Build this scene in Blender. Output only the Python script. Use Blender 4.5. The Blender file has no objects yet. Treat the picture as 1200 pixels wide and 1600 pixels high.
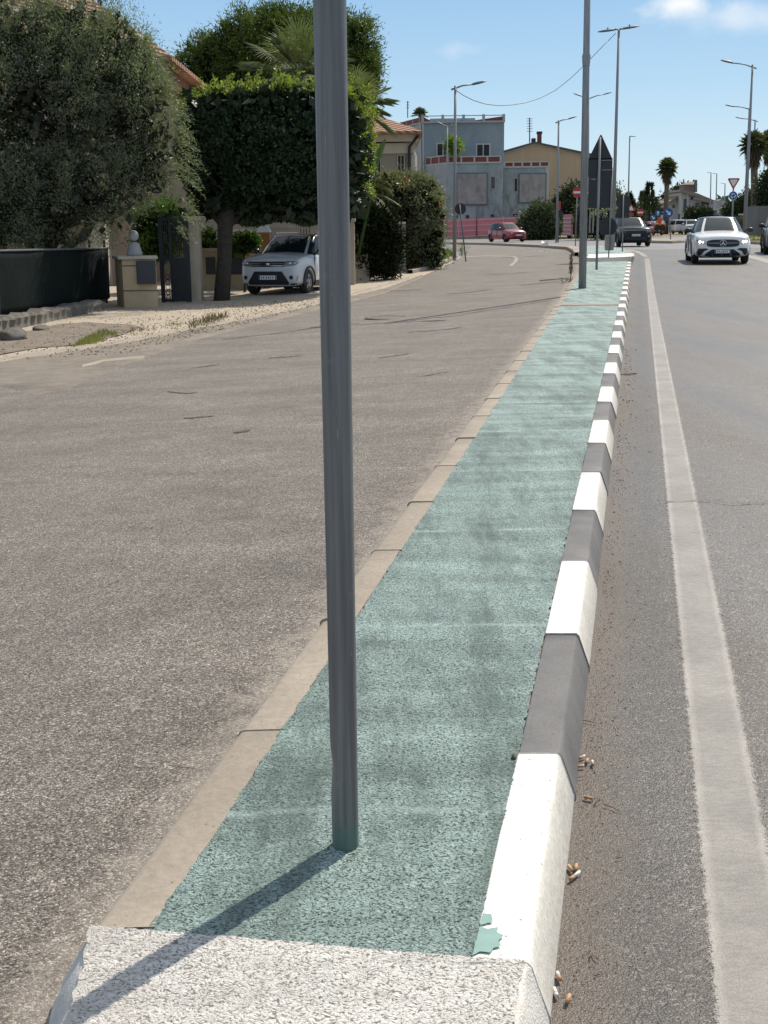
import bpy, bmesh, math, random
import numpy as np
from mathutils import Vector, Matrix
from mathutils.bvhtree import BVHTree
random.seed(7); RNG = np.random.default_rng(11)
SC = bpy.context.scene; COL = SC.collection
# ------------------------------------------------------------ camera
FPX = 1950.0; TH = math.atan(443/FPX); ROLL = .013; EYE = 1.53
cs, sn = math.cos(ROLL), math.sin(ROLL)
cam = bpy.data.cameras.new('camera'); cam.sensor_width = 36; cam.sensor_fit = 'AUTO'
cam.lens = 36*FPX/1600; cam.clip_start = .05; cam.clip_end = 6000
co = bpy.data.objects.new('camera', cam); COL.objects.link(co); SC.camera = co
fw = Vector((0, math.cos(TH), -math.sin(TH))); up0 = Vector((0, math.sin(TH), math.cos(TH))); X0 = Vector((1, 0, 0))
rt = X0*cs - up0*sn; upv = X0*sn + up0*cs
M = Matrix((rt, upv, -fw)).transposed().to_4x4(); M.translation = (0, 0, EYE); co.matrix_world = M
SC.view_settings.view_transform = 'Standard'; SC.view_settings.look = 'None'
SC.view_settings.exposure = 0.22; SC.view_settings.gamma = 1
# ------------------------------------------------------------ light
SUN_AZ = math.radians(36.6); SUN_EL = math.radians(50)
sl = bpy.data.lights.new('sun', 'SUN'); sl.energy = 4.2; sl.angle = math.radians(.53); sl.color = (1, .925, .80)
so = bpy.data.objects.new('sun', sl); COL.objects.link(so)
sd = Vector((math.sin(SUN_AZ)*math.cos(SUN_EL), math.cos(SUN_AZ)*math.cos(SUN_EL), math.sin(SUN_EL)))
so.rotation_euler = sd.to_track_quat('Z', 'Y').to_euler(); so.location = (20, 20, 40)
w = bpy.data.worlds.new('World'); SC.world = w; w.use_nodes = True; nt = w.node_tree; nt.nodes.clear()
def raydir(px, py):
    u, v = px-600, py-800
    x = cs*u - sn*v; y = sn*u + cs*v
    return np.array([x, FPX*math.cos(TH)-y*math.sin(TH), -FPX*math.sin(TH)-y*math.cos(TH)])
out = nt.nodes.new('ShaderNodeOutputWorld'); bg = nt.nodes.new('ShaderNodeBackground'); sky = nt.nodes.new('ShaderNodeTexSky')
sky.sky_type = 'NISHITA'; sky.sun_disc = False; sky.sun_elevation = SUN_EL; sky.sun_rotation = SUN_AZ
sky.altitude = 50; sky.air_density = 1.0; sky.dust_density = .6; sky.ozone_density = 2.2
bg.inputs[1].default_value = .125
tc = nt.nodes.new('ShaderNodeTexCoord'); prev = sky.outputs[0]; FIRST = []
for (cpx, cpy, sx, sz, amp, sc_) in ((1064, 6, 36, 110, 1.0, 30), (1120, 24, 24, 130, .35, 34), (705, 78, 50, 170, .25, 40), (1190, 30, 22, 90, .3, 30)):
    d = raydir(cpx, cpy); d = d/np.linalg.norm(d)
    sub = nt.nodes.new('ShaderNodeVectorMath'); sub.operation = 'SUBTRACT'; sub.inputs[1].default_value = tuple(d); nt.links.new(tc.outputs['Generated'], sub.inputs[0])
    mul = nt.nodes.new('ShaderNodeVectorMath'); mul.operation = 'MULTIPLY'; mul.inputs[1].default_value = (sx, sx, sz); nt.links.new(sub.outputs[0], mul.inputs[0])
    ln = nt.nodes.new('ShaderNodeVectorMath'); ln.operation = 'LENGTH'; nt.links.new(mul.outputs[0], ln.inputs[0])
    nz = nt.nodes.new('ShaderNodeTexNoise'); nz.inputs['Scale'].default_value = sc_; nz.inputs['Detail'].default_value = 6; nt.links.new(tc.outputs['Generated'], nz.inputs['Vector'])
    a = nt.nodes.new('ShaderNodeMath'); a.operation = 'MULTIPLY_ADD'; a.inputs[1].default_value = 2.6; a.inputs[2].default_value = -.95; nt.links.new(nz.outputs[0], a.inputs[0])
    b = nt.nodes.new('ShaderNodeMath'); b.operation = 'SUBTRACT'; nt.links.new(a.outputs[0], b.inputs[0]); 
    l2 = nt.nodes.new('ShaderNodeMath'); l2.operation = 'MULTIPLY'; l2.inputs[1].default_value = .75; nt.links.new(ln.outputs[1], l2.inputs[0]); nt.links.new(l2.outputs[0], b.inputs[1])
    c = nt.nodes.new('ShaderNodeMath'); c.operation = 'ADD'; c.use_clamp = True; c.inputs[1].default_value = .55; nt.links.new(b.outputs[0], c.inputs[0])
    e = nt.nodes.new('ShaderNodeMath'); e.operation = 'MULTIPLY'; e.inputs[1].default_value = amp; nt.links.new(c.outputs[0], e.inputs[0])
    mx = nt.nodes.new('ShaderNodeMixRGB'); mx.inputs[2].default_value = (6.9, 7.0, 7.1, 1); nt.links.new(e.outputs[0], mx.inputs[0]); nt.links.new(prev, mx.inputs[1]); FIRST.append(mx); prev = mx.outputs[0]
sepz = nt.nodes.new('ShaderNodeSeparateXYZ'); nt.links.new(tc.outputs['Generated'], sepz.inputs[0])
def skyramp(pts):
    r_ = nt.nodes.new('ShaderNodeValToRGB'); nt.links.new(sepz.outputs[2], r_.inputs[0]); e_ = r_.color_ramp.elements
    while len(e_) < len(pts): e_.new(.5)
    for i, (p_, c_) in enumerate(pts): e_[i].position = p_; e_[i].color = (*[q/8 for q in c_], 1)
    return r_.outputs[0]
# blue band above a pale horizon; unseen overhead sky whitened for neutral fill
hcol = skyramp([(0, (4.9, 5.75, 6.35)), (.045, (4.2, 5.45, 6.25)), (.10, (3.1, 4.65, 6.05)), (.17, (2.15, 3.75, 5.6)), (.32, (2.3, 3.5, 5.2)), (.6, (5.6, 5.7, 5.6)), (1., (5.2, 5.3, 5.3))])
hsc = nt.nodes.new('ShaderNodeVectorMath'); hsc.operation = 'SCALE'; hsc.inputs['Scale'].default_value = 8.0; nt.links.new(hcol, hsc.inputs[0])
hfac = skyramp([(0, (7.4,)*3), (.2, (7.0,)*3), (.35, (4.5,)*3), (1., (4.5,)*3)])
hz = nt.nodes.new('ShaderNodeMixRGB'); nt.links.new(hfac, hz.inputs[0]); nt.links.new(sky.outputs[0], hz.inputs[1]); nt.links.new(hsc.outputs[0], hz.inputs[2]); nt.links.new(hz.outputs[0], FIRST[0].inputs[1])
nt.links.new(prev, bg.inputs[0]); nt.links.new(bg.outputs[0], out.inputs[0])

# ------------------------------------------------------------ terrain and placing
def ss(t): t = np.clip(t, 0, 1); return t*t*(3-2*t)
def gz(x, y):
    s = -1.03+.1825*y - x
    s = np.clip(s, 0, 9); s = s - s*s*.012
    return .38*ss((y-20)/45) + .45*ss((y-125)/80) - .040*s*(1-ss((y-42)/40))
def G(px, py, dz=0.0):
    r = raydir(px, py); lo = .0005; t = lo; step = 1.01; pt = None
    while t < 2:
        p = r*t; z = EYE+p[2]
        if z <= gz(p[0], p[1])+dz: break
        t *= step
    a, b = t/step, t
    for _ in range(30):
        m = (a+b)/2; p = r*m
        if EYE+p[2] <= gz(p[0], p[1])+dz: b = m
        else: a = m
    p = r*b; return np.array([p[0], p[1], EYE+p[2]])
def at(px, py, Y):
    r = raydir(px, py); t = Y/r[1]; return np.array([r[0]*t, Y, EYE+r[2]*t])
def ppm(Y): return FPX/(Y*math.cos(TH))
# ------------------------------------------------------------ materials
MATS = {}
def newmat(name):
    m = bpy.data.materials.new(name); m.use_nodes = True; n = m.node_tree; n.nodes.clear()
    o = n.nodes.new('ShaderNodeOutputMaterial'); p = n.nodes.new('ShaderNodeBsdfPrincipled'); n.links.new(p.outputs[0], o.inputs[0]); MATS[name] = m
    return m, n, p, o
def N(n, t, **k):
    q = n.nodes.new(t)
    for a, b in k.items():
        if hasattr(q, a): setattr(q, a, b)
        else: q.inputs[a.replace('_', ' ')].default_value = b
    return q
def noise(n, vec, scale, detail=4, rough=.55):
    q = n.nodes.new('ShaderNodeTexNoise'); q.inputs['Scale'].default_value = scale; q.inputs['Detail'].default_value = detail; q.inputs['Roughness'].default_value = rough
    if vec is not None: n.links.new(vec, q.inputs['Vector'])
    return q.outputs[0]
def ramp(n, src, pts):
    q = n.nodes.new('ShaderNodeValToRGB'); n.links.new(src, q.inputs[0]); e = q.color_ramp.elements
    while len(e) < len(pts): e.new(.5)
    for i, (p, c) in enumerate(pts): e[i].position = p; e[i].color = (*c, 1) if not isinstance(c, (int, float)) else (c, c, c, 1)
    return q.outputs[0]
def mix(n, f, a, b, mode='MIX'):
    q = n.nodes.new('ShaderNodeMixRGB'); q.blend_type = mode
    for i, v in enumerate((f, a, b)):
        if isinstance(v, bpy.types.NodeSocket): n.links.new(v, q.inputs[i])
        elif isinstance(v, (int, float)): q.inputs[i].default_value = v if i == 0 else (v, v, v, 1)
        else: q.inputs[i].default_value = (*v, 1)
    return q.outputs[0]
def math_(n, op, a, b=None, clamp=False, c=None):
    q = n.nodes.new('ShaderNodeMath'); q.operation = op; q.use_clamp = clamp
    for i, v in enumerate((a, b, c)):
        if v is None: continue
        if isinstance(v, bpy.types.NodeSocket): n.links.new(v, q.inputs[i])
        else: q.inputs[i].default_value = v
    return q.outputs[0]
def bump(n, p, h, dist, strength=1.0):
    q = n.nodes.new('ShaderNodeBump'); q.inputs['Strength'].default_value = strength; q.inputs['Distance'].default_value = dist
    n.links.new(h, q.inputs['Height']); n.links.new(q.outputs[0], p.inputs['Normal'])
def pos(n, scale=None):
    g = n.nodes.new('ShaderNodeNewGeometry').outputs['Position']
    if scale:
        q = n.nodes.new('ShaderNodeVectorMath'); q.operation = 'MULTIPLY'; q.inputs[1].default_value = scale; n.links.new(g, q.inputs[0]); return q.outputs[0]
    return g
def objc(n):
    return n.nodes.new('ShaderNodeTexCoord').outputs['Object']
def pm(name, c1, c2=None, scale=6, rough=.7, metal=0, bmp=0, bscale=None, emit=None, coat=0, obj=False, spec=None):
    if name in MATS: return MATS[name]
    m, n, p, o = newmat(name); c2 = c2 or tuple(x*.85 for x in c1)
    v = objc(n) if obj else pos(n)
    f = noise(n, v, scale, 6, .6)
    n.links.new(mix(n, ramp(n, f, [(.32, 0.), (.68, 1.)]), c1, c2), p.inputs['Base Color'])
    p.inputs['Roughness'].default_value = rough; p.inputs['Metallic'].default_value = metal
    if spec is not None: p.inputs['Specular IOR Level'].default_value = spec
    if coat: p.inputs['Coat Weight'].default_value = coat
    if bmp: bump(n, p, noise(n, v, bscale or scale*4, 5), bmp)
    if emit: p.inputs['Emission Color'].default_value = (*emit[:3], 1); p.inputs['Emission Strength'].default_value = emit[3]
    return m
def leafmat(name, ca, cb, trans=.35, rough=.5, spec=.35, patch=.6):
    m, n, p, o = newmat(name)
    g = n.nodes.new('ShaderNodeNewGeometry'); r = g.outputs['Random Per Island']
    f = noise(n, g.outputs['Position'], patch, 3)
    f2 = math_(n, 'ADD', math_(n, 'MULTIPLY', r, .65), math_(n, 'MULTIPLY', ramp(n, f, [(.35, 0.), (.65, 1.)]), .35), True)
    col = mix(n, f2, ca, cb); n.links.new(col, p.inputs['Base Color'])
    p.inputs['Roughness'].default_value = rough; p.inputs['Specular IOR Level'].default_value = spec
    t = n.nodes.new('ShaderNodeBsdfTranslucent'); c2 = mix(n, 1., col, (1.1, 1.25, .45), 'MULTIPLY'); n.links.new(c2, t.inputs[0])
    s = n.nodes.new('ShaderNodeMixShader'); s.inputs[0].default_value = trans
    n.links.new(p.outputs[0], s.inputs[1]); n.links.new(t.outputs[0], s.inputs[2]); n.links.new(s.outputs[0], o.inputs[0])
    return m
# --- asphalt
def asphalt(name, tones, chip=150, stain=(.8, 1.1), rough=.85, kerbdist=None, kerbcol=None, kerbside=1, bmp=.004, streak=(.5, 2.2, 1), polish=None):
    m, n, p, o = newmat(name); P_ = pos(n)
    nzv = n.nodes.new('ShaderNodeTexNoise'); nzv.inputs['Scale'].default_value = 60; n.links.new(P_, nzv.inputs['Vector'])
    dv = n.nodes.new('ShaderNodeVectorMath'); dv.operation = 'MULTIPLY_ADD'; dv.inputs[1].default_value = (.012,)*3; n.links.new(nzv.outputs['Color'], dv.inputs[0]); n.links.new(P_, dv.inputs[2])
    v = n.nodes.new('ShaderNodeTexVoronoi'); v.inputs['Scale'].default_value = chip; n.links.new(dv.outputs[0], v.inputs['Vector'])
    sep = n.nodes.new('ShaderNodeSeparateColor'); n.links.new(v.outputs['Color'], sep.inputs[0])
    chipc = ramp(n, sep.outputs[0], tones)
    v2 = n.nodes.new('ShaderNodeTexVoronoi'); v2.inputs['Scale'].default_value = chip*.42; n.links.new(dv.outputs[0], v2.inputs['Vector'])
    s2 = n.nodes.new('ShaderNodeSeparateColor'); n.links.new(v2.outputs['Color'], s2.inputs[0])
    pit = ramp(n, v.outputs['Distance'], [(.35, 1.), (.75, .38)])
    col = mix(n, 1., chipc, pit, 'MULTIPLY')
    big = ramp(n, s2.outputs[1], [(0., .72), (.12, .95), (.86, 1.), (1., 1.45)])
    col = mix(n, 1., col, big, 'MULTIPLY')
    st = ramp(n, noise(n, pos(n, streak), .9, 6, .62), [(.3, stain[0]), (.72, stain[1])])
    col = mix(n, 1., col, st, 'MULTIPLY')
    md = ramp(n, noise(n, P_, 7, 5, .6), [(.3, .86), (.7, 1.12)]); col = mix(n, 1., col, md, 'MULTIPLY')
    if kerbcol is not None:
        sp = n.nodes.new('ShaderNodeSeparateXYZ'); n.links.new(P_, sp.inputs[0])
        a, b = kerbdist[:2]
        d = math_(n, 'SUBTRACT', sp.outputs[0], math_(n, 'MULTIPLY_ADD', sp.outputs[1], b, c=a))
        d = math_(n, 'MULTIPLY', d, kerbside)
        nn = noise(n, P_, 9, 6, .65)
        f = math_(n, 'ADD', math_(n, 'DIVIDE', d, kerbdist[2]), math_(n, 'MULTIPLY_ADD', nn, 2.4, c=-1.2))
        f = ramp(n, f, [(.2, 1.), (1., 0.)]); f = math_(n, 'MULTIPLY', f, kerbdist[3])
        kc = mix(n, 1., mix(n, .5, (1, 1, 1), chipc), ramp(n, noise(n, P_, 60, 4), [(.3, .75), (.7, 1.3)]), 'MULTIPLY')
        kc = mix(n, ramp(n, noise(n, P_, 90, 5), [(.42, 0.), (.6, 1.)]), kerbcol, tuple(c*1.35 for c in kerbcol))
        col = mix(n, f, col, kc)
    if polish:
        bd = math_(n, 'ADD', d, math_(n, 'MULTIPLY_ADD', noise(n, P_, 5, 4), .14, c=-.07)); col = mix(n, 1., col, ramp(n, bd, [(.24, .66), (.40, 1.)]), 'MULTIPLY')
    n.links.new(col, p.inputs['Base Color']); p.inputs['Roughness'].default_value = rough
    if polish:
        r_ = ramp(n, noise(n, pos(n, (.7, .12, 1)), 1.3, 3), [(.35, polish[0]), (.65, polish[1])]); n.links.new(r_, p.inputs['Roughness'])
    h = math_(n, 'ADD', math_(n, 'MULTIPLY', v.outputs['Distance'], -1.), math_(n, 'MULTIPLY', noise(n, P_, 320, 3), .8))
    h = math_(n, 'ADD', h, math_(n, 'MULTIPLY', v2.outputs['Distance'], -.7))
    bump(n, p, h, bmp)
    return m
M_SIDE = asphalt('side_asphalt', [(0., (.06, .050, .040)), (.35, (.185, .160, .137)), (.75, (.285, .25, .215)), (1., (.55, .495, .43))], 190, (.72, 1.16), .85, (-1.03, .1825, .22, .45), (.37, .325, .275), -1, .0022, (.8, 1.7, 1))
M_MAIN = asphalt('main_asphalt', [(0., (.045, .037, .031)), (.4, (.112, .093, .078)), (.8, (.162, .136, .114)), (1., (.36, .31, .265))], 190, (.86, 1.1), .62, (-.11, .2015, .16, .8), (.118, .087, .062), 1, .0014, (1.6, .25, 1), (.42, .62))
def worn_paint():
    m, n, p, o = newmat('worn_white_paint'); P_ = pos(n)
    sp = n.nodes.new('ShaderNodeSeparateXYZ'); n.links.new(P_, sp.inputs[0])
    d = math_(n, 'SUBTRACT', sp.outputs[0], math_(n, 'MULTIPLY_ADD', sp.outputs[1], .2035, c=.172))
    dd = math_(n, 'ADD', math_(n, 'DIVIDE', d, .225), math_(n, 'MULTIPLY_ADD', noise(n, P_, 22, 5, .7), .12, c=-.06))
    edge = ramp(n, dd, [(.02, .9), (.12, .8), (.26, .1), (.76, .1), (.90, .9), (1., .9)])
    base = mix(n, ramp(n, noise(n, pos(n, (1, 3, 1)), 22, 6, .7), [(.34, 0.), (.66, 1.)]), (.185, .172, .158), (.265, .246, .226))
    col = mix(n, edge, base, (.42, .39, .355))
    col = mix(n, 1., col, ramp(n, noise(n, P_, 260, 4), [(.3, .66), (.55, 1.08)]), 'MULTIPLY')
    col = mix(n, 1., col, ramp(n, noise(n, P_, 3.2, 4), [(.3, .8), (.7, 1.15)]), 'MULTIPLY')
    n.links.new(col, p.inputs['Base Color']); p.inputs['Roughness'].default_value = .7
    bump(n, p, noise(n, P_, 300, 3), .001)
    al = ramp(n, dd, [(0., 0.), (.2, 1.), (.8, 1.), (1., 0.)]); sp_ = noise(n, P_, 330, 3, .6)
    al = ramp(n, math_(n, 'ADD', al, math_(n, 'MULTIPLY_ADD', sp_, 1.1, c=-.75)), [(.30, 0.), (.55, 1.)])
    n.links.new(al, p.inputs['Alpha']); return m
M_LINE = worn_paint()
def fibrous(name, lo, mid, hi, dirt, dirt_amt=.5, joints=False):
    m, n, p, o = newmat(name); P_ = pos(n)
    nzv = n.nodes.new('ShaderNodeTexNoise'); nzv.inputs['Scale'].default_value = 28; nzv.inputs['Detail'].default_value = 3; n.links.new(P_, nzv.inputs['Vector'])
    dv = n.nodes.new('ShaderNodeVectorMath'); dv.operation = 'MULTIPLY_ADD'; dv.inputs[1].default_value = (.03,)*3; n.links.new(nzv.outputs['Color'], dv.inputs[0]); n.links.new(P_, dv.inputs[2])
    sc = n.nodes.new('ShaderNodeVectorMath'); sc.operation = 'MULTIPLY'; sc.inputs[1].default_value = (1, 1.5, 1); n.links.new(dv.outputs[0], sc.inputs[0])
    f1 = noise(n, sc.outputs[0], 125, 5, .7)
    v = n.nodes.new('ShaderNodeTexVoronoi'); v.inputs['Scale'].default_value = 150; v.feature = 'F1'; n.links.new(sc.outputs[0], v.inputs['Vector'])
    h = math_(n, 'ADD', math_(n, 'MULTIPLY', f1, 1.3), math_(n, 'MULTIPLY', v.outputs['Distance'], -.5))
    col = ramp(n, h, [(.235, lo), (.33, mid), (.52, hi)])
    big = noise(n, pos(n, (2.6, .55, 1)), 1.7, 8, .74)
    df = ramp(n, big, [(.46, 0.), (.64, 1.)])
    col = mix(n, math_(n, 'MULTIPLY', df, dirt_amt), col, dirt)
    col = mix(n, 1., col, ramp(n, noise(n, pos(n, (.7, 3.2, 1)), 1.5, 6), [(.32, .66), (.68, 1.2)]), 'MULTIPLY')
    if joints:
        sp = n.nodes.new('ShaderNodeSeparateXYZ'); n.links.new(P_, sp.inputs[0])
        yy = math_(n, 'ADD', sp.outputs[1], math_(n, 'MULTIPLY', noise(n, P_, 3, 3), .09))
        fr = math_(n, 'FRACT', math_(n, 'DIVIDE', yy, 1.45))
        j = ramp(n, fr, [(0., 0.), (.955, 0.), (.975, 1.), (.99, 0.)])
        j = math_(n, 'MULTIPLY', j, ramp(n, noise(n, P_, 5, 3), [(.4, 0.), (.6, .6)]))
        col = mix(n, j, col, tuple(c*1.3 for c in hi))
    n.links.new(col, p.inputs['Base Color']); p.inputs['Roughness'].default_value = .62
    p.inputs['Specular IOR Level'].default_value = .35
    bump(n, p, h, .008)
    return m
M_GREEN = fibrous('green_coating', (.045, .07, .062), (.235, .330, .302), (.43, .54, .51), (.095, .135, .115), .72, True)
M_WROUGH = fibrous('rough_white_coating', (.25, .22, .19), (.76, .725, .67), (.90, .875, .83), (.66, .58, .50), .35)
def concrete(name, c1, c2, spots=.5, sc=1.5, bmp=.0015, litter=False, side=False):
    m, n, p, o = newmat(name); P_ = pos(n)
    col = mix(n, ramp(n, noise(n, P_, sc, 6, .65), [(.3, 0.), (.7, 1.)]), c1, c2)
    col = mix(n, 1., col, ramp(n, noise(n, P_, sc*22, 5, .7), [(.3, .82), (.7, 1.12)]), 'MULTIPLY')
    v = n.nodes.new('ShaderNodeTexVoronoi'); v.inputs['Scale'].default_value = 55; n.links.new(P_, v.inputs['Vector'])
    s = n.nodes.new('ShaderNodeSeparateColor'); n.links.new(v.outputs['Color'], s.inputs[0])
    sp = math_(n, 'MULTIPLY', ramp(n, v.outputs['Distance'], [(.10, 1.), (.2, 0.)]), ramp(n, s.outputs[0], [(.7, 0.), (.8, 1.)]))
    col = mix(n, math_(n, 'MULTIPLY', sp, spots), col, (.07, .06, .05))
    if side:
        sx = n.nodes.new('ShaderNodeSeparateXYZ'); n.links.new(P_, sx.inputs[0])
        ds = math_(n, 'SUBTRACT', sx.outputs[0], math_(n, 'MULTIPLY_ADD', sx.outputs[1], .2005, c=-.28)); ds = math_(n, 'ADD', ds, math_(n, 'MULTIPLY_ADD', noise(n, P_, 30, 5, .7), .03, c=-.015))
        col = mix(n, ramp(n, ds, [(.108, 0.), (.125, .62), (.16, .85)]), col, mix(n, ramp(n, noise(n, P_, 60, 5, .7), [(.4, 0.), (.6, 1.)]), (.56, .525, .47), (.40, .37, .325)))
    if litter:
        nn = noise(n, P_, 7, 6, .78); nb = noise(n, P_, .8, 4)
        f = math_(n, 'MULTIPLY', ramp(n, nn, [(.57, 0.), (.68, .7)]), ramp(n, nb, [(.40, .15), (.58, .9)]))
        col = mix(n, f, col, (.10, .075, .05)); n2 = noise(n, P_, 22, 5, .7); col = mix(n, ramp(n, n2, [(.62, 0.), (.68, .3)]), col, (.5, .42, .33))
    n.links.new(col, p.inputs['Base Color']); p.inputs['Roughness'].default_value = .85
    bump(n, p, noise(n, P_, 180, 5), bmp); return m
M_KERB = concrete('kerb_concrete', (.36, .305, .245), (.265, .222, .178), .8, 2.2)
M_DRIVE = concrete('driveway_concrete', (.47, .40, .315), (.37, .31, .24), .3, .9, .006, True)
M_GRIT = concrete('broken_asphalt', (.30, .255, .205), (.17, .145, .12), .9, 1.8, .012, True)
M_KWHITE = concrete('white_kerb_paint', (.86, .83, .76), (.76, .725, .65), .85, 2.2, .0012, side=True)
M_KGREY = concrete('grey_kerb_paint', (.125, .12, .12), (.185, .178, .172), .7, 5, .0012)
M_GROUND = pm('dry_ground', (.24, .20, .13), (.15, .14, .075), 1.3, .95, bmp=.03, bscale=9)
M_DRYG = pm('dry_grass', (.30, .27, .12), (.17, .18, .07), 3, .95, bmp=.05, bscale=18)
def galv(name, c=(.30, .305, .315), c2=(.20, .205, .215), rough=.45, paint=False):
    m, n, p, o = newmat(name); 
    v = objc(n); s = n.nodes.new('ShaderNodeVectorMath'); s.operation = 'MULTIPLY'; s.inputs[1].default_value = (60, 60, 1.6); n.links.new(v, s.inputs[0])
    f = noise(n, s.outputs[0], 1., 5, .6); f2 = noise(n, v, 14, 6, .7)
    col = mix(n, ramp(n, f, [(.38, 0.), (.62, 1.)]), c, c2)
    col = mix(n, ramp(n, f2, [(.60, 0.), (.75, .5)]), col, tuple(x*1.3 for x in c))
    sv = n.nodes.new('ShaderNodeVectorMath'); sv.operation = 'MULTIPLY'; sv.inputs[1].default_value = (220, 220, 14); n.links.new(v, sv.inputs[0])
    col = mix(n, ramp(n, noise(n, sv.outputs[0], 1., 2, .5), [(.71, 0.), (.75, .5)]), col, tuple(x*2.2 for x in c))
    col = mix(n, ramp(n, noise(n, v, 7, 6, .75), [(.60, 0.), (.72, .35)]), col, (.14, .10, .075))
    rg = ramp(n, f, [(.3, rough-.1), (.7, rough+.18)])
    if paint:
        sp = n.nodes.new('ShaderNodeSeparateXYZ'); n.links.new(v, sp.inputs[0])
        hh = math_(n, 'ADD', sp.outputs[2], math_(n, 'MULTIPLY_ADD', noise(n, v, 25, 4), .16, c=-.08))
        g = ramp(n, math_(n, 'DIVIDE', hh, .14), [(.12, .85), (.6, 0.)])
        col = mix(n, g, col, (.10, .18, .15))
    n.links.new(col, p.inputs['Base Color']); n.links.new(rg, p.inputs['Roughness']); p.inputs['Metallic'].default_value = .3
    bump(n, p, f2, .0006); return m
M_GALV = galv('galvanised_steel'); M_POLE = galv('galvanised_sign_post', (.19, .19, .19), (.13, .13, .13), .5, True)
M_DPOLE = galv('dark_grey_pole', (.16, .17, .18), (.10, .11, .12), .5)
M_SIGNB = pm('sign_back_black', (.022, .024, .028), (.03, .032, .037), 8, .6)
M_RED = pm('sign_red', (.50, .03, .035), (.42, .03, .03), 5, .4); M_WHITE = pm('sign_white', (.78, .78, .76), (.7, .7, .69), 9, .45)
M_BLUE = pm('sign_blue', (.02, .10, .34), (.02, .085, .28), 5, .4); M_BLACK = pm('black_plastic', (.012, .012, .014), (.02, .02, .022), 30, .5)
M_RUB = pm('rubber', (.018, .018, .018), (.03, .029, .028), 18, .85, obj=True); M_RIM = pm('alloy_rim', (.35, .36, .37), (.28, .28, .29), 12, .35, .8, obj=True)
M_DRIM = pm('dark_alloy_rim', (.07, .07, .075), (.11, .11, .11), 12, .35, .7, obj=True)
M_CHROME = pm('chrome', (.75, .76, .78), (.6, .61, .63), 9, .18, 1.0, obj=True)
def glass(name, c=(.012, .016, .018)):
    m, n, p, o = newmat(name); p.inputs['Base Color'].default_value = (*c, 1); p.inputs['Roughness'].default_value = .09; p.inputs['Specular IOR Level'].default_value = .3
    f = noise(n, objc(n), 1.5, 3); n.links.new(mix(n, f, c, tuple(x*2.2 for x in c)), p.inputs['Base Color']); return m
M_GLASS = glass('car_glass'); M_WGLASS = glass('window_glass', (.03, .035, .04)); M_GLASSL = glass('windscreen_glass', (.03, .036, .034))
def lampmat(name, c, e): return pm(name, c, c, 5, .2, emit=(1, .97, .9, e))
M_HEADON = lampmat('headlamp_lit', (.9, .9, .9), 6.0); M_HEADOFF = pm('headlamp_lens', (.30, .31, .33), (.10, .10, .11), 14, .12, .3, obj=True)
M_BARK = pm('bark', (.065, .052, .04), (.035, .028, .022), 9, .95, bmp=.03, bscale=30)
M_TWIG = pm('twig', (.24, .17, .10), (.16, .11, .07), 40, .9)

# ------------------------------------------------------------ mesh building
ORG = {}
class MB:
    def __init__(s): s.v = []; s.f = []; s.n = 0
    def add(s, v, f):
        v = np.asarray(v, float); s.v.append(v); s.f += [tuple(int(i)+s.n for i in q) for q in f]; s.n += len(v); return s
    def build(s, name, mat, parent=None, smooth=False, local=False, bevel=0, sub=0):
        v = np.concatenate(s.v) if s.v else np.zeros((0, 3))
        org = np.zeros(3)
        if parent is not None and not local: org = ORG.get(parent.name, np.zeros(3))
        me = bpy.data.meshes.new(name); me.from_pydata([tuple(q) for q in (v-org)], [], s.f); me.update()
        if smooth:
            for q in me.polygons: q.use_smooth = True
        mats = mat if isinstance(mat, (list, tuple)) else [mat]
        for m in mats: me.materials.append(m)
        o = bpy.data.objects.new(name, me); COL.objects.link(o)
        if parent is not None: o.parent = parent
        ORG[o.name] = org
        if bevel: 
            b = o.modifiers.new('bevel', 'BEVEL'); b.width = bevel; b.segments = 2; b.limit_method = 'ANGLE'
        if sub: 
            b = o.modifiers.new('sub', 'SUBSURF'); b.levels = sub; b.render_levels = sub
        return o
def box(mb, a, b):
    x0, y0, z0 = np.minimum(a, b); x1, y1, z1 = np.maximum(a, b)
    return mb.add([(x0,y0,z0),(x1,y0,z0),(x1,y1,z0),(x0,y1,z0),(x0,y0,z1),(x1,y0,z1),(x1,y1,z1),(x0,y1,z1)], [(0,3,2,1),(4,5,6,7),(0,1,5,4),(1,2,6,5),(2,3,7,6),(3,0,4,7)])
def prism(mb, poly, z0, z1):          # plan polygon (counter-clockwise) with bottom/top heights (scalars or lists)
    n = len(poly); z0 = [z0]*n if np.isscalar(z0) else z0; z1 = [z1]*n if np.isscalar(z1) else z1
    v = [(p[0], p[1], z0[i]) for i, p in enumerate(poly)] + [(p[0], p[1], z1[i]) for i, p in enumerate(poly)]
    f = [tuple(range(n))[::-1], tuple(range(n, 2*n))] + [(i, (i+1) % n, n+(i+1) % n, n+i) for i in range(n)]
    return mb.add(v, f)
def extrude(mb, pts, d):               # 3-D planar polygon pushed along d
    n = len(pts); p = np.array(pts, float); d = np.array(d, float)
    return mb.add(np.concatenate([p, p+d]), [tuple(range(n)), tuple(range(n, 2*n))[::-1]] + [(i, n+i, n+(i+1) % n, (i+1) % n) for i in range(n)])
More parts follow.
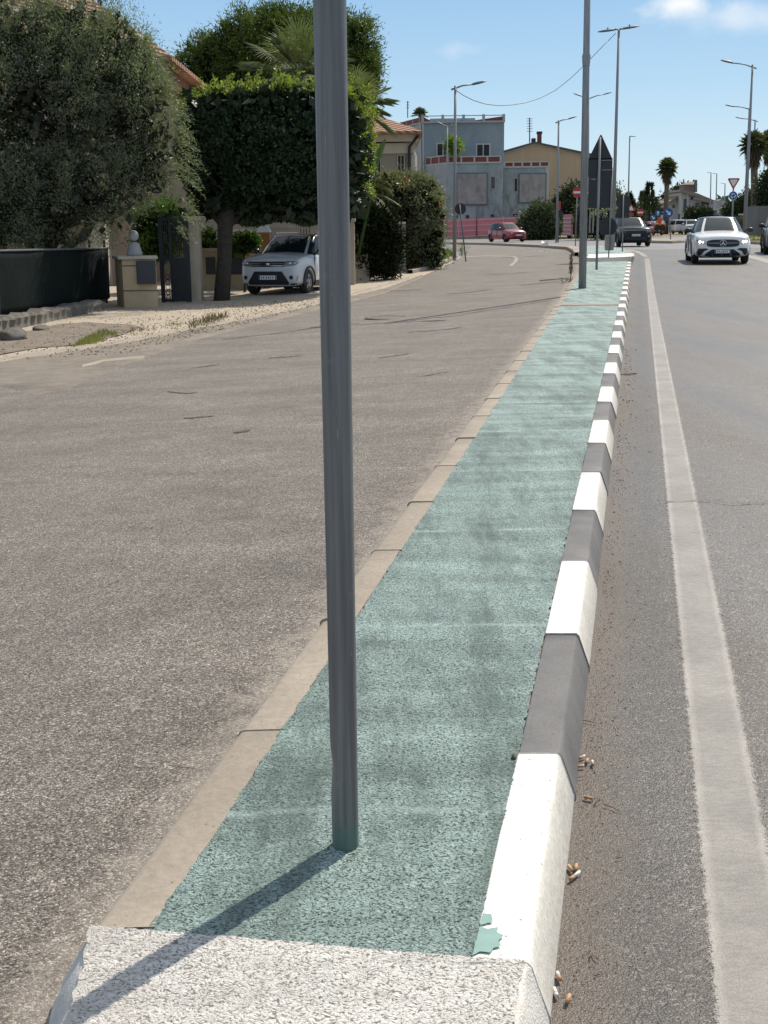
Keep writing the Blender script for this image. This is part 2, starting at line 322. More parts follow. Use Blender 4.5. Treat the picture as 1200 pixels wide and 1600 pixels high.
def tube(mb, pts, rad, k=10, cap=True, squash=None):
    pts = np.array(pts, float); n = len(pts); rad = [rad]*n if np.isscalar(rad) else rad; V = []; F = []
    t0 = pts[1]-pts[0]; a = np.array([1., 0, 0]) if abs(t0[0]) < .9*np.linalg.norm(t0) else np.array([0, 1., 0])
    for i in range(n):
        t = pts[min(i+1, n-1)]-pts[max(i-1, 0)]; t = t/(np.linalg.norm(t)+1e-9)
        u = a-t*np.dot(a, t); u /= np.linalg.norm(u)+1e-9; w_ = np.cross(t, u); a = u
        for j in range(k):
            an = 2*math.pi*j/k; V.append(pts[i]+rad[i]*(math.cos(an)*u+math.sin(an)*w_))
    for i in range(n-1):
        for j in range(k): F.append((i*k+j, i*k+(j+1) % k, (i+1)*k+(j+1) % k, (i+1)*k+j))
    if cap: F += [tuple(range(k))[::-1], tuple(range((n-1)*k, n*k))]
    return mb.add(V, F)
def ellipsoid(mb, c, r, nu=12, nv=8, noise_=0, rot=None):
    V = []; F = []
    for i in range(nv+1):
        ph = math.pi*i/nv
        for j in range(nu):
            th = 2*math.pi*j/nu; d = np.array([math.sin(ph)*math.cos(th), math.sin(ph)*math.sin(th), math.cos(ph)])
            q = d*np.array(r)*(1+noise_*(random.random()-.5) if 0 < i < nv else 1)
            V.append(q)
    for i in range(nv):
        for j in range(nu): F.append((i*nu+j, (i+1)*nu+j, (i+1)*nu+(j+1) % nu, i*nu+(j+1) % nu))
    V = np.array(V); 
    if rot is not None: V = V@np.array(rot).T
    return mb.add(V+np.array(c), F)
def lathe(mb, c, prof, k=24, axis='z'):
    V = []; F = []; n = len(prof)
    for (r, h) in prof:
        for j in range(k):
            a = 2*math.pi*j/k
            q = (r*math.cos(a), r*math.sin(a), h)
            if axis == 'y': q = (q[0], q[2], q[1])
            if axis == 'x': q = (q[2], q[0], q[1])
            V.append(np.array(q)+np.array(c))
    for i in range(n-1):
        for j in range(k): F.append((i*k+j, i*k+(j+1) % k, (i+1)*k+(j+1) % k, (i+1)*k+j))
    return mb.add(V, F)
def thing(name, label, cat, loc, group=None, rotz=0):
    o = bpy.data.objects.new(name, None); COL.objects.link(o); o.location = tuple(loc); o.rotation_euler = (0, 0, rotz); o.empty_display_size = .2
    o['label'] = label; o['category'] = cat
    if group: o['group'] = group
    ORG[o.name] = np.array(loc, float); return o
def tag(o, label, cat, group=None, kind=None):
    o['label'] = label; o['category'] = cat
    if group: o['group'] = group
    if kind: o['kind'] = kind
    return o
def struct(o, label=None):
    o['kind'] = 'structure'
    return o
def anchor(o):                          # move a single-mesh thing's origin to its base
    me = o.data; v = np.empty(len(me.vertices)*3); me.vertices.foreach_get('co', v); v = v.reshape(-1, 3)
    c = v.mean(0); c[2] = v[:, 2].min(); v -= c; me.vertices.foreach_set('co', v.ravel()); me.update(); o.location = tuple(np.array(o.location)+c); ORG[o.name] = c; return o
# --- ground sheets: ruled between two plan polylines, draped on the terrain
def resample(pl, n):
    pl = np.array(pl, float); d = np.r_[0, np.cumsum(np.linalg.norm(np.diff(pl, axis=0), axis=1))]; t = np.linspace(0, d[-1], n)
    return np.stack([np.interp(t, d, pl[:, k]) for k in range(pl.shape[1])], 1)
def sheet(name, A, B, mat, dz, n=60, m=10, parent=None, zf=None, geo=False, taper=False, jag=0):
    if geo:
        A = np.array(A, float); B = np.array(B, float)
    else: A = resample(A, n); B = resample(B, n)
    n = len(A); t = np.linspace(0, 1, m+1)[None, :, None]
    if jag: A = A+RNG.normal(size=A.shape)*jag
    g = A[:, None, :2]*(1-t)+B[:, None, :2]*t
    z = gz(g[..., 0], g[..., 1])+dz
    if zf is not None: z = z+zf(g[..., 0], g[..., 1])
    if taper: z[:, 0] = gz(g[:, 0, 0], g[:, 0, 1])-.01
    V = np.concatenate([g, z[..., None]], 2).reshape(-1, 3)
    F = [(i*(m+1)+j, i*(m+1)+j+1, (i+1)*(m+1)+j+1, (i+1)*(m+1)+j) for i in range(n-1) for j in range(m)]
    # make normals point up
    a, b, c = V[F[0][0]], V[F[0][1]], V[F[0][2]]
    if np.cross(b-a, c-a)[2] < 0: F = [q[::-1] for q in F]
    return MB().add(V, F).build(name, mat, parent, smooth=True)
def gp(l, dz=0): return [G(px, py, dz)[:2] for px, py in l]
# ------------------------------------------------------------ leaves
def unit(v): return v/(np.linalg.norm(v, axis=-1, keepdims=True)+1e-9)
def leaves(name, C, D, L, W, mat, parent, fold=.0, up=None):
    n = len(C); D = unit(D); a = RNG.normal(size=(n, 3)) if up is None else up+RNG.normal(size=(n, 3))*.45
    S = unit(np.cross(D, a)); L = np.broadcast_to(L, (n,))[:, None]; W = np.broadcast_to(W, (n,))[:, None]
    L = L*RNG.uniform(.7, 1.25, (n, 1)); W = W*RNG.uniform(.75, 1.2, (n, 1)); Nn = np.cross(S, D)
    v = np.stack([C, C+D*L*.45+S*W*.5+Nn*W*fold, C+D*L, C+D*L*.45-S*W*.5+Nn*W*fold], 1).reshape(-1, 3)
    org = ORG.get(parent.name, np.zeros(3)) if parent else np.zeros(3); v = v-org
    me = bpy.data.meshes.new(name); me.vertices.add(4*n); me.vertices.foreach_set('co', v.ravel())
    me.loops.add(4*n); me.loops.foreach_set('vertex_index', np.arange(4*n, dtype=np.int32))
    me.polygons.add(n); me.polygons.foreach_set('loop_start', np.arange(0, 4*n, 4, dtype=np.int32)); me.polygons.foreach_set('loop_total', np.full(n, 4, dtype=np.int32))
    me.update(calc_edges=True); me.materials.append(mat)
    o = bpy.data.objects.new(name, me); COL.objects.link(o)
    if parent: o.parent = parent
    ORG[o.name] = org; return o
def clumped(n_cl, n_leaf, center, radii, spread, shell=.75, box_=False, droop=0, cut=None):
    """leaf positions and directions gathered in clumps over a rounded volume"""
    d = unit(RNG.normal(size=(n_cl, 3)))
    if box_:
        q = RNG.uniform(-1, 1, (n_cl, 3)); k = np.argmax(np.abs(q)*RNG.uniform(.6, 1, (n_cl, 3)), 1); q[np.arange(n_cl), k] = np.sign(q[np.arange(n_cl), k]); d = q
        rr = RNG.uniform(shell, 1.0, (n_cl, 1))
    else: rr = RNG.uniform(shell, 1.02, (n_cl, 1))**.8
    lump = 1+.10*np.sin(d[:, :1]*5+center[0])+.08*np.sin(d[:, 2:]*7+d[:, 1:2]*6+center[1]) if not box_ else 1
    cc = np.array(center)+d*rr*np.array(radii)*lump
    od = unit(d/np.array(radii)) if not box_ else unit(d**3)
    k = np.repeat(np.arange(n_cl), n_leaf)
    off = RNG.normal(size=(len(k), 3))*spread*RNG.uniform(.5, 1.2, (n_cl, 1))[k]
    C = cc[k]+off; D = unit(od[k]*.7+RNG.normal(size=(len(k), 3))*.7+np.array([0, 0, .25-droop]))
    if cut is not None: keep = cut(C); C, D = C[keep], D[keep]
    return C, D
# ============================================================ GROUND
def inn(y): return -.90+.1815*y      # inner line of the left kerb (edge of the green)
def outl(y): return -1.03+.1825*y    # outer line of the left kerb
def inr(y): return -.28+.2005*y      # inner line of the right kerb
def foot(y): return -.11+.2015*y     # foot of the right kerb
YE = 43.3                            # end of the painted island
# open land out to the horizon
def axis(a, b, c, n1, n2): return np.r_[-np.geomspace(abs(a), 40, n1)[:-1], np.linspace(-40, b, n2), np.geomspace(b, c, n1)[1:]]
xs = axis(-2500, 60, 2500, 14, 60); ys = np.r_[np.linspace(-12, 130, 100), np.geomspace(132, 3000, 22)]
gx, gy = np.meshgrid(xs, ys); V = np.stack([gx, gy, gz(gx, gy)-.05], -1).reshape(-1, 3); nx = len(xs)
F = [(i*nx+j, i*nx+j+1, (i+1)*nx+j+1, (i+1)*nx+j) for i in range(len(ys)-1) for j in range(nx-1)]
struct(MB().add(V, F).build('ground', M_GROUND, smooth=True))
# main road: right of the island, up to the roundabout
yy = np.linspace(-6, 62, 70)
road = struct(sheet('road', [(foot(y)-.05, y) for y in yy], [(foot(y)+9.5+.02*y, y) for y in yy], M_MAIN, .0, geo=True, m=14))
# roundabout and the streets behind it
Lr = gp([(600, 372.5), (690, 372), (760, 371.3), (820, 370), (900, 369), (1000, 362), (1062, 348.8), (1075, 343.8)], 0)
pl = np.array([(-20, 128), (6.5, 128), (12, 126), (15, 122), (20, 117), (28, 120), (40, 160), (60, 260), (75, 420)])
rb1 = [(-12, 50), (3, 52), (10, 50), (16, 48), (24, 47), (36, 60), (52, 110), (85, 250), (105, 420)]
round_ = struct(sheet('roundabout_road', pl, rb1, pm('far_asphalt', (.175, .165, .16), (.13, .122, .12), .25, .6, bmp=.004, bscale=40), -.012, n=90, m=24))
# side street on the left of the island
E1 = gp([(-420, 690), (-200, 650), (0, 600), (120, 578), (200, 561), (300, 528), (400, 504), (500, 481), (600, 456), (660, 432), (700, 414), (722, 401), (716, 392), (692, 383)])
yy = [2.0, 3, 5, 8, 12, 16, 20, 24, 28, 32, 36, 40, 43.5, 46.5]
A = [(-9, -4), (-8.6, 2), (-7.6, 8)] + [tuple(p) for p in E1[1:]]
B = [(outl(-4), -4)] + [(outl(y), y) for y in yy] + [tuple(q) for q in gp([(905, 397), (893, 390), (850, 386.5), (760, 382.5), (700, 381)])]
side = struct(sheet('side_street', A, B, M_SIDE, .004, n=110, m=22))
# pavement / driveway on the far left
struct(sheet('pavement', E1[0:12], gp([(-600, 600), (-300, 560), (-60, 520), (40, 470), (130, 455), (220, 440), (290, 432), (420, 425), (520, 418), (600, 415), (690, 400)]), M_DRIVE, .010, n=70, m=14))
# crumbling gutter strip between pavement and street
g1 = gp([(-200, 655), (0, 605), (60, 622), (110, 612), (200, 571), (300, 534), (400, 508), (500, 484.5), (600, 459), (660, 434)])
g2 = gp([(-200, 606), (0, 566), (60, 558), (120, 548), (200, 536), (300, 515), (400, 497), (500, 475), (600, 452), (660, 430)])
gut = struct(sheet('gutter', g1, g2, M_GRIT, .022, n=220, m=8, taper=True, jag=0, zf=lambda x, y: .004*np.sin(9*x+5*y)+.004*np.sin(23*x)*np.sin(17*y)))
ked = struct(sheet('pavement_edge', gp([(-200, 607), (0, 569), (120, 550), (200, 538), (300, 517), (400, 499), (500, 477), (640, 437)]), gp([(-200, 600), (0, 563), (120, 545), (200, 533.5), (300, 513.5), (400, 496), (500, 474.5), (640, 435)]), M_KERB, .040, n=200, m=4, taper=True, jag=0, zf=lambda x, y: .010*np.sin(7*x+3*y)))
pt = struct(sheet('patch_of_concrete', gp([(128, 577), (160, 569), (200, 564), (226, 562)]), gp([(130, 573), (160, 565), (200, 561), (225, 559)]), M_KERB, .031, n=20, m=4, taper=True))
soil = struct(sheet('bare_soil', gp([(-120, 560), (0, 556), (60, 545), (120, 541), (190, 525), (220, 512)]), gp([(-120, 520), (0, 524), (50, 518), (90, 508), (140, 505), (200, 508)]), pm('bare_soil', (.15, .125, .10), (.25, .21, .165), 3.5, .95, bmp=.03, bscale=22), .022, n=60, m=8, zf=lambda x, y: .006*np.sin(11*x)*np.sin(9*y)))
shd = struct(sheet('planting_bed', gp([(548, 421), (600, 421), (640, 417), (690, 409), (716, 403)]), gp([(540, 400), (600, 398), (640, 392), (680, 388), (700, 388)]), M_GROUND, .03, n=40, m=6))
# edge line and other markings belong to the road
yl = np.r_[np.linspace(-4, 49, 110)]
cv = lambda y: .0
struct(sheet('edge_line', [(.150+.2035*y, y) for y in yl], [(.419+.2035*y, y) for y in yl], M_LINE, .005, parent=road, geo=True, m=3))
M_MARK = pm('old_road_marking', (.36, .34, .315), (.20, .185, .17), 9, .8)
struct(sheet('edge_line', gp([(1004.5, 401.5), (999, 397), (992, 394), (980, 392)]), gp([(1012.5, 401.5), (1006, 396), (997, 392.3), (982, 390.4)]), M_MARK, .006, n=14, m=2, parent=road))
struct(sheet('lane_line', gp([(1152, 398), (1172, 403.5), (1240, 424)]), gp([(1160, 396.5), (1186, 402), (1250, 418)]), M_MARK, .006, n=14, m=2, parent=road))
struct(sheet('curved_marking', gp([(806, 401.3), (810, 404), (808, 409), (800, 416)]), gp([(800, 401.3), (805, 404), (803, 409), (795, 415)]), M_MARK, .009, n=14, m=2, parent=side))
struct(sheet('curved_marking', gp([(720, 402), (760, 400.3), (806, 401.5)]), gp([(720, 401), (760, 399.4), (806, 400.6)]), M_MARK, .0095, n=14, m=1, parent=side))
M_TAR = pm('tar_seam', (.045, .04, .038), (.09, .08, .07), 20, .8)
def crack(name, pts, wpx, par, dz=.009, mat=M_TAR, j=.02, n=50):
    p = resample(gp(pts), n); p[:, 0] += RNG.normal(size=n)*j*.4; p[:, 1] += np.convolve(RNG.normal(size=n), np.ones(4)/4, 'same')*j*6
    t = unit(np.gradient(p, axis=0)); nn = np.stack([-t[:, 1], t[:, 0]], 1); ww = wpx*(.5+RNG.uniform(0, 1, (n, 1)))*.5
    return struct(sheet(name, p-nn*ww, p+nn*ww, mat, dz, geo=True, m=1, parent=par))
crack('tar_seam', [(600, 507), (660, 499), (720, 493), (790, 481), (862, 470)], .05, side)
crack('tar_seam', [(816, 446), (850, 442.5), (872, 440)], .22, side, n=16, j=.005)
crack('crack', [(350, 531), (420, 523), (500, 512), (560, 505)], .05, side)
crack('crack', [(1040, 787), (1090, 784), (1150, 789), (1230, 785)], .008, road, .0095, j=.003)
for (x0, y0, x1, y1, w_) in ((262, 613, 308, 615, .05), (285, 655, 332, 650, .05), (365, 678, 386, 674, .05), (300, 575, 345, 570, .04), (590, 560, 640, 553, .04), (650, 590, 700, 582, .03), (600, 455, 660, 452, .10), (700, 460, 770, 452, .12), (640, 520, 720, 512, .06), (760, 430, 830, 425, .2), (420, 560, 470, 556, .05)):
    crack('tar_mark', [(x0, y0), ((x0+x1)/2, (y0+y1)/2+1), (x1, y1)], w_, side, n=14, j=.01)
# ============================================================ TRAFFIC ISLAND
H_I = .135
isl = bpy.data.objects.new('traffic_island', None); COL.objects.link(isl); isl.location = (0, 2.2, 0); isl['kind'] = 'structure'; ORG[isl.name] = np.array([0, 2.2, 0])
# green coating: a fine rough sheet, finer close to the camera
def fbm(x, y, s, o=4):
    r = 0; a = 1
    for k in range(o):
        r = r+a*np.sin(x*s*1.7+1.3*np.sin(y*s*1.1+k)+k*2.1)*np.sin(y*s*1.9+1.1*np.sin(x*s*1.3-k)+k*1.7); s *= 2.07; a *= .6
    return r
def nz2(x, y, s, seed=0):
    tab = np.random.default_rng(seed).uniform(-1, 1, (256, 256)); u, v = x*s, y*s; i, j = np.floor(u).astype(int), np.floor(v).astype(int); fu, fv = u-i, v-j
    fu, fv = fu*fu*(3-2*fu), fv*fv*(3-2*fv); g = lambda a, b: tab[a % 256, b % 256]
    return (g(i, j)*(1-fu)+g(i+1, j)*fu)*(1-fv)+(g(i, j+1)*(1-fu)+g(i+1, j+1)*fu)*fv
def rough_top(name, y0, y1, L_, R_, mat, dz, stepx, stepy, amp, jag, parent, jend=0):
    L = lambda y: L_(y)-.003; R = lambda y: R_(y)+.003
    ny = max(4, int((y1-y0)/stepy)); yv = np.linspace(y0, y1, ny); m = max(4, int((R(y0)-L(y0))/stepx))
    t = np.linspace(0, 1, m+1)[None, :]
    jl = nz2(yv, yv*0, 45, 3)*jag+nz2(yv, yv*0, 11, 4)*jag; jr = nz2(yv, yv*0+9, 48, 5)*jag+nz2(yv, yv*0, 13, 6)*jag
    l = (L(yv)+jl)[:, None]; r = (R(yv)+jr)[:, None]; X = l*(1-t)+r*t; Y = np.repeat(yv[:, None], m+1, 1)
    if jend > 0: Y = Y+(.022-.166*(X+.17)+jend*nz2(X, X*0+2, 30, 8)+jend*nz2(X, X*0+5, 90, 18))*np.linspace(1, 0, ny)[:, None]**3
    if jend < 0: Y = Y+(.030-.166*(X+.17))*np.linspace(0, 1, ny)[:, None]**3
    Z = gz(X, Y)+dz+amp*(nz2(X, Y*1.3, 90, 1)*.55+nz2(X, Y, 210, 2)*.55+nz2(X, Y, 34, 7)*.35)+.003*nz2(X, Y, 5, 9)
    V = np.stack([X, Y, Z], -1).reshape(-1, 3); w_ = m+1
    Fq = [(i*w_+j, i*w_+j+1, (i+1)*w_+j+1, (i+1)*w_+j) for i in range(ny-1) for j in range(m)]
    o = MB().add(V, Fq).build(name, mat, parent, smooth=True); o['kind'] = 'structure'; return o
Y0 = 2.205
rough_top('green_surface', Y0, 4.2, inn, inr, M_GREEN, H_I+.0045, .0042, .0058, .0026, .004, isl, .006)
rough_top('green_surface', 4.2, 9.0, inn, inr, M_GREEN, H_I+.003, .010, .016, .0028, .006, isl)
rough_top('green_surface', 9.0, 22.55, inn, inr, M_GREEN, H_I+.003, .03, .06, .003, .006, isl)
rough_top('green_surface', 23.1, YE, inn, inr, M_GREEN, H_I+.003, .06, .12, .003, .006, isl)
b = sheet('crossbar', [(inn(22.55), 22.55), (inr(22.55), 22.55)], [(inn(23.1), 23.1), (inr(23.1), 23.1)], M_KERB, H_I+.012, n=8, m=3, parent=isl)
# nose of the island, rough white
def noseL(y): return -.625+.06*(y-Y0)+0*y
rough_top('white_nose', .9, Y0+.004, lambda y: -.607-.107*(y-Y0), lambda y: inr(y)+.098, M_WROUGH, H_I+.0075, .0045, .006, .0030, .004, isl, -1)
mb = MB(); q = []
for y in np.linspace(.9, Y0+.06, 40):
    e = .006*math.sin(y*37)+.004*math.sin(y*91); x = -.607-.107*(y-Y0)+.006
    q.append([(x, y, H_I+.003), (x-.010+e*.4, y, H_I-.006), (x-.060+e, y, .045), (x-.10+e, y, -.10)])
q = np.array(q); k = 4; mb.add(q.reshape(-1, 3), [(i*k+j, i*k+j+1, (i+1)*k+j+1, (i+1)*k+j) for i in range(39) for j in range(3)])
o = mb.build('nose_side', concrete('nose_side_plaster', (.46, .45, .43), (.66, .64, .61), .6, 14, .004), isl, smooth=True); o['kind'] = 'structure'
# concrete body under everything
mb = MB(); ysb = np.r_[np.linspace(.9, 12, 30), np.linspace(13, YE, 30)]
VV = []
for y in ysb:
    a, b2 = (inn(y)-.02 if y > Y0 else -.595-.107*(y-Y0)), inr(y)+.02
    VV += [(a, y, gz(a, y)+H_I-.006), (b2, y, gz(b2, y)+H_I-.006), (b2, y, gz(b2, y)-.1), (a, y, gz(a, y)-.4)]
n_ = len(ysb); FF = [(4*i+j, 4*i+(j+1) % 4, 4*i+4+(j+1) % 4, 4*i+4+j) for i in range(n_-1) for j in range(4)] + [(0, 3, 2, 1), (4*n_-4, 4*n_-3, 4*n_-2, 4*n_-1)]
mb.add(VV, FF).build('island_core', M_KERB, isl)['kind'] = 'structure'
def kerb_stone(y0, y1, mat, section, L, par, nseg=4, gap=.002, seed=0, lab=None, wob=.0):
    """section: list of (offset from line, height above road)"""
    r = random.Random(seed); V = []; k = len(section); dzz = r.uniform(-.002, .003); dx = r.uniform(-.003, .003) if seed not in (0, 99) else 0; dzz = dzz if seed not in (0, 99) else 0
    yv = np.linspace(y0+gap, y1-gap, nseg+1)
    for a, y in enumerate(yv):
        for i, (o_, h_) in enumerate(section):
            zz = gz(L(y)+o_, y); e = (r.uniform(-1, 1)*wob if 0 < i < k-1 else 0)
            V.append((L(y)+o_+dx+e, y, zz+h_+(dzz if h_ > 0 else 0)+e*.6))
    Fq = [(i*k+j, i*k+j+1, (i+1)*k+j+1, (i+1)*k+j) for i in range(nseg) for j in range(k-1)] + [tuple(range(k)), tuple(range(nseg*k, (nseg+1)*k))[::-1]]
    o = MB().add(V, Fq).build('kerb_stone', mat, par, smooth=False); o['kind'] = 'structure'
    if lab: o['label'] = lab
    bv = o.modifiers.new('bevel', 'BEVEL'); bv.width = .005; bv.segments = 3; bv.limit_method = 'ANGLE'; bv.angle_limit = math.radians(25)
    for p_ in o.data.polygons: p_.use_smooth = True
    return o
SECR = [(-.0, -.1), (.0, H_I+.000), (.004, H_I+.006), (.110, H_I+.004), (.118, H_I-.005), (.157, .018), (.162, -.1)]
SECR = [(a, b) for a, b in SECR]
b0 = [2.160, 3.145, 4.15, 5.118, 6.106, 7.086]
while b0[-1] < YE-1.2: b0.append(b0[-1]+.985)
b0.append(YE)
for i in range(len(b0)-1):
    wht = i % 2 == 0
    kerb_stone(b0[i], b0[i+1], M_KWHITE if wht else M_KGREY, SECR, inr, isl, seed=i, nseg=12 if i < 3 else 4, wob=.0006, gap=.0015, lab='kerb stone painted white' if wht else 'kerb stone painted dark grey')
# broken kerb end beside the nose
kerb_stone(1.2, 2.160, concrete('chipped_kerb_paint', (.80, .78, .73), (.62, .58, .52), .8, 9, .004), SECR, inr, isl, seed=99, nseg=40, wob=.004, gap=.001)
mb = MB()
for i in range(10):
    y = 2.14-.25*random.random()**1.2; x = inr(y)+random.uniform(.02, .10)
    ellipsoid(mb, (x, y, H_I+.002), (random.uniform(.003, .009), random.uniform(.003, .010), .005), 9, 5, .6)
mb.build('mortar_crumbs', concrete('grey_mortar', (.30, .29, .28), (.5, .48, .45), .4, 30, .002), isl, smooth=False)['kind'] = 'structure'
c_ = G(803, 1187, H_I); ellipsoid(MB(), c_+np.array([0, 0, .008]), (.007, .016, .009), 9, 6, .4).build('joint_filler', M_TAR, isl)['kind'] = 'structure'
# splash of green paint on the nearest white stone
rr = np.random.default_rng(4)
def splash(pts, name):
    P_ = np.array([G(px, py, H_I+.0075) for px, py in pts]); P_[:, 2] = [gz(a[0], a[1])+H_I+.0098 for a in P_]
    v = [tuple(q) for q in P_]; n = len(P_)
    o = MB().add(v, [tuple(range(n))]).build(name, pm('green_paint', (.22, .36, .325), (.19, .32, .285), 30, .6), isl); o['kind'] = 'structure'
def jagged(pts, amp, seed):
    r = random.Random(seed); q = []
    for i in range(len(pts)):
        a, b = pts[i], pts[(i+1) % len(pts)]
        for k in range(5): t = k/5; q.append((a[0]*(1-t)+b[0]*t+r.uniform(-amp, amp), a[1]*(1-t)+b[1]*t+r.uniform(-amp, amp)*.7))
    return q
splash(jagged([(738, 1493), (744, 1470), (750, 1449), (762, 1453), (779, 1450), (775, 1457), (787, 1463), (779, 1471), (783, 1479), (770, 1483), (766, 1490), (752, 1488)], .9, 1), 'paint_splash')
splash(jagged([(750, 1446), (755, 1428), (768, 1430), (770, 1442)], .8, 2), 'paint_splash')
# left kerb stones, bare concrete
SECL = [(.0, -.35), (.0, H_I-.012), (.006, H_I-.003), (.02, H_I+.002), (.125, H_I+.003), (.126, -.05)]
bl = [2.302]; 
for px, py in ((420, 1143), (515, 970), (583, 862), (648, 786)): bl.append(G(px, py, H_I)[1])
while bl[-1] < YE-1: bl.append(bl[-1]+1.0)
for i in range(len(bl)-1): kerb_stone(bl[i], bl[i+1], M_KERB, SECL, outl, isl, seed=50+i, gap=.0018, wob=.0015, nseg=10 if i < 4 else 3)
# far part of the island, past the gap
q = gp([(918, 402.5), (930, 403.5), (962, 402), (990, 400.5), (990, 395), (975, 389), (950, 384.5), (925, 384), (907, 386), (899, 391), (905, 397)], .12)
mb = MB(); prism(mb, [tuple(a) for a in q][::1], .1, [gz(a[0], a[1])+.13 for a in q]); isl2 = mb.build('traffic_island', M_KERB); isl2['kind'] = 'structure'; ORG[isl2.name] = np.zeros(3)
c = q.mean(0) if isinstance(q, np.ndarray) else np.mean(q, 0); q2 = [c+(a-c)*.86 for a in q]
mb = MB(); prism(mb, [tuple(a) for a in q2], [gz(a[0], a[1])+.12 for a in q2], [gz(a[0], a[1])+.137 for a in q2]); mb.build('green_surface', M_GREEN, isl2)['kind'] = 'structure'
qa = gp([(917, 403), (930, 404), (962, 402.5), (991, 401), (991, 396.5), (960, 397.5), (920, 398)], .13)
mb = MB(); prism(mb, [tuple(a) for a in qa], [gz(a[0], a[1])-.05 for a in qa], [gz(a[0], a[1])+.145 for a in qa]); mb.build('kerb_stone', M_KWHITE, isl2)['kind'] = 'structure'
# long curved kerb closing the side street
def kerbline(name, pts, wd, h, mat, n=50, kind='structure'):
    p = resample(gp(pts), n); t = unit(np.gradient(p, axis=0)); nn = np.stack([-t[:, 1], t[:, 0]], 1)*wd/2; V = []
    for i in range(n):
        for s, hh in ((-1, -.1), (-1, h-.02), (-.85, h), (.85, h), (1, h-.02), (1, -.1)): 
            x, y = p[i]+nn[i]*s; V.append((x, y, gz(x, y)+hh))
    F_ = [(i*6+j, i*6+j+1, (i+1)*6+j+1, (i+1)*6+j) for i in range(n-1) for j in range(5)]
    o = MB().add(V, F_).build(name, mat); o['kind'] = kind; return o
kerbline('kerb', [(600, 382), (690, 381.5), (760, 382.7), (850, 386.7), (893, 390), (903, 395), (907, 400)], .5, .16, M_KERB)
kerbline('kerb', [(640, 428), (672, 421), (700, 410), (712, 403), (708, 398.5), (696, 394)], .22, .14, M_KERB)
# islands and verges around the roundabout
def island(name, pts, h, mat, matk):
    q = gp(pts); mb = MB(); prism(mb, [tuple(a) for a in q], [gz(a[0], a[1])-.1 for a in q], [gz(a[0], a[1])+h for a in q]); o = mb.build(name, matk); o['kind'] = 'structure'; ORG[o.name] = np.zeros(3)
    c = np.mean(q, 0); q2 = [c+(a-c)*(1-.5/max(1.5, np.linalg.norm(a-c))) for a in q]
    mb = MB(); prism(mb, [tuple(a) for a in q2], [gz(a[0], a[1])+h-.05 for a in q2], [gz(a[0], a[1])+h+.03 for a in q2]); mb.build('verge_grass', mat, o)['kind'] = 'structure'
island('small_island', [(1008, 379.5), (1050, 380.3), (1070, 379), (1050, 377.6), (1010, 376.5)], .12, M_KERB, M_KERB)
island('roundabout_centre', [(832, 373.6), (900, 372), (960, 370.5), (1010, 366), (1055, 359), (1040, 356.5), (960, 360), (860, 365)], .12, M_DRYG, M_KERB)
island('right_verge', [(1140, 379.5), (1230, 384), (1320, 388), (1320, 362), (1160, 364), (1128, 370)], .12, M_DRYG, M_KERB)
# small grass bed under the oleander
GM = leafmat('grass_green', (.06, .12, .025), (.15, .21, .06), .3)
def grass(name, pts, n, h, mat, dz=.05, label=None):
    q = np.array(gp(pts)); lo, hi = q.min(0), q.max(0); C = []
    from mathutils.geometry import intersect_point_line
    def inside(p):
        r = False; j = len(q)-1
        for i in range(len(q)):
            if (q[i][1] > p[1]) != (q[j][1] > p[1]) and p[0] < (q[j][0]-q[i][0])*(p[1]-q[i][1])/(q[j][1]-q[i][1])+q[i][0]: r = not r
            j = i
        return r
    k = 0
    while len(C) < n and k < n*20:
        k += 1; p = RNG.uniform(lo, hi)
        if inside(p) and nz2(np.array(p[0]), np.array(p[1]), 2.2, 77) > -.45+random.random()*.3: C.append(p)
    C = np.array(C); Z = gz(C[:, 0], C[:, 1])+dz; C = np.c_[C, Z]; D = RNG.normal(size=(len(C), 3))*.45+np.array([0, 0, 1])
    o = leaves(name, C, D, h, h*.09, mat, None); o['kind'] = 'stuff'; o['label'] = label; o['category'] = 'grass'; return o
DRYM = leafmat('grass_dry', (.30, .27, .11), (.17, .19, .06), .3)
grass('grass', [(640, 424), (672, 418), (698, 408), (709, 402), (700, 396), (660, 398), (630, 410)], 2600, .26, GM, .08, 'green grass in the bed under the oleander')
grass('grass', [(112, 547), (130, 535), (160, 520), (182, 524), (186, 533), (150, 543)], 1100, .10, leafmat('grass_mixed', (.26, .25, .08), (.13, .15, .045), .3), .02, 'yellowish green grass tuft on the soil by the pavement edge')
grass('weeds', [(296, 522), (330, 512), (356, 503), (356, 498), (330, 503), (298, 514)], 260, .16, leafmat('weed_dry', (.19, .13, .07), (.12, .11, .05), .2), .06, 'dry brown weeds along the driveway edge')
grass('weeds', [(184, 531), (230, 524), (290, 514), (290, 510), (230, 518), (186, 525)], 160, .10, MATS['weed_dry'], .06, 'sparse dry weeds in the pavement crack')
grass('verge_grass', [(834, 373), (900, 371.5), (960, 370), (1008, 366), (1050, 359.5), (1030, 358), (960, 361), (862, 366)], 5000, .3, DRYM, .12, 'dry yellow grass on the roundabout island')
grass('verge_grass', [(1142, 379), (1230, 383), (1315, 386), (1315, 365), (1165, 366), (1135, 370)], 5000, .3, DRYM, .12, 'dry yellow grass on the right hand verge')
# manhole
c = G(606, 497); mh = tag(lathe(MB(), (c[0], c[1], gz(c[0], c[1])+.002), [(0, .016), (.30, .016), (.305, .010), (.33, .010), (.335, .02), (.40, .02), (.44, .006)], 40).build('manhole_cover', pm('cast_iron', (.10, .085, .075), (.17, .15, .13), 20, .7, .3, bmp=.01, bscale=60)), 'round iron manhole cover in the side street', 'manhole cover'); anchor(mh)
YCAR = G(393, 456)[1]
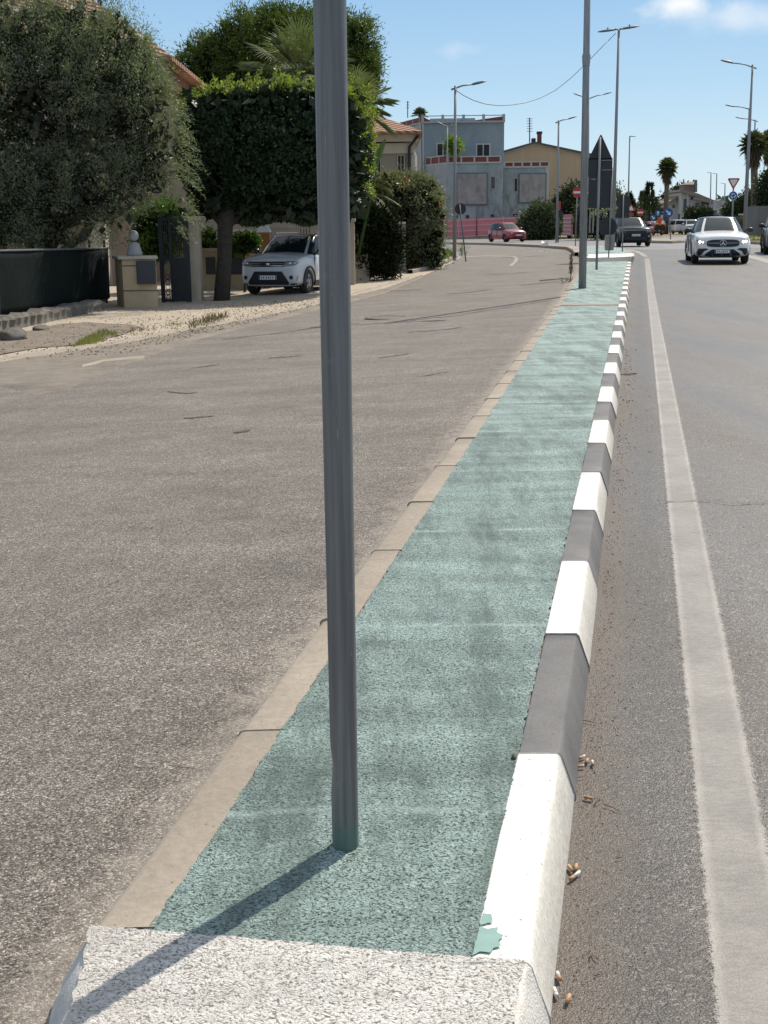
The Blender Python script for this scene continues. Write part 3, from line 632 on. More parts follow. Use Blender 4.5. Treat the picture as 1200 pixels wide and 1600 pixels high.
# ============================================================ POLES AND SIGNS
# near sign post: two faint flats, a dent, very slightly leaning
b_ = G(540, 1324, H_I); t_ = at(512, -160, b_[1]+.03)
near = thing('sign_post', 'grey galvanised steel post in the foreground rising from the green island surface', 'post', (b_[0], b_[1], b_[2]))
V = []; k = 40; hs = np.linspace(-.03, 2.3, 60); top = np.array([t_[0], t_[1]+.0, t_[2]])
R0 = .0405*.75
for h in hs:
    f = h/(top[2]-b_[2]); c = b_*(1-f)+top*f
    for j in range(k):
        a = 2*math.pi*j/k; r = R0*(1+.12*f)
        for a0, dp, wd in ((-1.75, .0022, .10), (-1.47, .0013, .07)):
            d = (a-a0+math.pi) % (2*math.pi)-math.pi; r -= dp*math.exp(-(d/wd)**2)
        d = (a-3.4+math.pi) % (2*math.pi)-math.pi; r -= .0055*math.exp(-(d/.9)**2)*math.exp(-((h-.20)/.035)**2)
        V.append((c[0]+r*math.cos(a), c[1]+r*math.sin(a), b_[2]+h))
n = len(hs); F = [(i*k+j, i*k+(j+1) % k, (i+1)*k+(j+1) % k, (i+1)*k+j) for i in range(n-1) for j in range(k)]
MB().add(V, F).build('pole', M_POLE, near, smooth=True)
mb = MB()
for i in range(26):
    a = random.uniform(-1.0, 1.4); d = R0+random.uniform(.0, .035)*random.random()
    ellipsoid(mb, (b_[0]+d*math.cos(a), b_[1]+d*math.sin(a), b_[2]+.001), (random.uniform(.003, .010), random.uniform(.003, .008), random.uniform(.002, .006)), 8, 5, .6)
for i in range(30):
    a = i*2*math.pi/30; ellipsoid(mb, (b_[0]+(R0+.002)*math.cos(a), b_[1]+(R0+.002)*math.sin(a), b_[2]), (.006, .006, random.uniform(.002, .005)), 7, 4, .5)
mb.build('mortar_collar', M_GREEN, near, smooth=True)
def lamp(label, bx, by, Y, tx, ty, arms, rad=.085, rt_=.045, heads=1, collar=None, mat=None, group='street lamps', side_heads=False):
    B = at(bx, by, Y); B[2] = gz(B[0], B[1]); T = at(tx, ty, Y); T = np.array([T[0], Y, T[2]]); mat = mat or M_GALV
    t = thing('street_lamp', label, 'street lamp', B, group)
    mb = MB(); tube(mb, [B, B*(1-.5)+T*.5, T], [rad, (rad+rt_)/2, rt_], 12); mb.build('pole', mat, t, smooth=True)
    mb = MB(); lathe(mb, B, [(rad*1.5, -.02), (rad*1.5, .02), (rad*1.15, .05), (rad, .12)], 12); mb.build('base_collar', mat, t, smooth=True)
    if collar: 
        c = B*(1-collar)+T*collar; mb = MB(); lathe(mb, c, [(rad*.9, -.2), (rad*1.05, 0), (rad*.9, .05)], 12); mb.build('pole_collar', mat, t, smooth=True)
    for (ex, ey, sx, sy, hl) in arms:         # arm end (px), arm start (px), head length in m
        S = at(sx, sy, Y); E_ = at(ex, ey, Y); d = E_-S; L_ = np.linalg.norm(d); u = d/L_
        mid = (S+E_)/2+np.array([0, 0, L_*.05]); ae = E_-u*hl*.85
        am = MB(); tube(am, [S, (S+ae)/2+np.array([0, 0, L_*.035]), ae], [rt_*.8, rt_*.65, rt_*.55], 8); am.build('arm', mat, t, smooth=True)
        hm = MB(); V = []; 
        v2 = np.array([0, 1., 0]); w2 = np.cross(u, v2); w2 = w2 if w2[2] > 0 else -w2
        for s_, wd, hh in ((0, .05, .04), (.12, .09, .055), (.45, .145, .06), (.8, .13, .045), (1, .05, .015)):
            c = E_-u*hl*(1-s_)
            for (a, b) in ((-1, -.5), (1, -.5), (1, 0), (.6, 1), (-.6, 1), (-1, 0)): V.append(c+v2*wd*a+w2*hh*b)
        hm.add(V, [(i*6+j, i*6+(j+1) % 6, (i+1)*6+(j+1) % 6, (i+1)*6+j) for i in range(4) for j in range(6)]+[tuple(range(6)), tuple(range(24, 30))]).build('lamp_head', M_DPOLE, t, smooth=True)
        if side_heads: nb = MB(); tube(nb, [E_-u*hl*.55, E_-u*hl*.55+np.array([0, 0, .14])], .035, 8); nb.build('photocell', M_DPOLE, t)
    return t
lamp('thick grey lamp column rising out of the frame from the green island', 910, 447, 28.2, 921, -190, [(830, -210, 920, -180, .6), (1010, -215, 921, -180, .6)], .088, .062, collar=.59)
lamp('tall thin column with two opposite lamp heads forming a T above the island', 957, 392, 62, 967, 47, [(934, 50, 966, 46, .85), (999, 41, 968, 46, .85)], .10, .055, side_heads=True)
lamp('single arm street lamp on the left kerb in front of the blue building', 710, 399, 54, 711.5, 134, [(760, 127, 705, 140, .62)], .085, .05)
lamp('single arm street lamp in front of the beige house between shrubs', 870, 366, 92, 873, 188, [(902, 182, 868, 192, .7)], .095, .06)
lamp('pale street lamp standing against the blue building wall', 698, 372, 128, 699, 198, [(680, 189, 700, 199, 1.0)], .09, .06)
lamp('double arm street lamp half hidden behind the thick column', 918, 362, 110, 920, 156, [(957, 144, 921, 154, .8), (896, 146, 919, 154, .8)], .10, .06)
lamp('tallest of the street lamps on the right, its arm reaching left', 1163, 372, 74, 1176, 101, [(1126, 94, 1182, 107, .8)], .125, .055)
lamp('lower street lamp just left of the tallest right hand lamp', 1162, 368, 100, 1171, 169, [(1133, 164, 1172, 171, .8)], .10, .06)
lamp('slim street lamp in front of the two big palms', 1173, 362, 115, 1180, 187, [(1149, 183, 1184, 190, .8)], .09, .06)
lamp('slender lamp with a short arm above the dark conifers', 981, 350, 150, 984, 213, [(994, 213.5, 984, 213, .75)], .10, .07)
for i, (x, ty, dx) in enumerate(((1111, 270, -7), (1120, 271.5, -7), (1133, 287, -7), (1184, 288, -5))):
    lamp(['distant lamp left of the pair above the white house', 'distant lamp right of the pair above the white house', 'small distant lamp just left of the give way sign', 'tiny distant lamp below the big palms'][i], x-1.5, 345, 230, x, ty, [(x+dx, ty-.6, x, ty, .9)], .12, .09)
def cable():
    pts = [(712, 141), (724, 149), (740, 157), (758, 162.5), (778, 165), (800, 164), (822, 160.5), (845, 153), (868, 141), (892, 122), (915, 100), (940, 74), (964, 50)]
    P_ = [at(x, y, 54+(62-54)*(x-712)/252) for x, y in pts]; mb = MB(); tube(mb, P_, .014, 6)
    o = mb.build('cable', M_BLACK, None, smooth=True); tag(o, 'black cable sagging between the left street lamp and the double headed column', 'cable'); anchor(o)
cable()
def plate(mb, c, pts, th=.02, n=(0, -1, 0), scale=1):
    """flat sign plate: pts are (x,z) offsets in m, facing -Y"""
    P_ = [np.array(c)+np.array([x*scale, 0, z*scale]) for x, z in pts]; extrude(mb, P_, (0, th, 0)); return mb
def disc(r, n=32): return [(r*math.cos(2*math.pi*i/n), r*math.sin(2*math.pi*i/n)) for i in range(n)]
def tri(r, up=1, rc=.12):
    q = []
    for k in range(3):
        a = math.pi/2*up+k*2*math.pi/3; c = (r*(1-rc*2)*math.cos(a), r*(1-rc*2)*math.sin(a))
        for j in range(-3, 4): b = a+j*math.pi/9; q.append((c[0]+rc*r*math.cos(b)*1.2, c[1]+rc*r*math.sin(b)*1.2))
    return q
def post(label, bx, by, Y, tx, ty, rad=.03, cat='road sign', mat=None, name='road_sign', group='road signs', z=None):
    B = at(bx, by, Y); B[2] = gz(B[0], B[1]) if z is None else z; T = at(tx, ty, Y); t = thing(name, label, cat, B, group)
    tube(MB(), [B, T], rad, 12).build('post', mat or M_DPOLE, t, smooth=True); return t, B, T
def face(t, c, pts, mat, name='sign_plate', th=.02, dy=0): return plate(MB(), np.array(c)+np.array([0, dy, 0]), pts, th).build(name, mat, t)
def rect(w, h): return [(-w/2, -h/2), (w/2, -h/2), (w/2, h/2), (-w/2, h/2)]
# sign seen from behind: pointed triangle over a square plate
Ya = G(932, 421.5, H_I)[1]
t, B, T = post('black backed triangular sign over a square plate, seen from behind on the island', 932, 421.5, Ya, 937.5, 214, .036, mat=M_GALV, z=None)
s = 1/ppm(Ya)
face(t, at(938.5, 231.5, Ya+.06), [(-18.8*s, -16.5*s), (18.8*s, -16.5*s), (1*s, 19.5*s), (0, 20*s), (-1*s, 19.5*s)], M_SIGNB)
face(t, at(938, 262, Ya+.06), rect(37.5*s, 28*s), M_SIGNB)
for y in (250.5, 265.5): box(MB(), at(940, y+.7, Ya+.05), at(956.5, y-.7, Ya+.03)).build('bracket', M_GALV, t)
# second post: plate, round plate and a grey box
Yb = G(951, 408, 0)[1]
t, B, T = post('black sign backs on a post with a grey metal box near its foot', 950.5, 408, Yb, 957, 262, .03, mat=M_GALV)
s = 1/ppm(Yb)
face(t, at(940, 296, Yb+.05), [(-20*s, -28*s), (17*s, -28*s), (17*s, 22*s), (14*s, 28*s), (-20*s, 24*s)], M_SIGNB)
box(MB(), at(923, 281, Yb+.04), at(931, 279.2, Yb+.01)).build('bracket', M_GALV, t)
face(t, at(949.5, 354.5, Yb+.05), disc(14.5*s), M_SIGNB, 'round_sign_plate')
c = at(952, 379, Yb); mb = MB(); box(mb, c+np.array([-6.5*s, -.14, -12*s]), c+np.array([6.3*s, .12, 12*s]))
cb = mb.build('control_box', pm('grey_cabinet', (.30, .31, .29), (.24, .25, .235), 12, .5), t, bevel=.02)
tube(MB(), [c+np.array([0, -.16, -12*s]), c+np.array([0, -.16, 12*s])], .02, 8).build('box_strap', M_DPOLE, cb)
Yc = G(972.5, 393, .13)[1]; s = 1/ppm(Yc)
t, B, T = post('thin post with stacked black round sign backs on the far island tip', 972.5, 393, Yc, 974, 305, .028, mat=M_GALV)
face(t, at(974, 316, Yc+.05), disc(11.5*s), M_SIGNB, 'round_sign_plate'); face(t, at(973.5, 333, Yc+.06), rect(20*s, 15*s), M_SIGNB)
ellipsoid(MB(), at(974, 362, Yc+.05), (3*s, .05, 3*s)).build('reflector', M_SIGNB, t)
def noentry(label, bx, by, cx, cy, rpx, Y):
    t, B, T = post(label, bx, by, Y, cx, cy-rpx*.6, .03, mat=M_GALV); s = 1/ppm(Y); c = at(cx, cy, Y-.06)
    face(t, c, disc(rpx*s), M_RED, 'sign_plate'); face(t, c, rect(rpx*1.55*s, rpx*.42*s), M_WHITE, 'white_bar', .01, -.012)
noentry('red and white round no entry sign left of the thick column', 899, 380, 902, 300.5, 7.6, 74)
noentry('distant red no entry sign behind the black car', 1000, 355, 1000.5, 332, 5.6, 150)
# leaning sign on the left
Yl = G(728, 409, 0)[1]; s = 1/ppm(Yl)
t, B, T = post('leaning thin post with a black round sign back by the left kerb', 728, 409, Yl, 718, 319, .026, mat=M_DPOLE)
face(t, at(719.3, 326.5, Yl+.05), disc(8.8*s), M_SIGNB, 'round_sign_plate')
# give way + roundabout sign
Yg = 92; s = 1/ppm(Yg)
t, B, T = post('red and white give way triangle above a blue roundabout disc', 1143, 372, Yg, 1146.5, 281, .06, mat=M_GALV)
c = at(1146.3, 285.5, Yg-.09); face(t, c+np.array([0, 0, 1.0*s]), tri(11.2*s, -1), M_RED, 'give_way_plate')
face(t, c+np.array([0, 0, 1.0*s]), tri(7.2*s, -1), M_WHITE, 'give_way_centre', .01, -.012)
c = at(1145.5, 305.8, Yg-.09); rp = face(t, c, disc(6.8*s), M_WHITE, 'round_plate'); face(t, c, disc(6.2*s), M_BLUE, 'blue_field', .01, -.011)
for k in range(3):
    a = math.pi/2+k*2*math.pi/3; q = []
    for j in range(7): b = a+j*.2-.6; q.append((3.9*s*math.cos(b), 3.9*s*math.sin(b)))
    for j in range(6, -1, -1): b = a+j*.2-.6; q.append((2.4*s*math.cos(b), 2.4*s*math.sin(b)))
    face(t, c, q, M_WHITE, 'arrow', .01, -.022)
    b = a+.62; face(t, c, [(4.9*s*math.cos(b), 4.9*s*math.sin(b)), (1.5*s*math.cos(b), 1.5*s*math.sin(b)), (3.2*s*math.cos(b+.45), 3.2*s*math.sin(b+.45))], M_WHITE, 'arrow', .01, -.022)
def arrow(s, ang):
    q = [(-.12, -.62), (.12, -.62), (.12, .05), (.42, .05), (0, .62), (-.42, .05), (-.12, .05)]
    return [((x*math.cos(ang)-y*math.sin(ang))*s, (x*math.sin(ang)+y*math.cos(ang))*s) for x, y in q]
def bluesign(label, bx, by, cx, cy, rpx, Y, ang, chevron=False):
    t, B, T = post(label, bx, by, Y, cx, cy, .035); s = 1/ppm(Y); c = at(cx, cy, Y-.07)
    face(t, c, disc(rpx*s), M_BLUE, 'sign_plate'); face(t, c, arrow(rpx*s*1.15, ang), M_WHITE, 'arrow', .01, -.012)
bluesign('blue keep right sign with a white diagonal arrow on the small island', 1048, 378, 1044.5, 332.5, 7.0, 96, math.radians(-135))
bluesign('small blue sign with an arrow pointing down right beside the red barrier car', 1021, 357, 1020.5, 340, 4.7, 130, math.radians(-135))
bluesign('small blue sign with an upward arrow between the other blue signs', 1028, 355, 1028, 333, 4.6, 140, 0)
t, B, T = post('distant red bordered warning triangle beside the black round signs', 986, 352, 140, 986, 322, .04); s = 1/ppm(140)
face(t, at(986, 326, 139.9), tri(7.5*s, 1), M_RED); face(t, at(986, 326, 139.9), tri(4.6*s, 1), M_WHITE, 'sign_centre', .01, -.012); face(t, at(986, 335, 139.9), rect(8*s, 5*s), M_RED, 'lower_plate')
t, B, T = post('dark sign on a short post seen edge on beyond the small island', 1061, 356, 150, 1061, 336, .05); face(t, at(1061, 339, 149.9), rect(3*1/ppm(150), 9/ppm(150)), M_SIGNB)
# direction board
Yd = 190; s = 1/ppm(Yd)
t = thing('direction_board', 'pale rectangular direction board with faint text lines behind the white car', 'road sign', at(1123, 350, Yd)); 
face(t, at(1123.5, 321, Yd), rect(18*s, 14.5*s), pm('board_pale', (.42, .43, .40), (.36, .37, .34), 2, .6), 'sign_plate')
for k, (y, w_) in enumerate(((316, 11), (319.5, 7), (323, 9.5))): face(t, at(1123.5, y, Yd), rect(w_*s, .9*s), pm('board_text', (.16, .17, .18)), 'text_line', .01, -.012)
for x in (1117, 1130): tube(MB(), [at(x, 350, Yd+.1), at(x, 316, Yd+.1)], .07, 8).build('post', M_DPOLE, t)
# red/white stacked barrier and small things near the far verge
t = thing('lattice_sign', 'pinkish red slatted barrier panel by the hedge left of the column', 'barrier', at(885, 369, 100)); s = 1/ppm(100)
box(MB(), at(880, 368, 100), at(891, 336, 100.05)).build('panel', pm('barrier_pink', (.50, .22, .22), (.42, .2, .2), 4, .6), t)
for y in (341, 347, 353, 359, 365): box(MB(), at(879.5, y+.8, 99.93), at(891.5, y-.8, 99.97)).build('stripe', pm('barrier_white', (.6, .5, .48)), t)
t, B, T = post('small black round sign with a red plate above, by the street lamp between the shrubs', 873, 366, 95, 874, 318, .03); s = 1/ppm(95); face(t, at(874.5, 334, 94.9), disc(5.3*s), M_SIGNB); face(t, at(874, 320.5, 94.9), rect(4.5*s, 12*s), M_RED, 'upper_plate')
t = thing('yellow_bollard', 'yellow marker post beside the red hatchback', 'bollard', G(823, 371)); box(MB(), at(820.5, 369.5, G(823, 371)[1]), at(825, 352, G(823, 371)[1]+.25)).build('body', pm('yellow_paint', (.55, .33, .04)), t, bevel=.03); box(MB(), at(820, 353, G(823, 371)[1]-.02), at(825.5, 351.4, G(823, 371)[1]+.27)).build('cap', M_BLACK, t)

# ============================================================ BUILDINGS
M_BLUEW = None
def stucco(name, c1, c2, stain, sc=.35, amt=.75):
    m, n, p, o = newmat(name); P_ = pos(n)
    col = mix(n, ramp(n, noise(n, P_, sc, 6, .65), [(.35, 0.), (.65, 1.)]), c1, c2)
    st = ramp(n, noise(n, pos(n, (1, 1, .45)), sc*2.6, 7, .7), [(.50, 0.), (.66, amt)])
    col = mix(n, st, col, stain)
    col = mix(n, ramp(n, noise(n, pos(n, (4, 4, .25)), sc*3, 5, .6), [(.55, 0.), (.75, .35)]), col, tuple(min(1, c*1.4) for c in c1))
    n.links.new(col, p.inputs['Base Color']); p.inputs['Roughness'].default_value = .92; bump(n, p, noise(n, P_, 6, 6), .02); return m
M_BLUEW = stucco('faded_blue_plaster', (.33, .375, .375), (.25, .29, .30), (.12, .12, .11), .4)
M_BLUEU = stucco('grey_blue_plaster', (.25, .29, .31), (.215, .255, .28), (.15, .17, .18), .4, .4)
M_GREYW = stucco('grey_plaster', (.38, .37, .37), (.32, .31, .31), (.22, .21, .2), .4, .4)
M_BRICKR = pm('dark_red_brick', (.22, .062, .045), (.16, .05, .04), 3, .9); M_PALE = pm('pale_plaster_post', (.48, .45, .42))
M_BEIGE = stucco('beige_plaster', (.50, .36, .24), (.46, .33, .22), (.38, .28, .19), .3, .3)
M_BILL = stucco('weathered_panel', (.36, .33, .31), (.26, .24, .23), (.17, .15, .14), .6, .7)
M_TILE = None
def tilemat(name):
    m, n, p, o = newmat(name); P_ = pos(n)
    wv = n.nodes.new('ShaderNodeTexWave'); wv.inputs['Scale'].default_value = 1.6; wv.bands_direction = 'DIAGONAL'; wv.inputs['Distortion'].default_value = .4; n.links.new(P_, wv.inputs['Vector'])
    col = mix(n, ramp(n, noise(n, P_, 7, 5, .7), [(.3, 0.), (.7, 1.)]), (.36, .19, .12), (.25, .145, .10))
    col = mix(n, 1., col, ramp(n, wv.outputs[0], [(0., .72), (.6, 1.1)]), 'MULTIPLY'); n.links.new(col, p.inputs['Base Color']); p.inputs['Roughness'].default_value = .9
    bump(n, p, wv.outputs[0], .06); return m
M_TILE = tilemat('terracotta_tiles')
def xz(px, py, Y): return at(px, py, Y)
def win(par, x0, x1, y0, y1, Y, panes=2, fm=None, name='window'):
    """window on a wall facing -Y at depth Y: projecting frame with dark panes set back in it"""
    a, b = at(x0, y1, Y), at(x1, y0, Y); fr = MB(); w_ = b[0]-a[0]; t_ = min(.14, w_*.12)
    box(fr, (a[0]-t_, Y-.08, a[2]-t_), (b[0]+t_, Y+.02, a[2])); box(fr, (a[0]-t_, Y-.08, b[2]), (b[0]+t_, Y+.02, b[2]+t_))
    for i in range(panes+1):
        x = a[0]+w_*i/panes; e = t_ if i in (0, panes) else t_*.8; x0_ = x-e if i == 0 else (x if i == panes else x-e/2); box(fr, (x0_, Y-.075, a[2]), (x0_+e, Y+.02, b[2]))
    f = fr.build(name, fm or M_PALE, par); box(MB(), (a[0], Y-.03, a[2]), (b[0], Y-.01, b[2])).build('pane', M_PANE, f); return f
def pwall(mb, plan, ztop, z0=None):
    prism(mb, plan, -.6 if z0 is None else z0, ztop); return mb
M_PANE = pm('dark_pane', (.02, .022, .025), (.035, .04, .045), 2, .5, spec=.2)
# derelict blue building
D = thing('derelict_building', 'faded blue and grey derelict building with boarded panels and dark red brick parapets', 'building', (9, 140, 0))
Yu, Yl_ = 141.5, 137.0
zt = lambda px, py, Y: at(px, py, Y)[2]; xx = lambda px, Y: at(px, 300, Y)[0]
up_plan = [(xx(661, Yu), Yu), (xx(787, Yu), Yu), (xx(787, Yu), Yu+13), (xx(628, 150), Yu+13), (xx(628, 150), 150)]
ztu = zt(720, 192, Yu)
pwall(MB(), up_plan, ztu).build('upper_storey', M_BLUEU, D)
box(MB(), (xx(661, Yu)-.06, Yu-.05, 0), (xx(661, Yu)+.12, Yu+.1, ztu)).build('corner_strip', M_PALE, D)
# left grey flank, proud of the upper block
fp = [(xx(627, 150)-.03, 150-.04), (xx(660, Yu)-.07, Yu-.03), (xx(660, Yu)-.07, Yu+.6), (xx(627, 150)-.03, 150.6)]
prism(MB(), fp, -.5, ztu-.02).build('flank_wall', M_GREYW, D)
zp = zt(720, 181.5, Yu)
pp = [(xx(625, 150)-.3, 149.7), (xx(661, Yu), Yu-.25), (xx(788, Yu), Yu-.25), (xx(788, Yu), Yu+.1), (xx(661, Yu), Yu+.1), (xx(625, 150), 150.1)]
prism(MB(), pp, ztu, ztu+.18).build('cornice', M_GREYW, D)
par = MB(); 
def seg(mb, x0, y0, x1, y1, z0, z1, th=.2):
    d = np.array([x1-x0, y1-y0]); d = d/np.linalg.norm(d); nn = np.array([-d[1], d[0]])*th; prism(mb, [(x0, y0), (x1, y1), (x1+nn[0], y1+nn[1]), (x0+nn[0], y0+nn[1])], z0, z1)
A0, A1 = (xx(625, 150)-.2, 149.8), (xx(661, Yu), Yu-.15)
seg(par, *A0, *A1, ztu+.18, zp); par.build('brick_parapet', M_BRICKR, D)
par = MB(); xa, xb, xr = xx(661, Yu), xx(752, Yu), xx(787, Yu)
yb_, yt_ = Yu-.15, Yu+.05
prism(par, [(xa, yb_), (xx(672, Yu), yb_), (xx(672, Yu), yt_), (xa, yt_)], ztu+.18, [zp, ztu+.3, ztu+.3, zp]); par.build('brick_parapet', M_BRICKR, D); par = MB(); prism(par, [(xx(742, Yu), yb_), (xr, yb_), (xr, yt_), (xx(742, Yu), yt_)], ztu+.18, [ztu+.25, zp-.05, zp-.05, ztu+.25]); par.build('brick_parapet', M_BRICKR, D)
par = MB(); box(par, (xx(672, Yu), Yu-.12, ztu+.18), (xx(742, Yu), Yu, zp-.22)); par.build('parapet_panel', pm('pale_blue_panel', (.36, .40, .44)), D)
rl = MB(); box(rl, (xa, Yu-.2, zp), (xr+.05, Yu-.05, zp+.08)); rl.build('parapet_rail', M_GREYW, D)
for x in (661, 692, 724, 755, 786): box(MB(), (xx(x, Yu)-.14, Yu-.24, ztu+.18), (xx(x, Yu)+.14, Yu+.1, zp+.15)).build('parapet_post', M_GREYW, D)
for k in range(4): 
    f = (k+.5)/4; box(MB(), (A0[0]*(1-f)+A1[0]*f-.06, A0[1]*(1-f)+A1[1]*f-.1, ztu+.18), (A0[0]*(1-f)+A1[0]*f+.06, A0[1]*(1-f)+A1[1]*f+.1, zp+.03)).build('parapet_post', M_PALE, D)
win(D, 683.5, 701, 225, 243, Yu, 2); win(D, 745.5, 764.5, 226, 244, Yu, 2)
for (a, b) in ((700, 212), (756, 206)): box(MB(), (xx(a, Yu)-.03, Yu-.03, 5.5), (xx(a, Yu)+.03, Yu-.005, ztu)).build('wall_seam', M_PALE, D) if a == 700 else None
lo_plan = [(xx(662, 142), 142.2), (xx(699, Yl_), Yl_), (xx(786, Yl_), Yl_), (xx(786, Yl_), 141.4), (xx(662, 142), 142.4)]
zl = zt(740, 255.5, Yl_); pwall(MB(), lo_plan, zl).build('lower_storey', M_BLUEW, D)
prism(MB(), [(lo_plan[0][0]-.05, lo_plan[0][1]-.05), (lo_plan[1][0]-.03, Yl_-.05), (lo_plan[1][0]-.03, Yl_+.4), (lo_plan[0][0], 142.6)], -.5, zl-.02).build('flank_wall', M_GREYW, D)
Yw = 138.5; zr = zt(820, 262, Yw); pwall(MB(), [(xx(786, Yw)+.02, Yw), (xx(857, Yw), Yw), (xx(857, Yw), Yw+9), (xx(786, Yw)+.02, Yw+9)], zr).build('right_wing', M_BLUEW, D)
box(MB(), (xx(852, Yw), Yw-.04, 0), (xx(857.5, Yw), Yw-.003, zr)).build('corner_strip', M_PALE, D)
def brickrail(x0, y0, x1, y1, z0, z1, n):
    sg = MB(); seg(sg, x0, y0, x1, y1, z0, z1, .18); sg.build('brick_parapet', M_BRICKR, D)
    r2 = MB(); seg(r2, x0, y0-.08, x1, y1-.08, z1, z1+.12, .3); seg(r2, x0, y0-.12, x1, y1-.12, z0-.16, z0-.003, .4); r2.build('parapet_rail', M_PALE, D)
    for i in range(n+1): f = i/n; x, y = x0*(1-f)+x1*f, y0*(1-f)+y1*f; box(MB(), (x-.09, y-.06, z0), (x+.09, y+.22, z1)).build('parapet_post', M_PALE, D)
zb1 = zt(740, 254, Yl_); brickrail(lo_plan[0][0], 142.1, lo_plan[1][0], Yl_, zl+.16, zt(700, 243.5, Yl_), 3); brickrail(lo_plan[1][0]+.1, Yl_, lo_plan[2][0]-.3, Yl_, zl+.16, zt(740, 245.5, Yl_), 4); brickrail(xx(788, Yw), Yw, xx(857, Yw), Yw, zr+.16, zt(820, 254, Yw), 5)
for (x0, x1, y0, y1, Y) in ((714.5, 760, 271.5, 319, Yl_), (811.5, 852, 272, 316, Yw)):
    a, b = at(x0, y1, Y), at(x1, y0, Y); fr = MB(); box(fr, (a[0]-.12, Y-.14, a[2]-.12), (b[0]+.12, Y-.02, b[2]+.12)); f = fr.build('boarded_panel_frame', M_DPOLE, D); box(MB(), (a[0], Y-.19, a[2]), (b[0], Y-.145, b[2])).build('boarded_panel', M_BILL, f)
win(D, 767.5, 773, 276, 295, Yl_, 2); win(D, 804, 808, 279, 299, Yw, 1)
for x0, x1, y0, y1, Y in ((728, 733, 336, 341, Yl_), (767, 772, 335, 339, Yl_), (802, 809, 334, 338, Yw), (711, 715, 336, 341, Yl_)): box(MB(), at(x0, y1, Y-.06), at(x1, y0, Y-.003)).build('vent_opening', M_BLACK, D)
box(MB(), at(638, 262, 150), at(640, 240, 149)).build('drain_pipe', M_GREYW, D)
for (x, y0, y1, Y) in ((637, 158, 184, 149.5),): 
    t = thing('antenna', 'thin roof antenna on the left end of the derelict building', 'antenna', at(x, y1, Y)); tube(MB(), [at(x, y1, Y), at(x, y0, Y)], .06, 6).build('mast', M_DPOLE, t)
    for k in range(3): box(MB(), at(x-2, y0+2+k*4.5, Y), at(x+2.5, y0+1.2+k*4.5, Y+.06)).build('element', M_DPOLE, t)
# beige gabled house
Hs = thing('beige_house', 'beige gable end house behind the shrubs with a chimney', 'house', (xx(850, 152), 152, 0)); Yh = 152
g = [at(786, 350, Yh), at(925, 350, Yh), at(925, 243, Yh), at(836, 224, Yh), at(786, 238, Yh)]
for q in g[:2]: q[2] = -.5
extrude(MB(), g, (0, 16, 0)).build('wall', M_BEIGE, Hs)
rf = MB(); extrude(rf, [at(784, 239, Yh-.4), at(836, 224, Yh-.4), at(836, 221, Yh-.4), at(784, 236, Yh-.4)], (0, 17, 0)); extrude(rf, [at(836, 224, Yh-.4), at(930, 244.5, Yh-.4), at(930, 241, Yh-.4), at(836, 221, Yh-.4)], (0, 17, 0)); roof = rf.build('roof', pm('dark_roof', (.10, .085, .08), (.07, .065, .06)), Hs)
vb = MB(); extrude(vb, [at(786, 240.5, Yh-.15), at(836, 226, Yh-.15), at(836, 224.2, Yh-.15), at(786, 238.8, Yh-.15)], (0, .12, 0)); extrude(vb, [at(836, 226, Yh-.15), at(925, 245, Yh-.15), at(925, 243.4, Yh-.15), at(836, 224.2, Yh-.15)], (0, .12, 0)); vb.build('barge_board', M_PALE, Hs)
ch = MB(); box(ch, at(840, 225, Yh+1.5), at(845.5, 207, Yh+2.1)); ch.build('chimney', M_BRICKR, roof); box(MB(), at(839.3, 209, Yh+1.4), at(846.2, 206, Yh+2.2)).build('chimney_cap', M_BLACK, roof); box(MB(), at(831, 223, Yh+1.5), at(836, 216.5, Yh+2.2)).build('roof_vent', M_BLACK, roof)
box(MB(), (xx(787, Yh), Yh-.05, zt(860, 299, Yh)), (xx(925, Yh), Yh-.003, zt(860, 298, Yh))).build('string_course', M_PALE, Hs)
t = thing('antenna', 'tall multi element antenna on the beige house roof', 'antenna', at(827.5, 222, Yh+2)); tube(MB(), [at(827.5, 223, Yh+2), at(827.5, 184, Yh+2)], .07, 6).build('mast', M_DPOLE, t)
for k, y in enumerate((185.5, 189, 193, 197, 201, 205)): box(MB(), at(823, y+.5, Yh+1.95), at(832, y-.3, Yh+2.02)).build('element', M_DPOLE, t)
# villa behind the oleander
Yv = 62
Vv = thing('villa', 'grey beige villa with a tiled hip roof, its right corner showing above the oleander', 'house', (xx(600, Yv), Yv, 0))
M_VW = stucco('villa_plaster', (.30, .27, .225), (.27, .24, .20), (.2, .18, .15), .5, .35); M_TRIM = pm('cream_trim', (.52, .46, .37), (.47, .42, .34), 3, .8)
wl = [(xx(380, Yv), Yv), (xx(647, Yv), Yv), (xx(652, Yv+7), Yv+7), (xx(380, Yv), Yv+7)]; zv = zt(610, 232, Yv)
prism(MB(), wl, -.5, zv).build('wall', M_VW, Vv)
cx0 = xx(641.5, Yv); box(MB(), (cx0, Yv-.12, -.4), (xx(649, Yv), Yv+.35, zv-.3)).build('corner_pilaster', M_TRIM, Vv)
co2 = MB(); z1, z2, z3 = zt(610, 236, Yv), zt(610, 227, Yv), zt(610, 221, Yv)
box(co2, (xx(380, Yv), Yv-.1, z1-.12), (xx(648, Yv), Yv-.003, z1+.35)); box(co2, (xx(380, Yv), Yv-.45, z2+.15), (xx(654, Yv), Yv+6, z3+.28)); co2.build('cornice', M_TRIM, Vv)
ap = [at(372, 224, Yv-.7), at(660, 211, Yv-.7)]; ze = zt(655, 210, Yv)
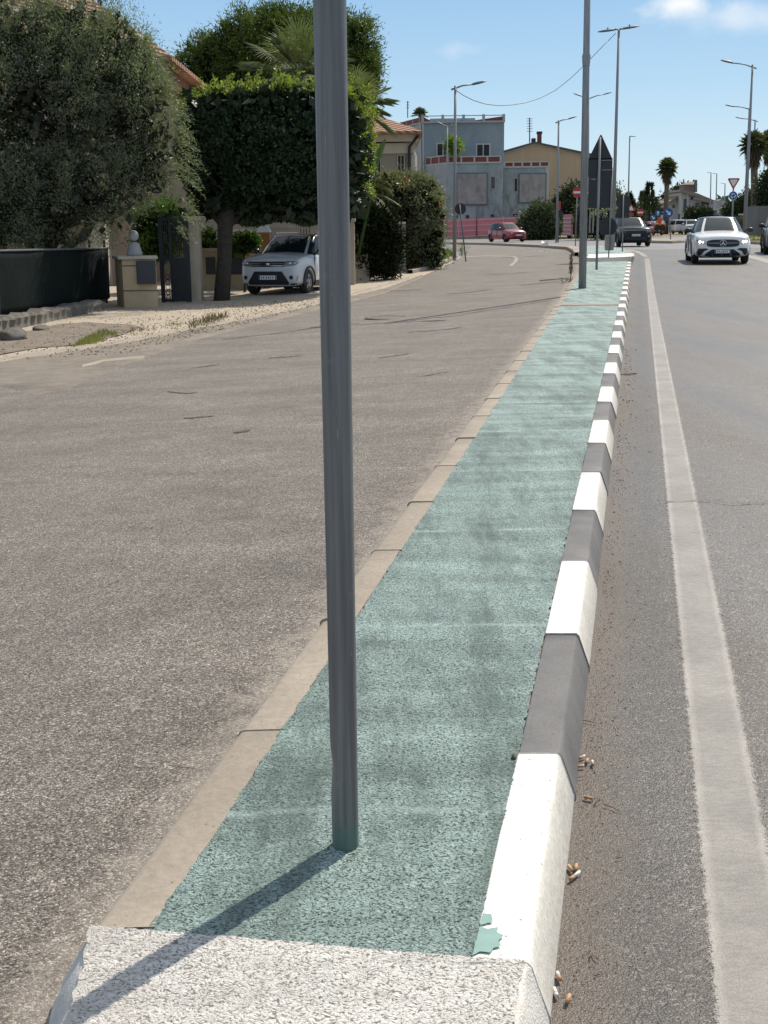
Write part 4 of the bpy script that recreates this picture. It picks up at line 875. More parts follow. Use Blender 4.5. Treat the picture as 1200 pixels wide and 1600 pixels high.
rfv = MB(); x0, x1 = xx(372, Yv), xx(660, Yv); y0, y1 = Yv-.9, Yv+9.5; zz = z3+.28; xm = (x0+x1)/2; zrg = zt(560, 172, Yv)+.8
rfv.add([(x0, y0, zz), (x1, y0, zz), (x1, y1, zz), (x0, y1, zz), (x0+3, (y0+y1)/2, zrg), (x1-4.2, (y0+y1)/2, zrg), (x0, y0, zz+.12), (x1, y0, zz+.12), (x1, y1, zz+.12), (x0, y1, zz+.12)], [(6, 7, 5, 4), (7, 8, 5), (8, 9, 4, 5), (9, 6, 4), (0, 1, 7, 6), (1, 2, 8, 7), (2, 3, 9, 8), (3, 0, 6, 9), (3, 2, 1, 0)])
rfv.build('roof', M_TILE, Vv)
tube(MB(), [(xx(653, Yv), Yv-.6, z3+.2), (xx(640, Yv), Yv-.2, z2-.1), (xx(639.5, Yv), Yv-.18, 0)], .075, 8).build('drain_pipe', M_BLACK, Vv)
win(Vv, 622, 631, 243, 272, Yv, 2, M_TRIM); win(Vv, 586, 594, 243, 272, Yv, 2, M_TRIM)
# first villa behind the olive tree
Y1 = 42; W1 = thing('villa', 'peach villa with terracotta roof mostly hidden behind the olive tree', 'house', (xx(80, Y1), Y1, -.2))
M_PEACH = stucco('peach_plaster', (.52, .37, .28), (.48, .35, .27), (.36, .27, .21), .4, .3)
xl, xr_ = xx(-260, Y1), xx(232, Y1); ze = zt(240, 108, Y1)
prism(MB(), [(xl, Y1), (xr_, Y1), (xr_, Y1+9), (xl, Y1+9)], -.6, ze).build('wall', M_PEACH, W1)
rb = MB(); xe = xx(286, Y1); z0 = zt(240, 101, Y1); rz = zt(60, -8, Y1+5)
rb.add([(xl-.8, Y1-1, z0), (xe, Y1-1, z0), (xe, Y1+10, z0), (xl-.8, Y1+10, z0), (xl+3, Y1+4.5, rz), (xe-3.9, Y1+4.5, rz), (xl-.8, Y1-1, z0+.14), (xe, Y1-1, z0+.14), (xe, Y1+10, z0+.14), (xl-.8, Y1+10, z0+.14)], [(6, 7, 5, 4), (7, 8, 5), (8, 9, 4, 5), (9, 6, 4), (0, 1, 7, 6), (1, 2, 8, 7), (2, 3, 9, 8), (3, 0, 6, 9), (3, 2, 1, 0)]); rb.build('roof', M_TILE, W1)
box(MB(), (xl-.6, Y1-.8, z0-.3), (xe-.25, Y1-.6, z0-.01)).build('eaves_board', pm('brown_eaves', (.20, .10, .07)), W1)
box(MB(), (xe-2.9, Y1+1, z0-.45), (xe-.4, Y1+8, z0-.02)).build('eaves_board', MATS['brown_eaves'], W1)
pl_ = MB(); box(pl_, (xx(151, Y1), Y1-2.0, -.4), (xx(180, Y1), Y1-1.2, zt(160, 318, Y1))); pl_.build('porch_column', M_TRIM, W1)
box(MB(), (xx(100, Y1), Y1-2.1, zt(160, 318, Y1)), (xx(188, Y1), Y1-.02, zt(160, 308, Y1))).build('porch_beam', M_TRIM, W1)
box(MB(), (xx(100, Y1), Y1-1.6, zt(140, 392, Y1)), (xx(178, Y1), Y1-1.4, zt(140, 388, Y1))).build('porch_rail', M_TRIM, W1)
box(MB(), (xx(60, Y1), Y1-2.6, -.4), (xx(178, Y1), Y1-2.2, zt(140, 401, Y1))).build('porch_wall', pm('orange_plaster', (.55, .27, .09), (.45, .23, .08)), W1)
# terrace house with stair behind the car
Y2 = 44; S1 = thing('terrace_house', 'cream terrace with outside stair and balustrade behind the white parked car', 'house', (xx(400, Y2), Y2, -.2))
M_CREAM = stucco('cream_plaster', (.50, .42, .32), (.42, .35, .27), (.30, .25, .2), .5, .4)
prism(MB(), [(xx(236, Y2), Y2), (xx(560, Y2), Y2), (xx(560, Y2), Y2+12), (xx(236, Y2), Y2+12)], -.6, zt(400, 120, Y2)-1).build('wall', M_CREAM, S1)
st = MB(); extrude(st, [at(300, 402, Y2-1.2), at(345, 402, Y2-1.2), at(345, 384, Y2-1.2), at(308, 352, Y2-1.2), at(300, 352, Y2-1.2)], (0, 1.1, 0)); st.build('stair_wall', M_CREAM, S1)
tube(MB(), [at(306, 345, Y2-1.3), at(348, 379, Y2-1.3)], .05, 6).build('handrail', M_TRIM, S1)
box(MB(), at(352, 362, Y2-2.2), at(428, 357.5, Y2-.01)).build('terrace_ledge', M_TRIM, S1)
for i in range(9):
    c = at(356+i*7.5, 363, Y2-2.1); h = at(356, 363, Y2)[2]-at(356, 376, Y2)[2]; lathe(MB(), (c[0], c[1], c[2]-h), [(.05, 0), (.05, .05), (.03, .08), (.06, h*.4), (.03, h*.75), (.05, h)], 8).build('baluster', M_TRIM, S1)
wz = at(404, 392, 38); box(MB(), (xx(405, 38), 38, -.3), (xx(419, 38), 38.3, zt(410, 363, 38))).build('orange_pier', MATS['orange_plaster'], S1)
pc = MB(); c = at(412, 363, 38.1); pc.add([c+np.array(q) for q in ((-.22, -.2, 0), (.22, -.2, 0), (.22, .2, 0), (-.22, .2, 0), (0, 0, .5))], [(0, 1, 4), (1, 2, 4), (2, 3, 4), (3, 0, 4), (3, 2, 1, 0)]); pc.build('pointed_cap', M_WHITE, S1)
# far white house with tower
Yt = 250; Wt = thing('white_house', 'distant white house with tiled roof and a square tower', 'house', (xx(1085, Yt), Yt, 0)); M_FW = stucco('far_white_plaster', (.50, .48, .45), (.44, .43, .40), (.34, .32, .3), .2, .3); M_FR = pm('far_roof_tiles', (.27, .20, .155), (.20, .16, .13), .6, .9)
def ex(poly, Y, d, mat, name, par): return extrude(MB(), [at(x, y, Y) for x, y in poly], (0, d, 0)).build(name, mat, par)
ex([(1046, 346), (1064, 346), (1064, 306), (1046, 317)], Yt+3, 9, M_FW, 'wing_wall', Wt)
ex([(1064, 346), (1118, 346), (1118, 315), (1104, 309), (1064, 298.5)], Yt, 12, M_FW, 'wall', Wt)
rf2 = ex([(1062, 299.5), (1119, 317), (1119, 314), (1090, 302), (1064, 296)], Yt-1, 14, M_FR, 'roof', Wt)
ex([(1043, 319), (1064, 306.5), (1064, 303.5), (1043, 316.5)], Yt+2, 11, M_FR, 'roof', Wt)
ex([(1086, 312), (1118, 318.5), (1112, 314), (1088, 308)], Yt-3, 2, M_FR, 'lower_roof', Wt)
tw = ex([(1069, 300), (1089, 300), (1089, 288), (1069, 288)], Yt+5, 4, pm('far_stone', (.26, .215, .17), (.21, .18, .145), .8, .9), 'tower', Wt); 
mb = MB(); a, b = at(1067, 288.5, Yt+4.5), at(1091, 288.5, Yt+4.5); z = a[2]; tp = at(1079, 283.5, Yt+7); mb.add([(a[0], Yt+4.4, z), (b[0], Yt+4.4, z), (b[0], Yt+9.6, z), (a[0], Yt+9.6, z), (tp[0], Yt+7, tp[2])], [(0, 1, 4), (1, 2, 4), (2, 3, 4), (3, 0, 4), (3, 2, 1, 0)]); mb.build('tower_roof', M_FR, tw)
ex([(1086, 300), (1089.5, 300), (1089.5, 281), (1086, 281)], Yt+3.4, .9, M_DPOLE, 'chimney', rf2)
for (x0, x1, y0, y1) in ((1058.5, 1062, 310, 314), (1080, 1084, 308, 312), (1068, 1072, 311, 330), (1087, 1092, 317, 324), (1096, 1107, 315, 322), (1051, 1054, 320, 325)):
    Y = Yt if x0 > 1063 else Yt+3
    box(MB(), at(x0, y1, Y-.25), at(x1, y0, Y-.01)).build('window', M_WGLASS, Wt)
tube(MB(), [at(1075, 346, Yt-.3), at(1075, 300, Yt-.3)], .25, 6).build('drain_pipe', M_PALE, Wt)
for i, (x0, x1, y0, yb, Y, c) in enumerate(((990, 1012, 326, 346, 330, 0), (960, 985, 320, 346, 340, 1), (1118, 1138, 312, 346, 300, 0), (1012, 1036, 331, 346, 360, 1))):
    t = thing('distant_house', ['low tiled house far behind the no entry sign', 'cream house far behind the black round signs', 'brownish tiled house right of the white house', 'low house far left of the palm'][i], 'house', at((x0+x1)/2, 346, Y), 'distant houses')
    ex([(x0, 347), (x1, 347), (x1, y0+4), (x0, y0+4)], Y, 12, M_FW if c else M_CREAM, 'wall', t); ex([(x0-1.5, y0+4.5), (x1+1.5, y0+4.5), ((x0+x1)/2, y0-1)], Y-1, 14, M_FR, 'roof', t)
    box(MB(), at(x0+5, y0+12, Y-.3), at(x0+8, y0+8, Y-.02)).build('window', M_WGLASS, t); box(MB(), at(x1-8, y0+12, Y-.3), at(x1-5, y0+8, Y-.02)).build('window', M_WGLASS, t)
# pink barrier fence round the derelict building
M_PINK = pm('pink_sheet', (.60, .20, .24), (.52, .17, .21), .6, .7); M_PINKL = pm('pale_pink_rib', (.66, .40, .40), (.6, .36, .36))
Fn = thing('site_fence', 'pink ribbed hoarding fence in front of the derelict blue building', 'fence', G(760, 371.5))
def fseg(x0, yt0, yb0, Ya, x1, yt1, yb1, Yb, n):
    a, b = at(x0, yb0, Ya), at(x1, yb1, Yb); ta, tb = at(x0, yt0, Ya), at(x1, yt1, Yb)
    extrude(MB(), [a, b, tb, ta], (0, .06, 0)).build('hoarding_panel', M_PINK, Fn)
    for k in range(4): f = (k+.12)/3.4; p, q = a*(1-f)+ta*f, b*(1-f)+tb*f; extrude(MB(), [p+np.array([0, -.05, -.04]), q+np.array([0, -.05, -.04]), q+np.array([0, -.05, .05]), p+np.array([0, -.05, .05])], (0, .045, 0)).build('rib', M_PINKL, Fn)
    for k in range(n+1): f = k/n; p, q = a*(1-f)+b*f, ta*(1-f)+tb*f; tube(MB(), [p-np.array([0, .08, 0]), q+np.array([0, -.08, .05])], .05, 6).build('fence_post', M_PINKL, Fn)
fseg(686, 343.5, 372.5, 130, 745, 341, 369.5, 131, 2); fseg(745, 341, 369.5, 131, 826, 338, 366, 133, 2)
t = thing('site_fence', 'short piece of pink hoarding seen between the shrubs left of the column', 'fence', at(885, 366, 120)); extrude(MB(), [at(878, 368, 120), at(895, 368, 120), at(895, 334.5, 120), at(878, 335, 120)], (0, .06, 0)).build('hoarding_panel', M_PINK, t)
for y in (340, 348, 356): box(MB(), at(878, y+.8, 119.9), at(895, y-.3, 119.97)).build('rib', M_PINKL, t)
# grey wall and blue container at right
gw = box(MB(), at(1182, 368, 78), at(1330, 321, 81)).build('garden_wall', concrete('grey_wall', (.17, .165, .155), (.13, .125, .12), .2, .6)); tag(gw, 'plain grey wall at the right edge below the dark hedge', 'wall'); anchor(gw)
t = thing('van', 'dark blue van parked beyond the right hand lamp pole', 'van', at(1176, 354, 105)); a, b = at(1166, 354, 105), at(1187, 334, 107)
box(MB(), a+np.array([0, 0, .35]), b).build('body', pm('dark_blue_paint', (.02, .035, .06), (.025, .04, .065), 3, .3), t, bevel=.12); box(MB(), at(1167.5, 344, 104.9), at(1185.5, 337.5, 104.97)).build('window', M_GLASS, t); box(MB(), at(1165.6, 336, 104.8), at(1187.4, 333.6, 107.1)).build('roof_edge', M_PALE, t)
for x in (1170, 1183): lathe(MB(), at(x, 352, 104.9), [(.01, -.12), (.3, -.12), (.34, -.05), (.34, .1), (.01, .1)], 14, 'y').build('wheel', M_RUB, t)

# ============================================================ WALLS, GATE AND FENCE ON THE LEFT
# green-clothed fence on a low stone wall
M_TARP = pm('dark_green_shade_cloth', (.006, .011, .0105), (.009, .015, .0145), 2, .9, bmp=.02, bscale=3, spec=.08)
fa, fb = G(-330, 548, .35), G(172, 466, .12); fa2, fb2 = at(-330, 402, fa[1]), at(169, 389, fb[1])
Fg = thing('garden_fence', 'fence covered with dark green shade cloth on the low stone wall at the left', 'fence', (fa+fb)/2)
n = 60; V = []
for i in range(n):
    f = i/(n-1); p, q = fa*(1-f)+fb*f, fa2*(1-f)+fb2*f
    for j in range(9): g_ = j/8; c = p*(1-g_)+q*g_; V.append(c+np.array([.3, -1, 0])*(.03*math.sin(f*60)*math.sin(g_*3.1)+.02*math.sin(f*23+g_*4)))
MB().add(V, [(i*9+j, (i+1)*9+j, (i+1)*9+j+1, i*9+j+1) for i in range(n-1) for j in range(8)]).build('shade_cloth', M_TARP, Fg, smooth=True).modifiers.new('s', 'SOLIDIFY').thickness = .01
tube(MB(), [fa2+np.array([0, 0, .02]), fb2+np.array([0, 0, .02])], .022, 8).build('top_rail', M_DPOLE, Fg)
for i, f in enumerate((.02, .18, .34, .5, .655, .78, .9, .985)):
    p, q = fa*(1-f)+fb*f, fa2*(1-f)+fb2*f; tube(MB(), [p+np.array([-.04, .06, -.3]), q+np.array([-.04, .06, .22 if f > .8 else .08])], .03, 8).build('fence_post', M_BLACK, Fg)
# stone wall: individual rough blocks in one mesh body
lw0, lw1 = G(-330, 588, 0), G(160, 485, 0)
n = 150; rs = random.Random(5); V = []; hs_ = []; blk = 0
for i in range(n):
    f = i/(n-1); p = lw0*(1-f)+lw1*f
    if i % 4 == 0: blk = rs.uniform(-.035, .035)
    h = .34-.12*f+blk+rs.uniform(-.012, .012); e = rs.uniform(-.03, .03)+(.05 if i % 4 == 3 else 0); g0_ = gz(p[0], p[1])
    for k, (dx, hh) in enumerate(((.06, -.25), (.02+e*.6, h*.35), (.03+e, h*.8), (-.05+e, h), (-.35, h+rs.uniform(-.02, .02)), (-.5, h-.03))):
        dd_ = unit(np.array([lw1[1]-lw0[1], lw0[0]-lw1[0]])); V.append((p[0]+dd_[0]*dx, p[1]+dd_[1]*dx, g0_+hh))
mb = MB(); mb.add(V, [(i*6+j, (i+1)*6+j, (i+1)*6+j+1, i*6+j+1) for i in range(n-1) for j in range(5)])
o = mb.build('stone_wall', concrete('rough_stone', (.30, .275, .235), (.17, .155, .13), .9, 3.5, .03)); tag(o, 'low rough stone wall under the green clothed fence', 'wall'); anchor(o)
o = prism(MB(), [tuple(G(-330, 560)[:2]), tuple(G(165, 472)[:2]), tuple(G(172, 466)[:2]), tuple(G(-330, 540)[:2])], -.5, [-.1, .06, .08, -.06]).build('brick_base', pm('dark_brick_base', (.12, .075, .055), (.06, .045, .04), 6, .95), Fg)
for (x, y, w_, h) in ((14, 534, .5, .20), (58, 518, .3, .10)):
    c = G(x, y); o = anchor(ellipsoid(MB(), (c[0], c[1]+.3, c[2]+h*.3), (w_/2, .3, h*.8), 14, 9, .25).build('rubble', MATS['rough_stone'], smooth=True)); tag(o, 'broken concrete lump at the left end of the stone wall' if x < 40 else 'smaller rubble lump beside the stone wall', 'rubble')
# gate pillar with urn/statue
Yp = 30.6; zb = gz(xx(215, Yp), Yp); P1 = thing('gate_pillar', 'cream gate pillar with a dark letter box plate beside the green fence', 'pillar', (xx(215, Yp), Yp, zb))
M_CRP = stucco('ochre_plaster', (.60, .465, .30), (.55, .43, .28), (.40, .31, .21), .7, .3)
xa, xb = xx(184, Yp), xx(239, Yp); yb_ = Yp+.9; xsd = xx(171, yb_)
pil = [(xa, Yp), (xb, Yp-.1), (xx(237, yb_), yb_-.1), (xsd+.03, yb_)]; ztp = zt(212, 405, Yp)
prism(MB(), pil, zb-.2, ztp).build('body', M_CRP, P1); 
for y in (415, 454): z = zt(212, y, Yp); gr = MB(); cpl = [(xa-.012, Yp-.012), (xb+.012, Yp-.112), (xb+.01, Yp-.05), (xa, Yp+.05)]; prism(gr, cpl, z-.012, z+.012); gr.build('groove', pm('groove_dark', (.17, .13, .09)), P1)
prism(MB(), [(xa-.08, Yp-.08), (xb+.06, Yp-.18), (xx(239, yb_), yb_), (xsd-.05, yb_+.08)], ztp, ztp+.07).build('cap', M_TRIM, P1, bevel=.01)
lx0, lx1 = at(214, 444, Yp-.2), at(240, 407.5, Yp-.2); bx_ = MB(); box(bx_, (lx0[0], Yp-.2, lx0[2]), (lx1[0]+.02, Yp-.07, lx1[2])); bx_.build('letter_box', pm('dark_slate', (.035, .04, .05), (.045, .05, .06), 4, .55), P1, bevel=.01)
# statue: seated putto-like stone figure with round head, simplified folds
St = thing('stone_statue', 'white stone ornament with a round ball head standing on the cream gate pillar', 'statue', ((xa+xb)/2, Yp+.3, ztp+.07)); s = 1/ppm(Yp); cx = xx(201, Yp)
def sz(y): return zt(201, y, Yp+.2)
M_ST = concrete('pale_stone', (.44, .44, .42), (.35, .35, .33), .3, 5)
lathe(MB(), (cx, Yp+.3, 0), [(.0, sz(399.5)), (12.5*s, sz(399.5)), (12.5*s, sz(396)), (11.5*s, sz(393)), (10.5*s, sz(390)), (9.5*s, sz(385)), (8*s, sz(381)), (4.4*s, sz(378.5)), (3.4*s, sz(377)), (0, sz(377))], 22).build('draped_body', M_ST, St, smooth=True)
for k in range(5): a = k*1.2; tube(MB(), [(cx+9*s*math.cos(a), Yp+.3+9*s*math.sin(a), sz(396)), (cx+7*s*math.cos(a+.5), Yp+.3+7*s*math.sin(a+.5), sz(388)), (cx+4*s*math.cos(a+.8), Yp+.3+4*s*math.sin(a+.8), sz(380))], 1.4*s, 8).build('fold', M_ST, St, smooth=True)
ellipsoid(MB(), (cx, Yp+.3, sz(368.5)), (8.2*s, 8.2*s, 8.6*s), 22, 14).build('head', M_ST, St, smooth=True); lathe(MB(), (cx, Yp+.3, 0), [(4*s, sz(378.6)), (4.6*s, sz(377.6)), (4*s, sz(376.4))], 16).build('neck_band', M_SIGNB, St)
# gate
Yq = 32.2; zg = gz(xx(265, Yq), Yq); Gt = thing('iron_gate', 'dark iron pedestrian gate with vertical bars between the two pillars', 'gate', (xx(265, Yq), Yq, zg))
g0, g1 = xx(244, Yq), xx(290, Yq); gtop = zt(265, 341, Yq); gm = zt(265, 405, Yq)
fr = MB()
for x0, w_ in ((g0, .10), (xx(262, Yq)-.03, .06), (g1-.10, .13)): box(fr, (x0, Yq-.03, zg+.02), (x0+w_, Yq+.03, gtop))
box(fr, (g0, Yq-.02, gtop-.05), (g1, Yq+.02, gtop)); box(fr, (g0, Yq-.02, gm-.03), (g1, Yq+.02, gm+.03)); box(fr, (g0, Yq-.02, zg+.03), (g1, Yq+.02, zg+.1)); M_IRON = pm('black_iron', (.016, .018, .022), (.024, .026, .03), 9, .5, .3)
fr.build('frame', M_IRON, Gt); box(MB(), (xx(263, Yq), Yq-.012, zg+.1), (g1-.1, Yq+.012, gm-.03)).build('solid_panel', M_IRON, Gt)
nb = 11
for i in range(nb): x = g0+.12+(g1-g0-.24)*i/(nb-1); tube(MB(), [(x, Yq, gm), (x, Yq, gtop+.10)], .011, 6).build('bar', M_IRON, Gt)
for i in range(5): 
    z = zg+.14+i*.13; a = np.linspace(0, 2*math.pi, 14); tube(MB(), [(xx(255, Yq)+.05*math.cos(q), Yq, z+.06*math.sin(q)) for q in a], .009, 5, cap=False).build('scroll', M_IRON, Gt)
# second pillar and wall with letter boxes
Yr = 32.8; zb2 = gz(xx(300, Yr), Yr); P2 = thing('gate_pillar', 'tall cream pillar with flat cap right of the iron gate', 'pillar', (xx(300, Yr), Yr, zb2)); 
box(MB(), (xx(290, Yr), Yr-.2, zb2-.2), (xx(309, Yr), Yr+.3, zt(300, 345, Yr))).build('body', M_CREAM, P2); box(MB(), (xx(284, Yr), Yr-.28, zt(300, 345, Yr)), (xx(313, Yr), Yr+.38, zt(300, 338, Yr))).build('cap', M_TRIM, P2, bevel=.01)
Yw2 = YCAR+1.1; Wl = thing('garden_wall', 'cream garden wall with two dark letter box plates behind the clipped tree', 'wall', (xx(350, Yw2), Yw2, gz(xx(350, Yw2), Yw2)))
box(MB(), (xx(309, Yw2), Yw2, -.6), (xx(392, Yw2), Yw2+.3, zt(350, 391, Yw2))).build('body', M_CRP, Wl); box(MB(), (xx(309, Yw2)-.02, Yw2-.06, zt(350, 391, Yw2)), (xx(392, Yw2), Yw2+.36, zt(350, 387.5, Yw2))).build('coping', M_TRIM, Wl)
for x0, x1 in ((322, 336), (356, 379)): box(MB(), at(x0, 429, Yw2-.08), at(x1, 402, Yw2-.003)).build('letter_box', MATS['dark_slate'], Wl, bevel=.008)
# railings behind the car
Yx = 40; Rl = thing('railing', 'beige vertical bar railing behind the white parked car', 'fence', (xx(470, Yx), Yx, -.2)); 
for i in range(34):
    x = xx(420+i*4.6, Yx); box(MB(), (x-.028, Yx-.02, -.2), (x+.028, Yx+.02, zt(470, 349, Yx))).build('bar', pm('beige_rail_paint', (.42, .36, .29), (.34, .30, .25)), Rl)
box(MB(), (xx(418, Yx), Yx+.021, zt(470, 356, Yx)-.05), (xx(575, Yx), Yx+.05, zt(470, 356, Yx))).build('rail', MATS['beige_rail_paint'], Rl); box(MB(), (xx(418, Yx), Yx-.1, -.5), (xx(575, Yx), Yx+.15, zt(470, 398, Yx))).build('base_wall', M_CREAM, Rl)
# small posts in the oleander
Yo = 40
o = box(MB(), (xx(544, 38), 38, -.4), (xx(552.5, 38), 38.3, zt(548, 346, 38))).build('gate_post', M_CREAM, bevel=.01); tag(o, 'narrow cream post just right of the foreground steel post', 'post'); ORG[o.name] = np.zeros(3)
box(MB(), (xx(542.5, 38), 37.92, zt(548, 346, 38)), (xx(554.5, 38), 38.36, zt(548, 341, 38))).build('cap', M_TRIM, o)
Ys = G(628, 424, .05)[1]
t = thing('stone_post', 'weathered pale stone post standing in the dark gap of the oleander', 'post', G(628, 424, 0)); V = []
mb = MB(); box(mb, (xx(621.5, Ys), Ys, -.4), (xx(633, Ys), Ys+.3, zt(627, 350, Ys))); mb.build('shaft', concrete('weathered_stone', (.34, .31, .27), (.22, .20, .175), .6, 4, .01), t, bevel=.02); box(MB(), (xx(620.5, Ys), Ys-.03, zt(627, 350, Ys)), (xx(633.5, Ys), Ys+.33, zt(627, 346.5, Ys))).build('cap', M_TRIM, t)
# ============================================================ VEGETATION
def ctr(x, y, Y): return at(x, y, Y)
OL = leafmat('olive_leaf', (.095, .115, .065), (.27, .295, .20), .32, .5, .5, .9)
OLD = leafmat('olive_leaf_shaded', (.022, .026, .014), (.04, .045, .024), .1)  # darker copy of the olive leaf, shade inside the crown put into its colour
def crown(par, mat, blobs, Y, n_cl, n_leaf, L, W, spread, depth=1.0, inner=None, innermat=None, name='crown', shell=.72, droop=0, fold=.15, ztop=None):
    Cs, Ds = [], []
    tot = sum(b[2]*b[3] for b in blobs); s = 1/ppm(Y); cut = None
    for (x, y, rx, ry, *r) in blobs:
        dy = r[0] if r else 0; c = at(x, y, Y+dy); k = max(8, int(n_cl*b_share(rx, ry, tot)))
        C, D = clumped(k, n_leaf, c, (rx*s, depth*(rx*s+ry*s)/2, ry*s), spread, shell, droop=droop); Cs.append(C); Ds.append(D)
    C, D = np.concatenate(Cs), np.concatenate(Ds); g = gz(C[:, 0], C[:, 1])+.05; k = C[:, 2] > g; C, D = C[k], D[k]
    o = leaves(name, C, D, L, W, mat, par, fold)
    if inner:  # oversized dark leaves added inside to block light and paint the inner shade
        Cs = []
        for (x, y, rx, ry, *r) in blobs:
            dy = r[0] if r else 0; c = at(x, y, Y+dy); k = max(20, int(inner*b_share(rx, ry, tot))); d = unit(RNG.normal(size=(k, 3)))*RNG.uniform(.2, .82, (k, 1))
            Cs.append(c+d*np.array([rx*s, depth*(rx*s+ry*s)/2, ry*s]))
        C = np.concatenate(Cs); k = C[:, 2] > gz(C[:, 0], C[:, 1])+.1; C = C[k]; leaves('inner_shade_leaves', C, RNG.normal(size=C.shape), min(L*3.2, .2+L*.9), min(W*5+L*1.2, .14+L*.5), innermat or mat, par)
    return o
def b_share(rx, ry, tot): return rx*ry/tot
def trunk(par, pts, rad, name='trunk', mat=None): return tube(MB(), pts, rad, 10).build(name, mat or M_BARK, par, smooth=True)
def tree(name, label, cat, bx, Y, blobs, mat, n_cl, n_leaf, L, W, spread, inner=None, innermat=None, group=None, tr=.1, depth=1., trunk_top=None, **k):
    B = at(bx, 400, Y); B[2] = gz(B[0], B[1]); t = thing(name, label, cat, B, group)
    top = at(blobs[0][0], blobs[0][1], Y+(blobs[0][4] if len(blobs[0]) > 4 else 0)); crown(t, mat, blobs, Y, n_cl, n_leaf, L, W, spread, depth, inner, innermat, **k)
    if tr: trunk(t, [B-np.array([0, 0, .1]), B*.6+top*.4+np.array([tr*.5, 0, 0]), top], [tr, tr*.75, tr*.4])
    return t
# olive
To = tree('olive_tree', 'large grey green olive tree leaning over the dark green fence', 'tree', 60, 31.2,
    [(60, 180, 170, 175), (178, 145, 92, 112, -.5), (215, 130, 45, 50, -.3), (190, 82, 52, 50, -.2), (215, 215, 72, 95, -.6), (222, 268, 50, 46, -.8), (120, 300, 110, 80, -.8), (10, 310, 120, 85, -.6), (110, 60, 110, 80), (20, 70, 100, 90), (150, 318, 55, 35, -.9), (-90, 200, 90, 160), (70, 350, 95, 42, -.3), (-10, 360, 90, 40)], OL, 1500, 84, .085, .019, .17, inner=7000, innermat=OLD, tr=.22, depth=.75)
B = at(60, 400, 31.2); B[2] = -.3
for (x, y) in ((130, 230), (200, 260), (-20, 220), (90, 120)): trunk(To, [B+np.array([0, 0, .9]), (B+at(x, y, 31))/2+np.array([.1, 0, .2]), at(x, y, 31)], [.13, .09, .04], 'limb')
# upright shoots on the olive's top
C = []; D = []; P_s = []
for i in range(150):
    x = random.uniform(-40, 245); y = -10+ (max(0, x-120)/125)**1.6*85+random.uniform(-6, 34); b0_ = at(x, y+22, 31.0+random.uniform(-.9, .9)); dr = unit(np.array([random.uniform(-.35, .45), random.uniform(-.3, .3), 1.])); ln_ = random.uniform(.4, .95)
    for j in range(26): f = (j+1)/26; C.append(b0_+dr*ln_*f); D.append(dr*.9+RNG.normal(size=3)*.7)
for i in range(120):
    a = random.uniform(-.1, 1.15); x = 236+56*math.sin(a*1.7+.2)+random.uniform(-12, 2); y = 110+220*a; b0_ = at(x, y, 30.3+random.uniform(-.8, .8)); dr = unit(np.array([1., random.uniform(-.5, .3), random.uniform(-.5, .25)])); ln_ = random.uniform(.25, .55)
    for j in range(22): f = (j+1)/22; C.append(b0_+dr*ln_*f+np.array([0, 0, -.25*f*f])); D.append(dr*.8+RNG.normal(size=3)*.6)
leaves('shoots', np.array(C), np.array(D), .085, .017, OL, To)
# clipped ficus
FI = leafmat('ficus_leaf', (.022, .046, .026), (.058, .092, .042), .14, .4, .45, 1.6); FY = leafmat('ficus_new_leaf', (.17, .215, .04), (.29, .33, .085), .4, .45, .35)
FID = leafmat('ficus_leaf_shaded', (.012, .022, .010), (.022, .038, .014), .08)  # ficus leaf darkened to stand for the crown's shaded inside
Yf = 34.6; sf = 1/ppm(Yf); Bf = at(345, 452, 32.7); Bf[2] = gz(Bf[0], Bf[1]); Tf = thing('clipped_tree', 'box clipped dark green tree with bright new shoots over the white parked car', 'tree', Bf)
cc = at(432, 244, Yf); rad = np.array([146*sf, 1.9, 98*sf])
C, D = clumped(1500, 36, cc, rad, .10, .86, box_=True); q = (C-cc)/rad; r4 = (np.abs(q[:, 0])**2.9+np.abs(q[:, 1])**2.9+np.abs(q[:, 2])**2.9)**(1/2.9); C = cc+(C-cc)/np.maximum(1, r4)[:, None]
sh_ = 1-.10*np.clip(-(C[:, 2]-cc[2])/rad[2], 0, 1)[:, None]; C[:, :2] = cc[:2]+(C[:, :2]-cc[:2])*sh_; C[:, 2] += .07*np.sin(C[:, 0]*4)+.06*np.sin(C[:, 0]*1.7+1); C += .06*np.sin(C[:, ::-1]*2.7+1)
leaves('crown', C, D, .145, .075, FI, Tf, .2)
C = cc+RNG.uniform(-.88, .88, (6500, 3))*rad; leaves('inner_shade_leaves', C, RNG.normal(size=C.shape), .32, .22, FID, Tf)  # dark filler leaves, interior shade painted by their colour
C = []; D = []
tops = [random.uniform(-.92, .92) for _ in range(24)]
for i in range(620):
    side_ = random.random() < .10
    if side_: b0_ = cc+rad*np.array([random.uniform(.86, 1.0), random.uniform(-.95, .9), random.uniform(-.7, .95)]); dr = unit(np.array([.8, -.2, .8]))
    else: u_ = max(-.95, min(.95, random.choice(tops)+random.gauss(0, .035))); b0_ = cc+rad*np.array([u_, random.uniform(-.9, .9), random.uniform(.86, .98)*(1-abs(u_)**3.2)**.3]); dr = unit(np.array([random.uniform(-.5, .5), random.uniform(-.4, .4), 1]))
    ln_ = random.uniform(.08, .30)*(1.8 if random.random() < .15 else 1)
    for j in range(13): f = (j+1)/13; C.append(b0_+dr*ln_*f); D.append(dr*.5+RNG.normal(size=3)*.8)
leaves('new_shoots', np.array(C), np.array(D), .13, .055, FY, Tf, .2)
tp = at(352, 340, 33.3); trunk(Tf, [Bf-np.array([0, 0, .1]), Bf*.5+tp*.5+np.array([.03, 0, 0]), tp, cc+np.array([-.5, 0, .2])], [.22, .19, .21, .10])
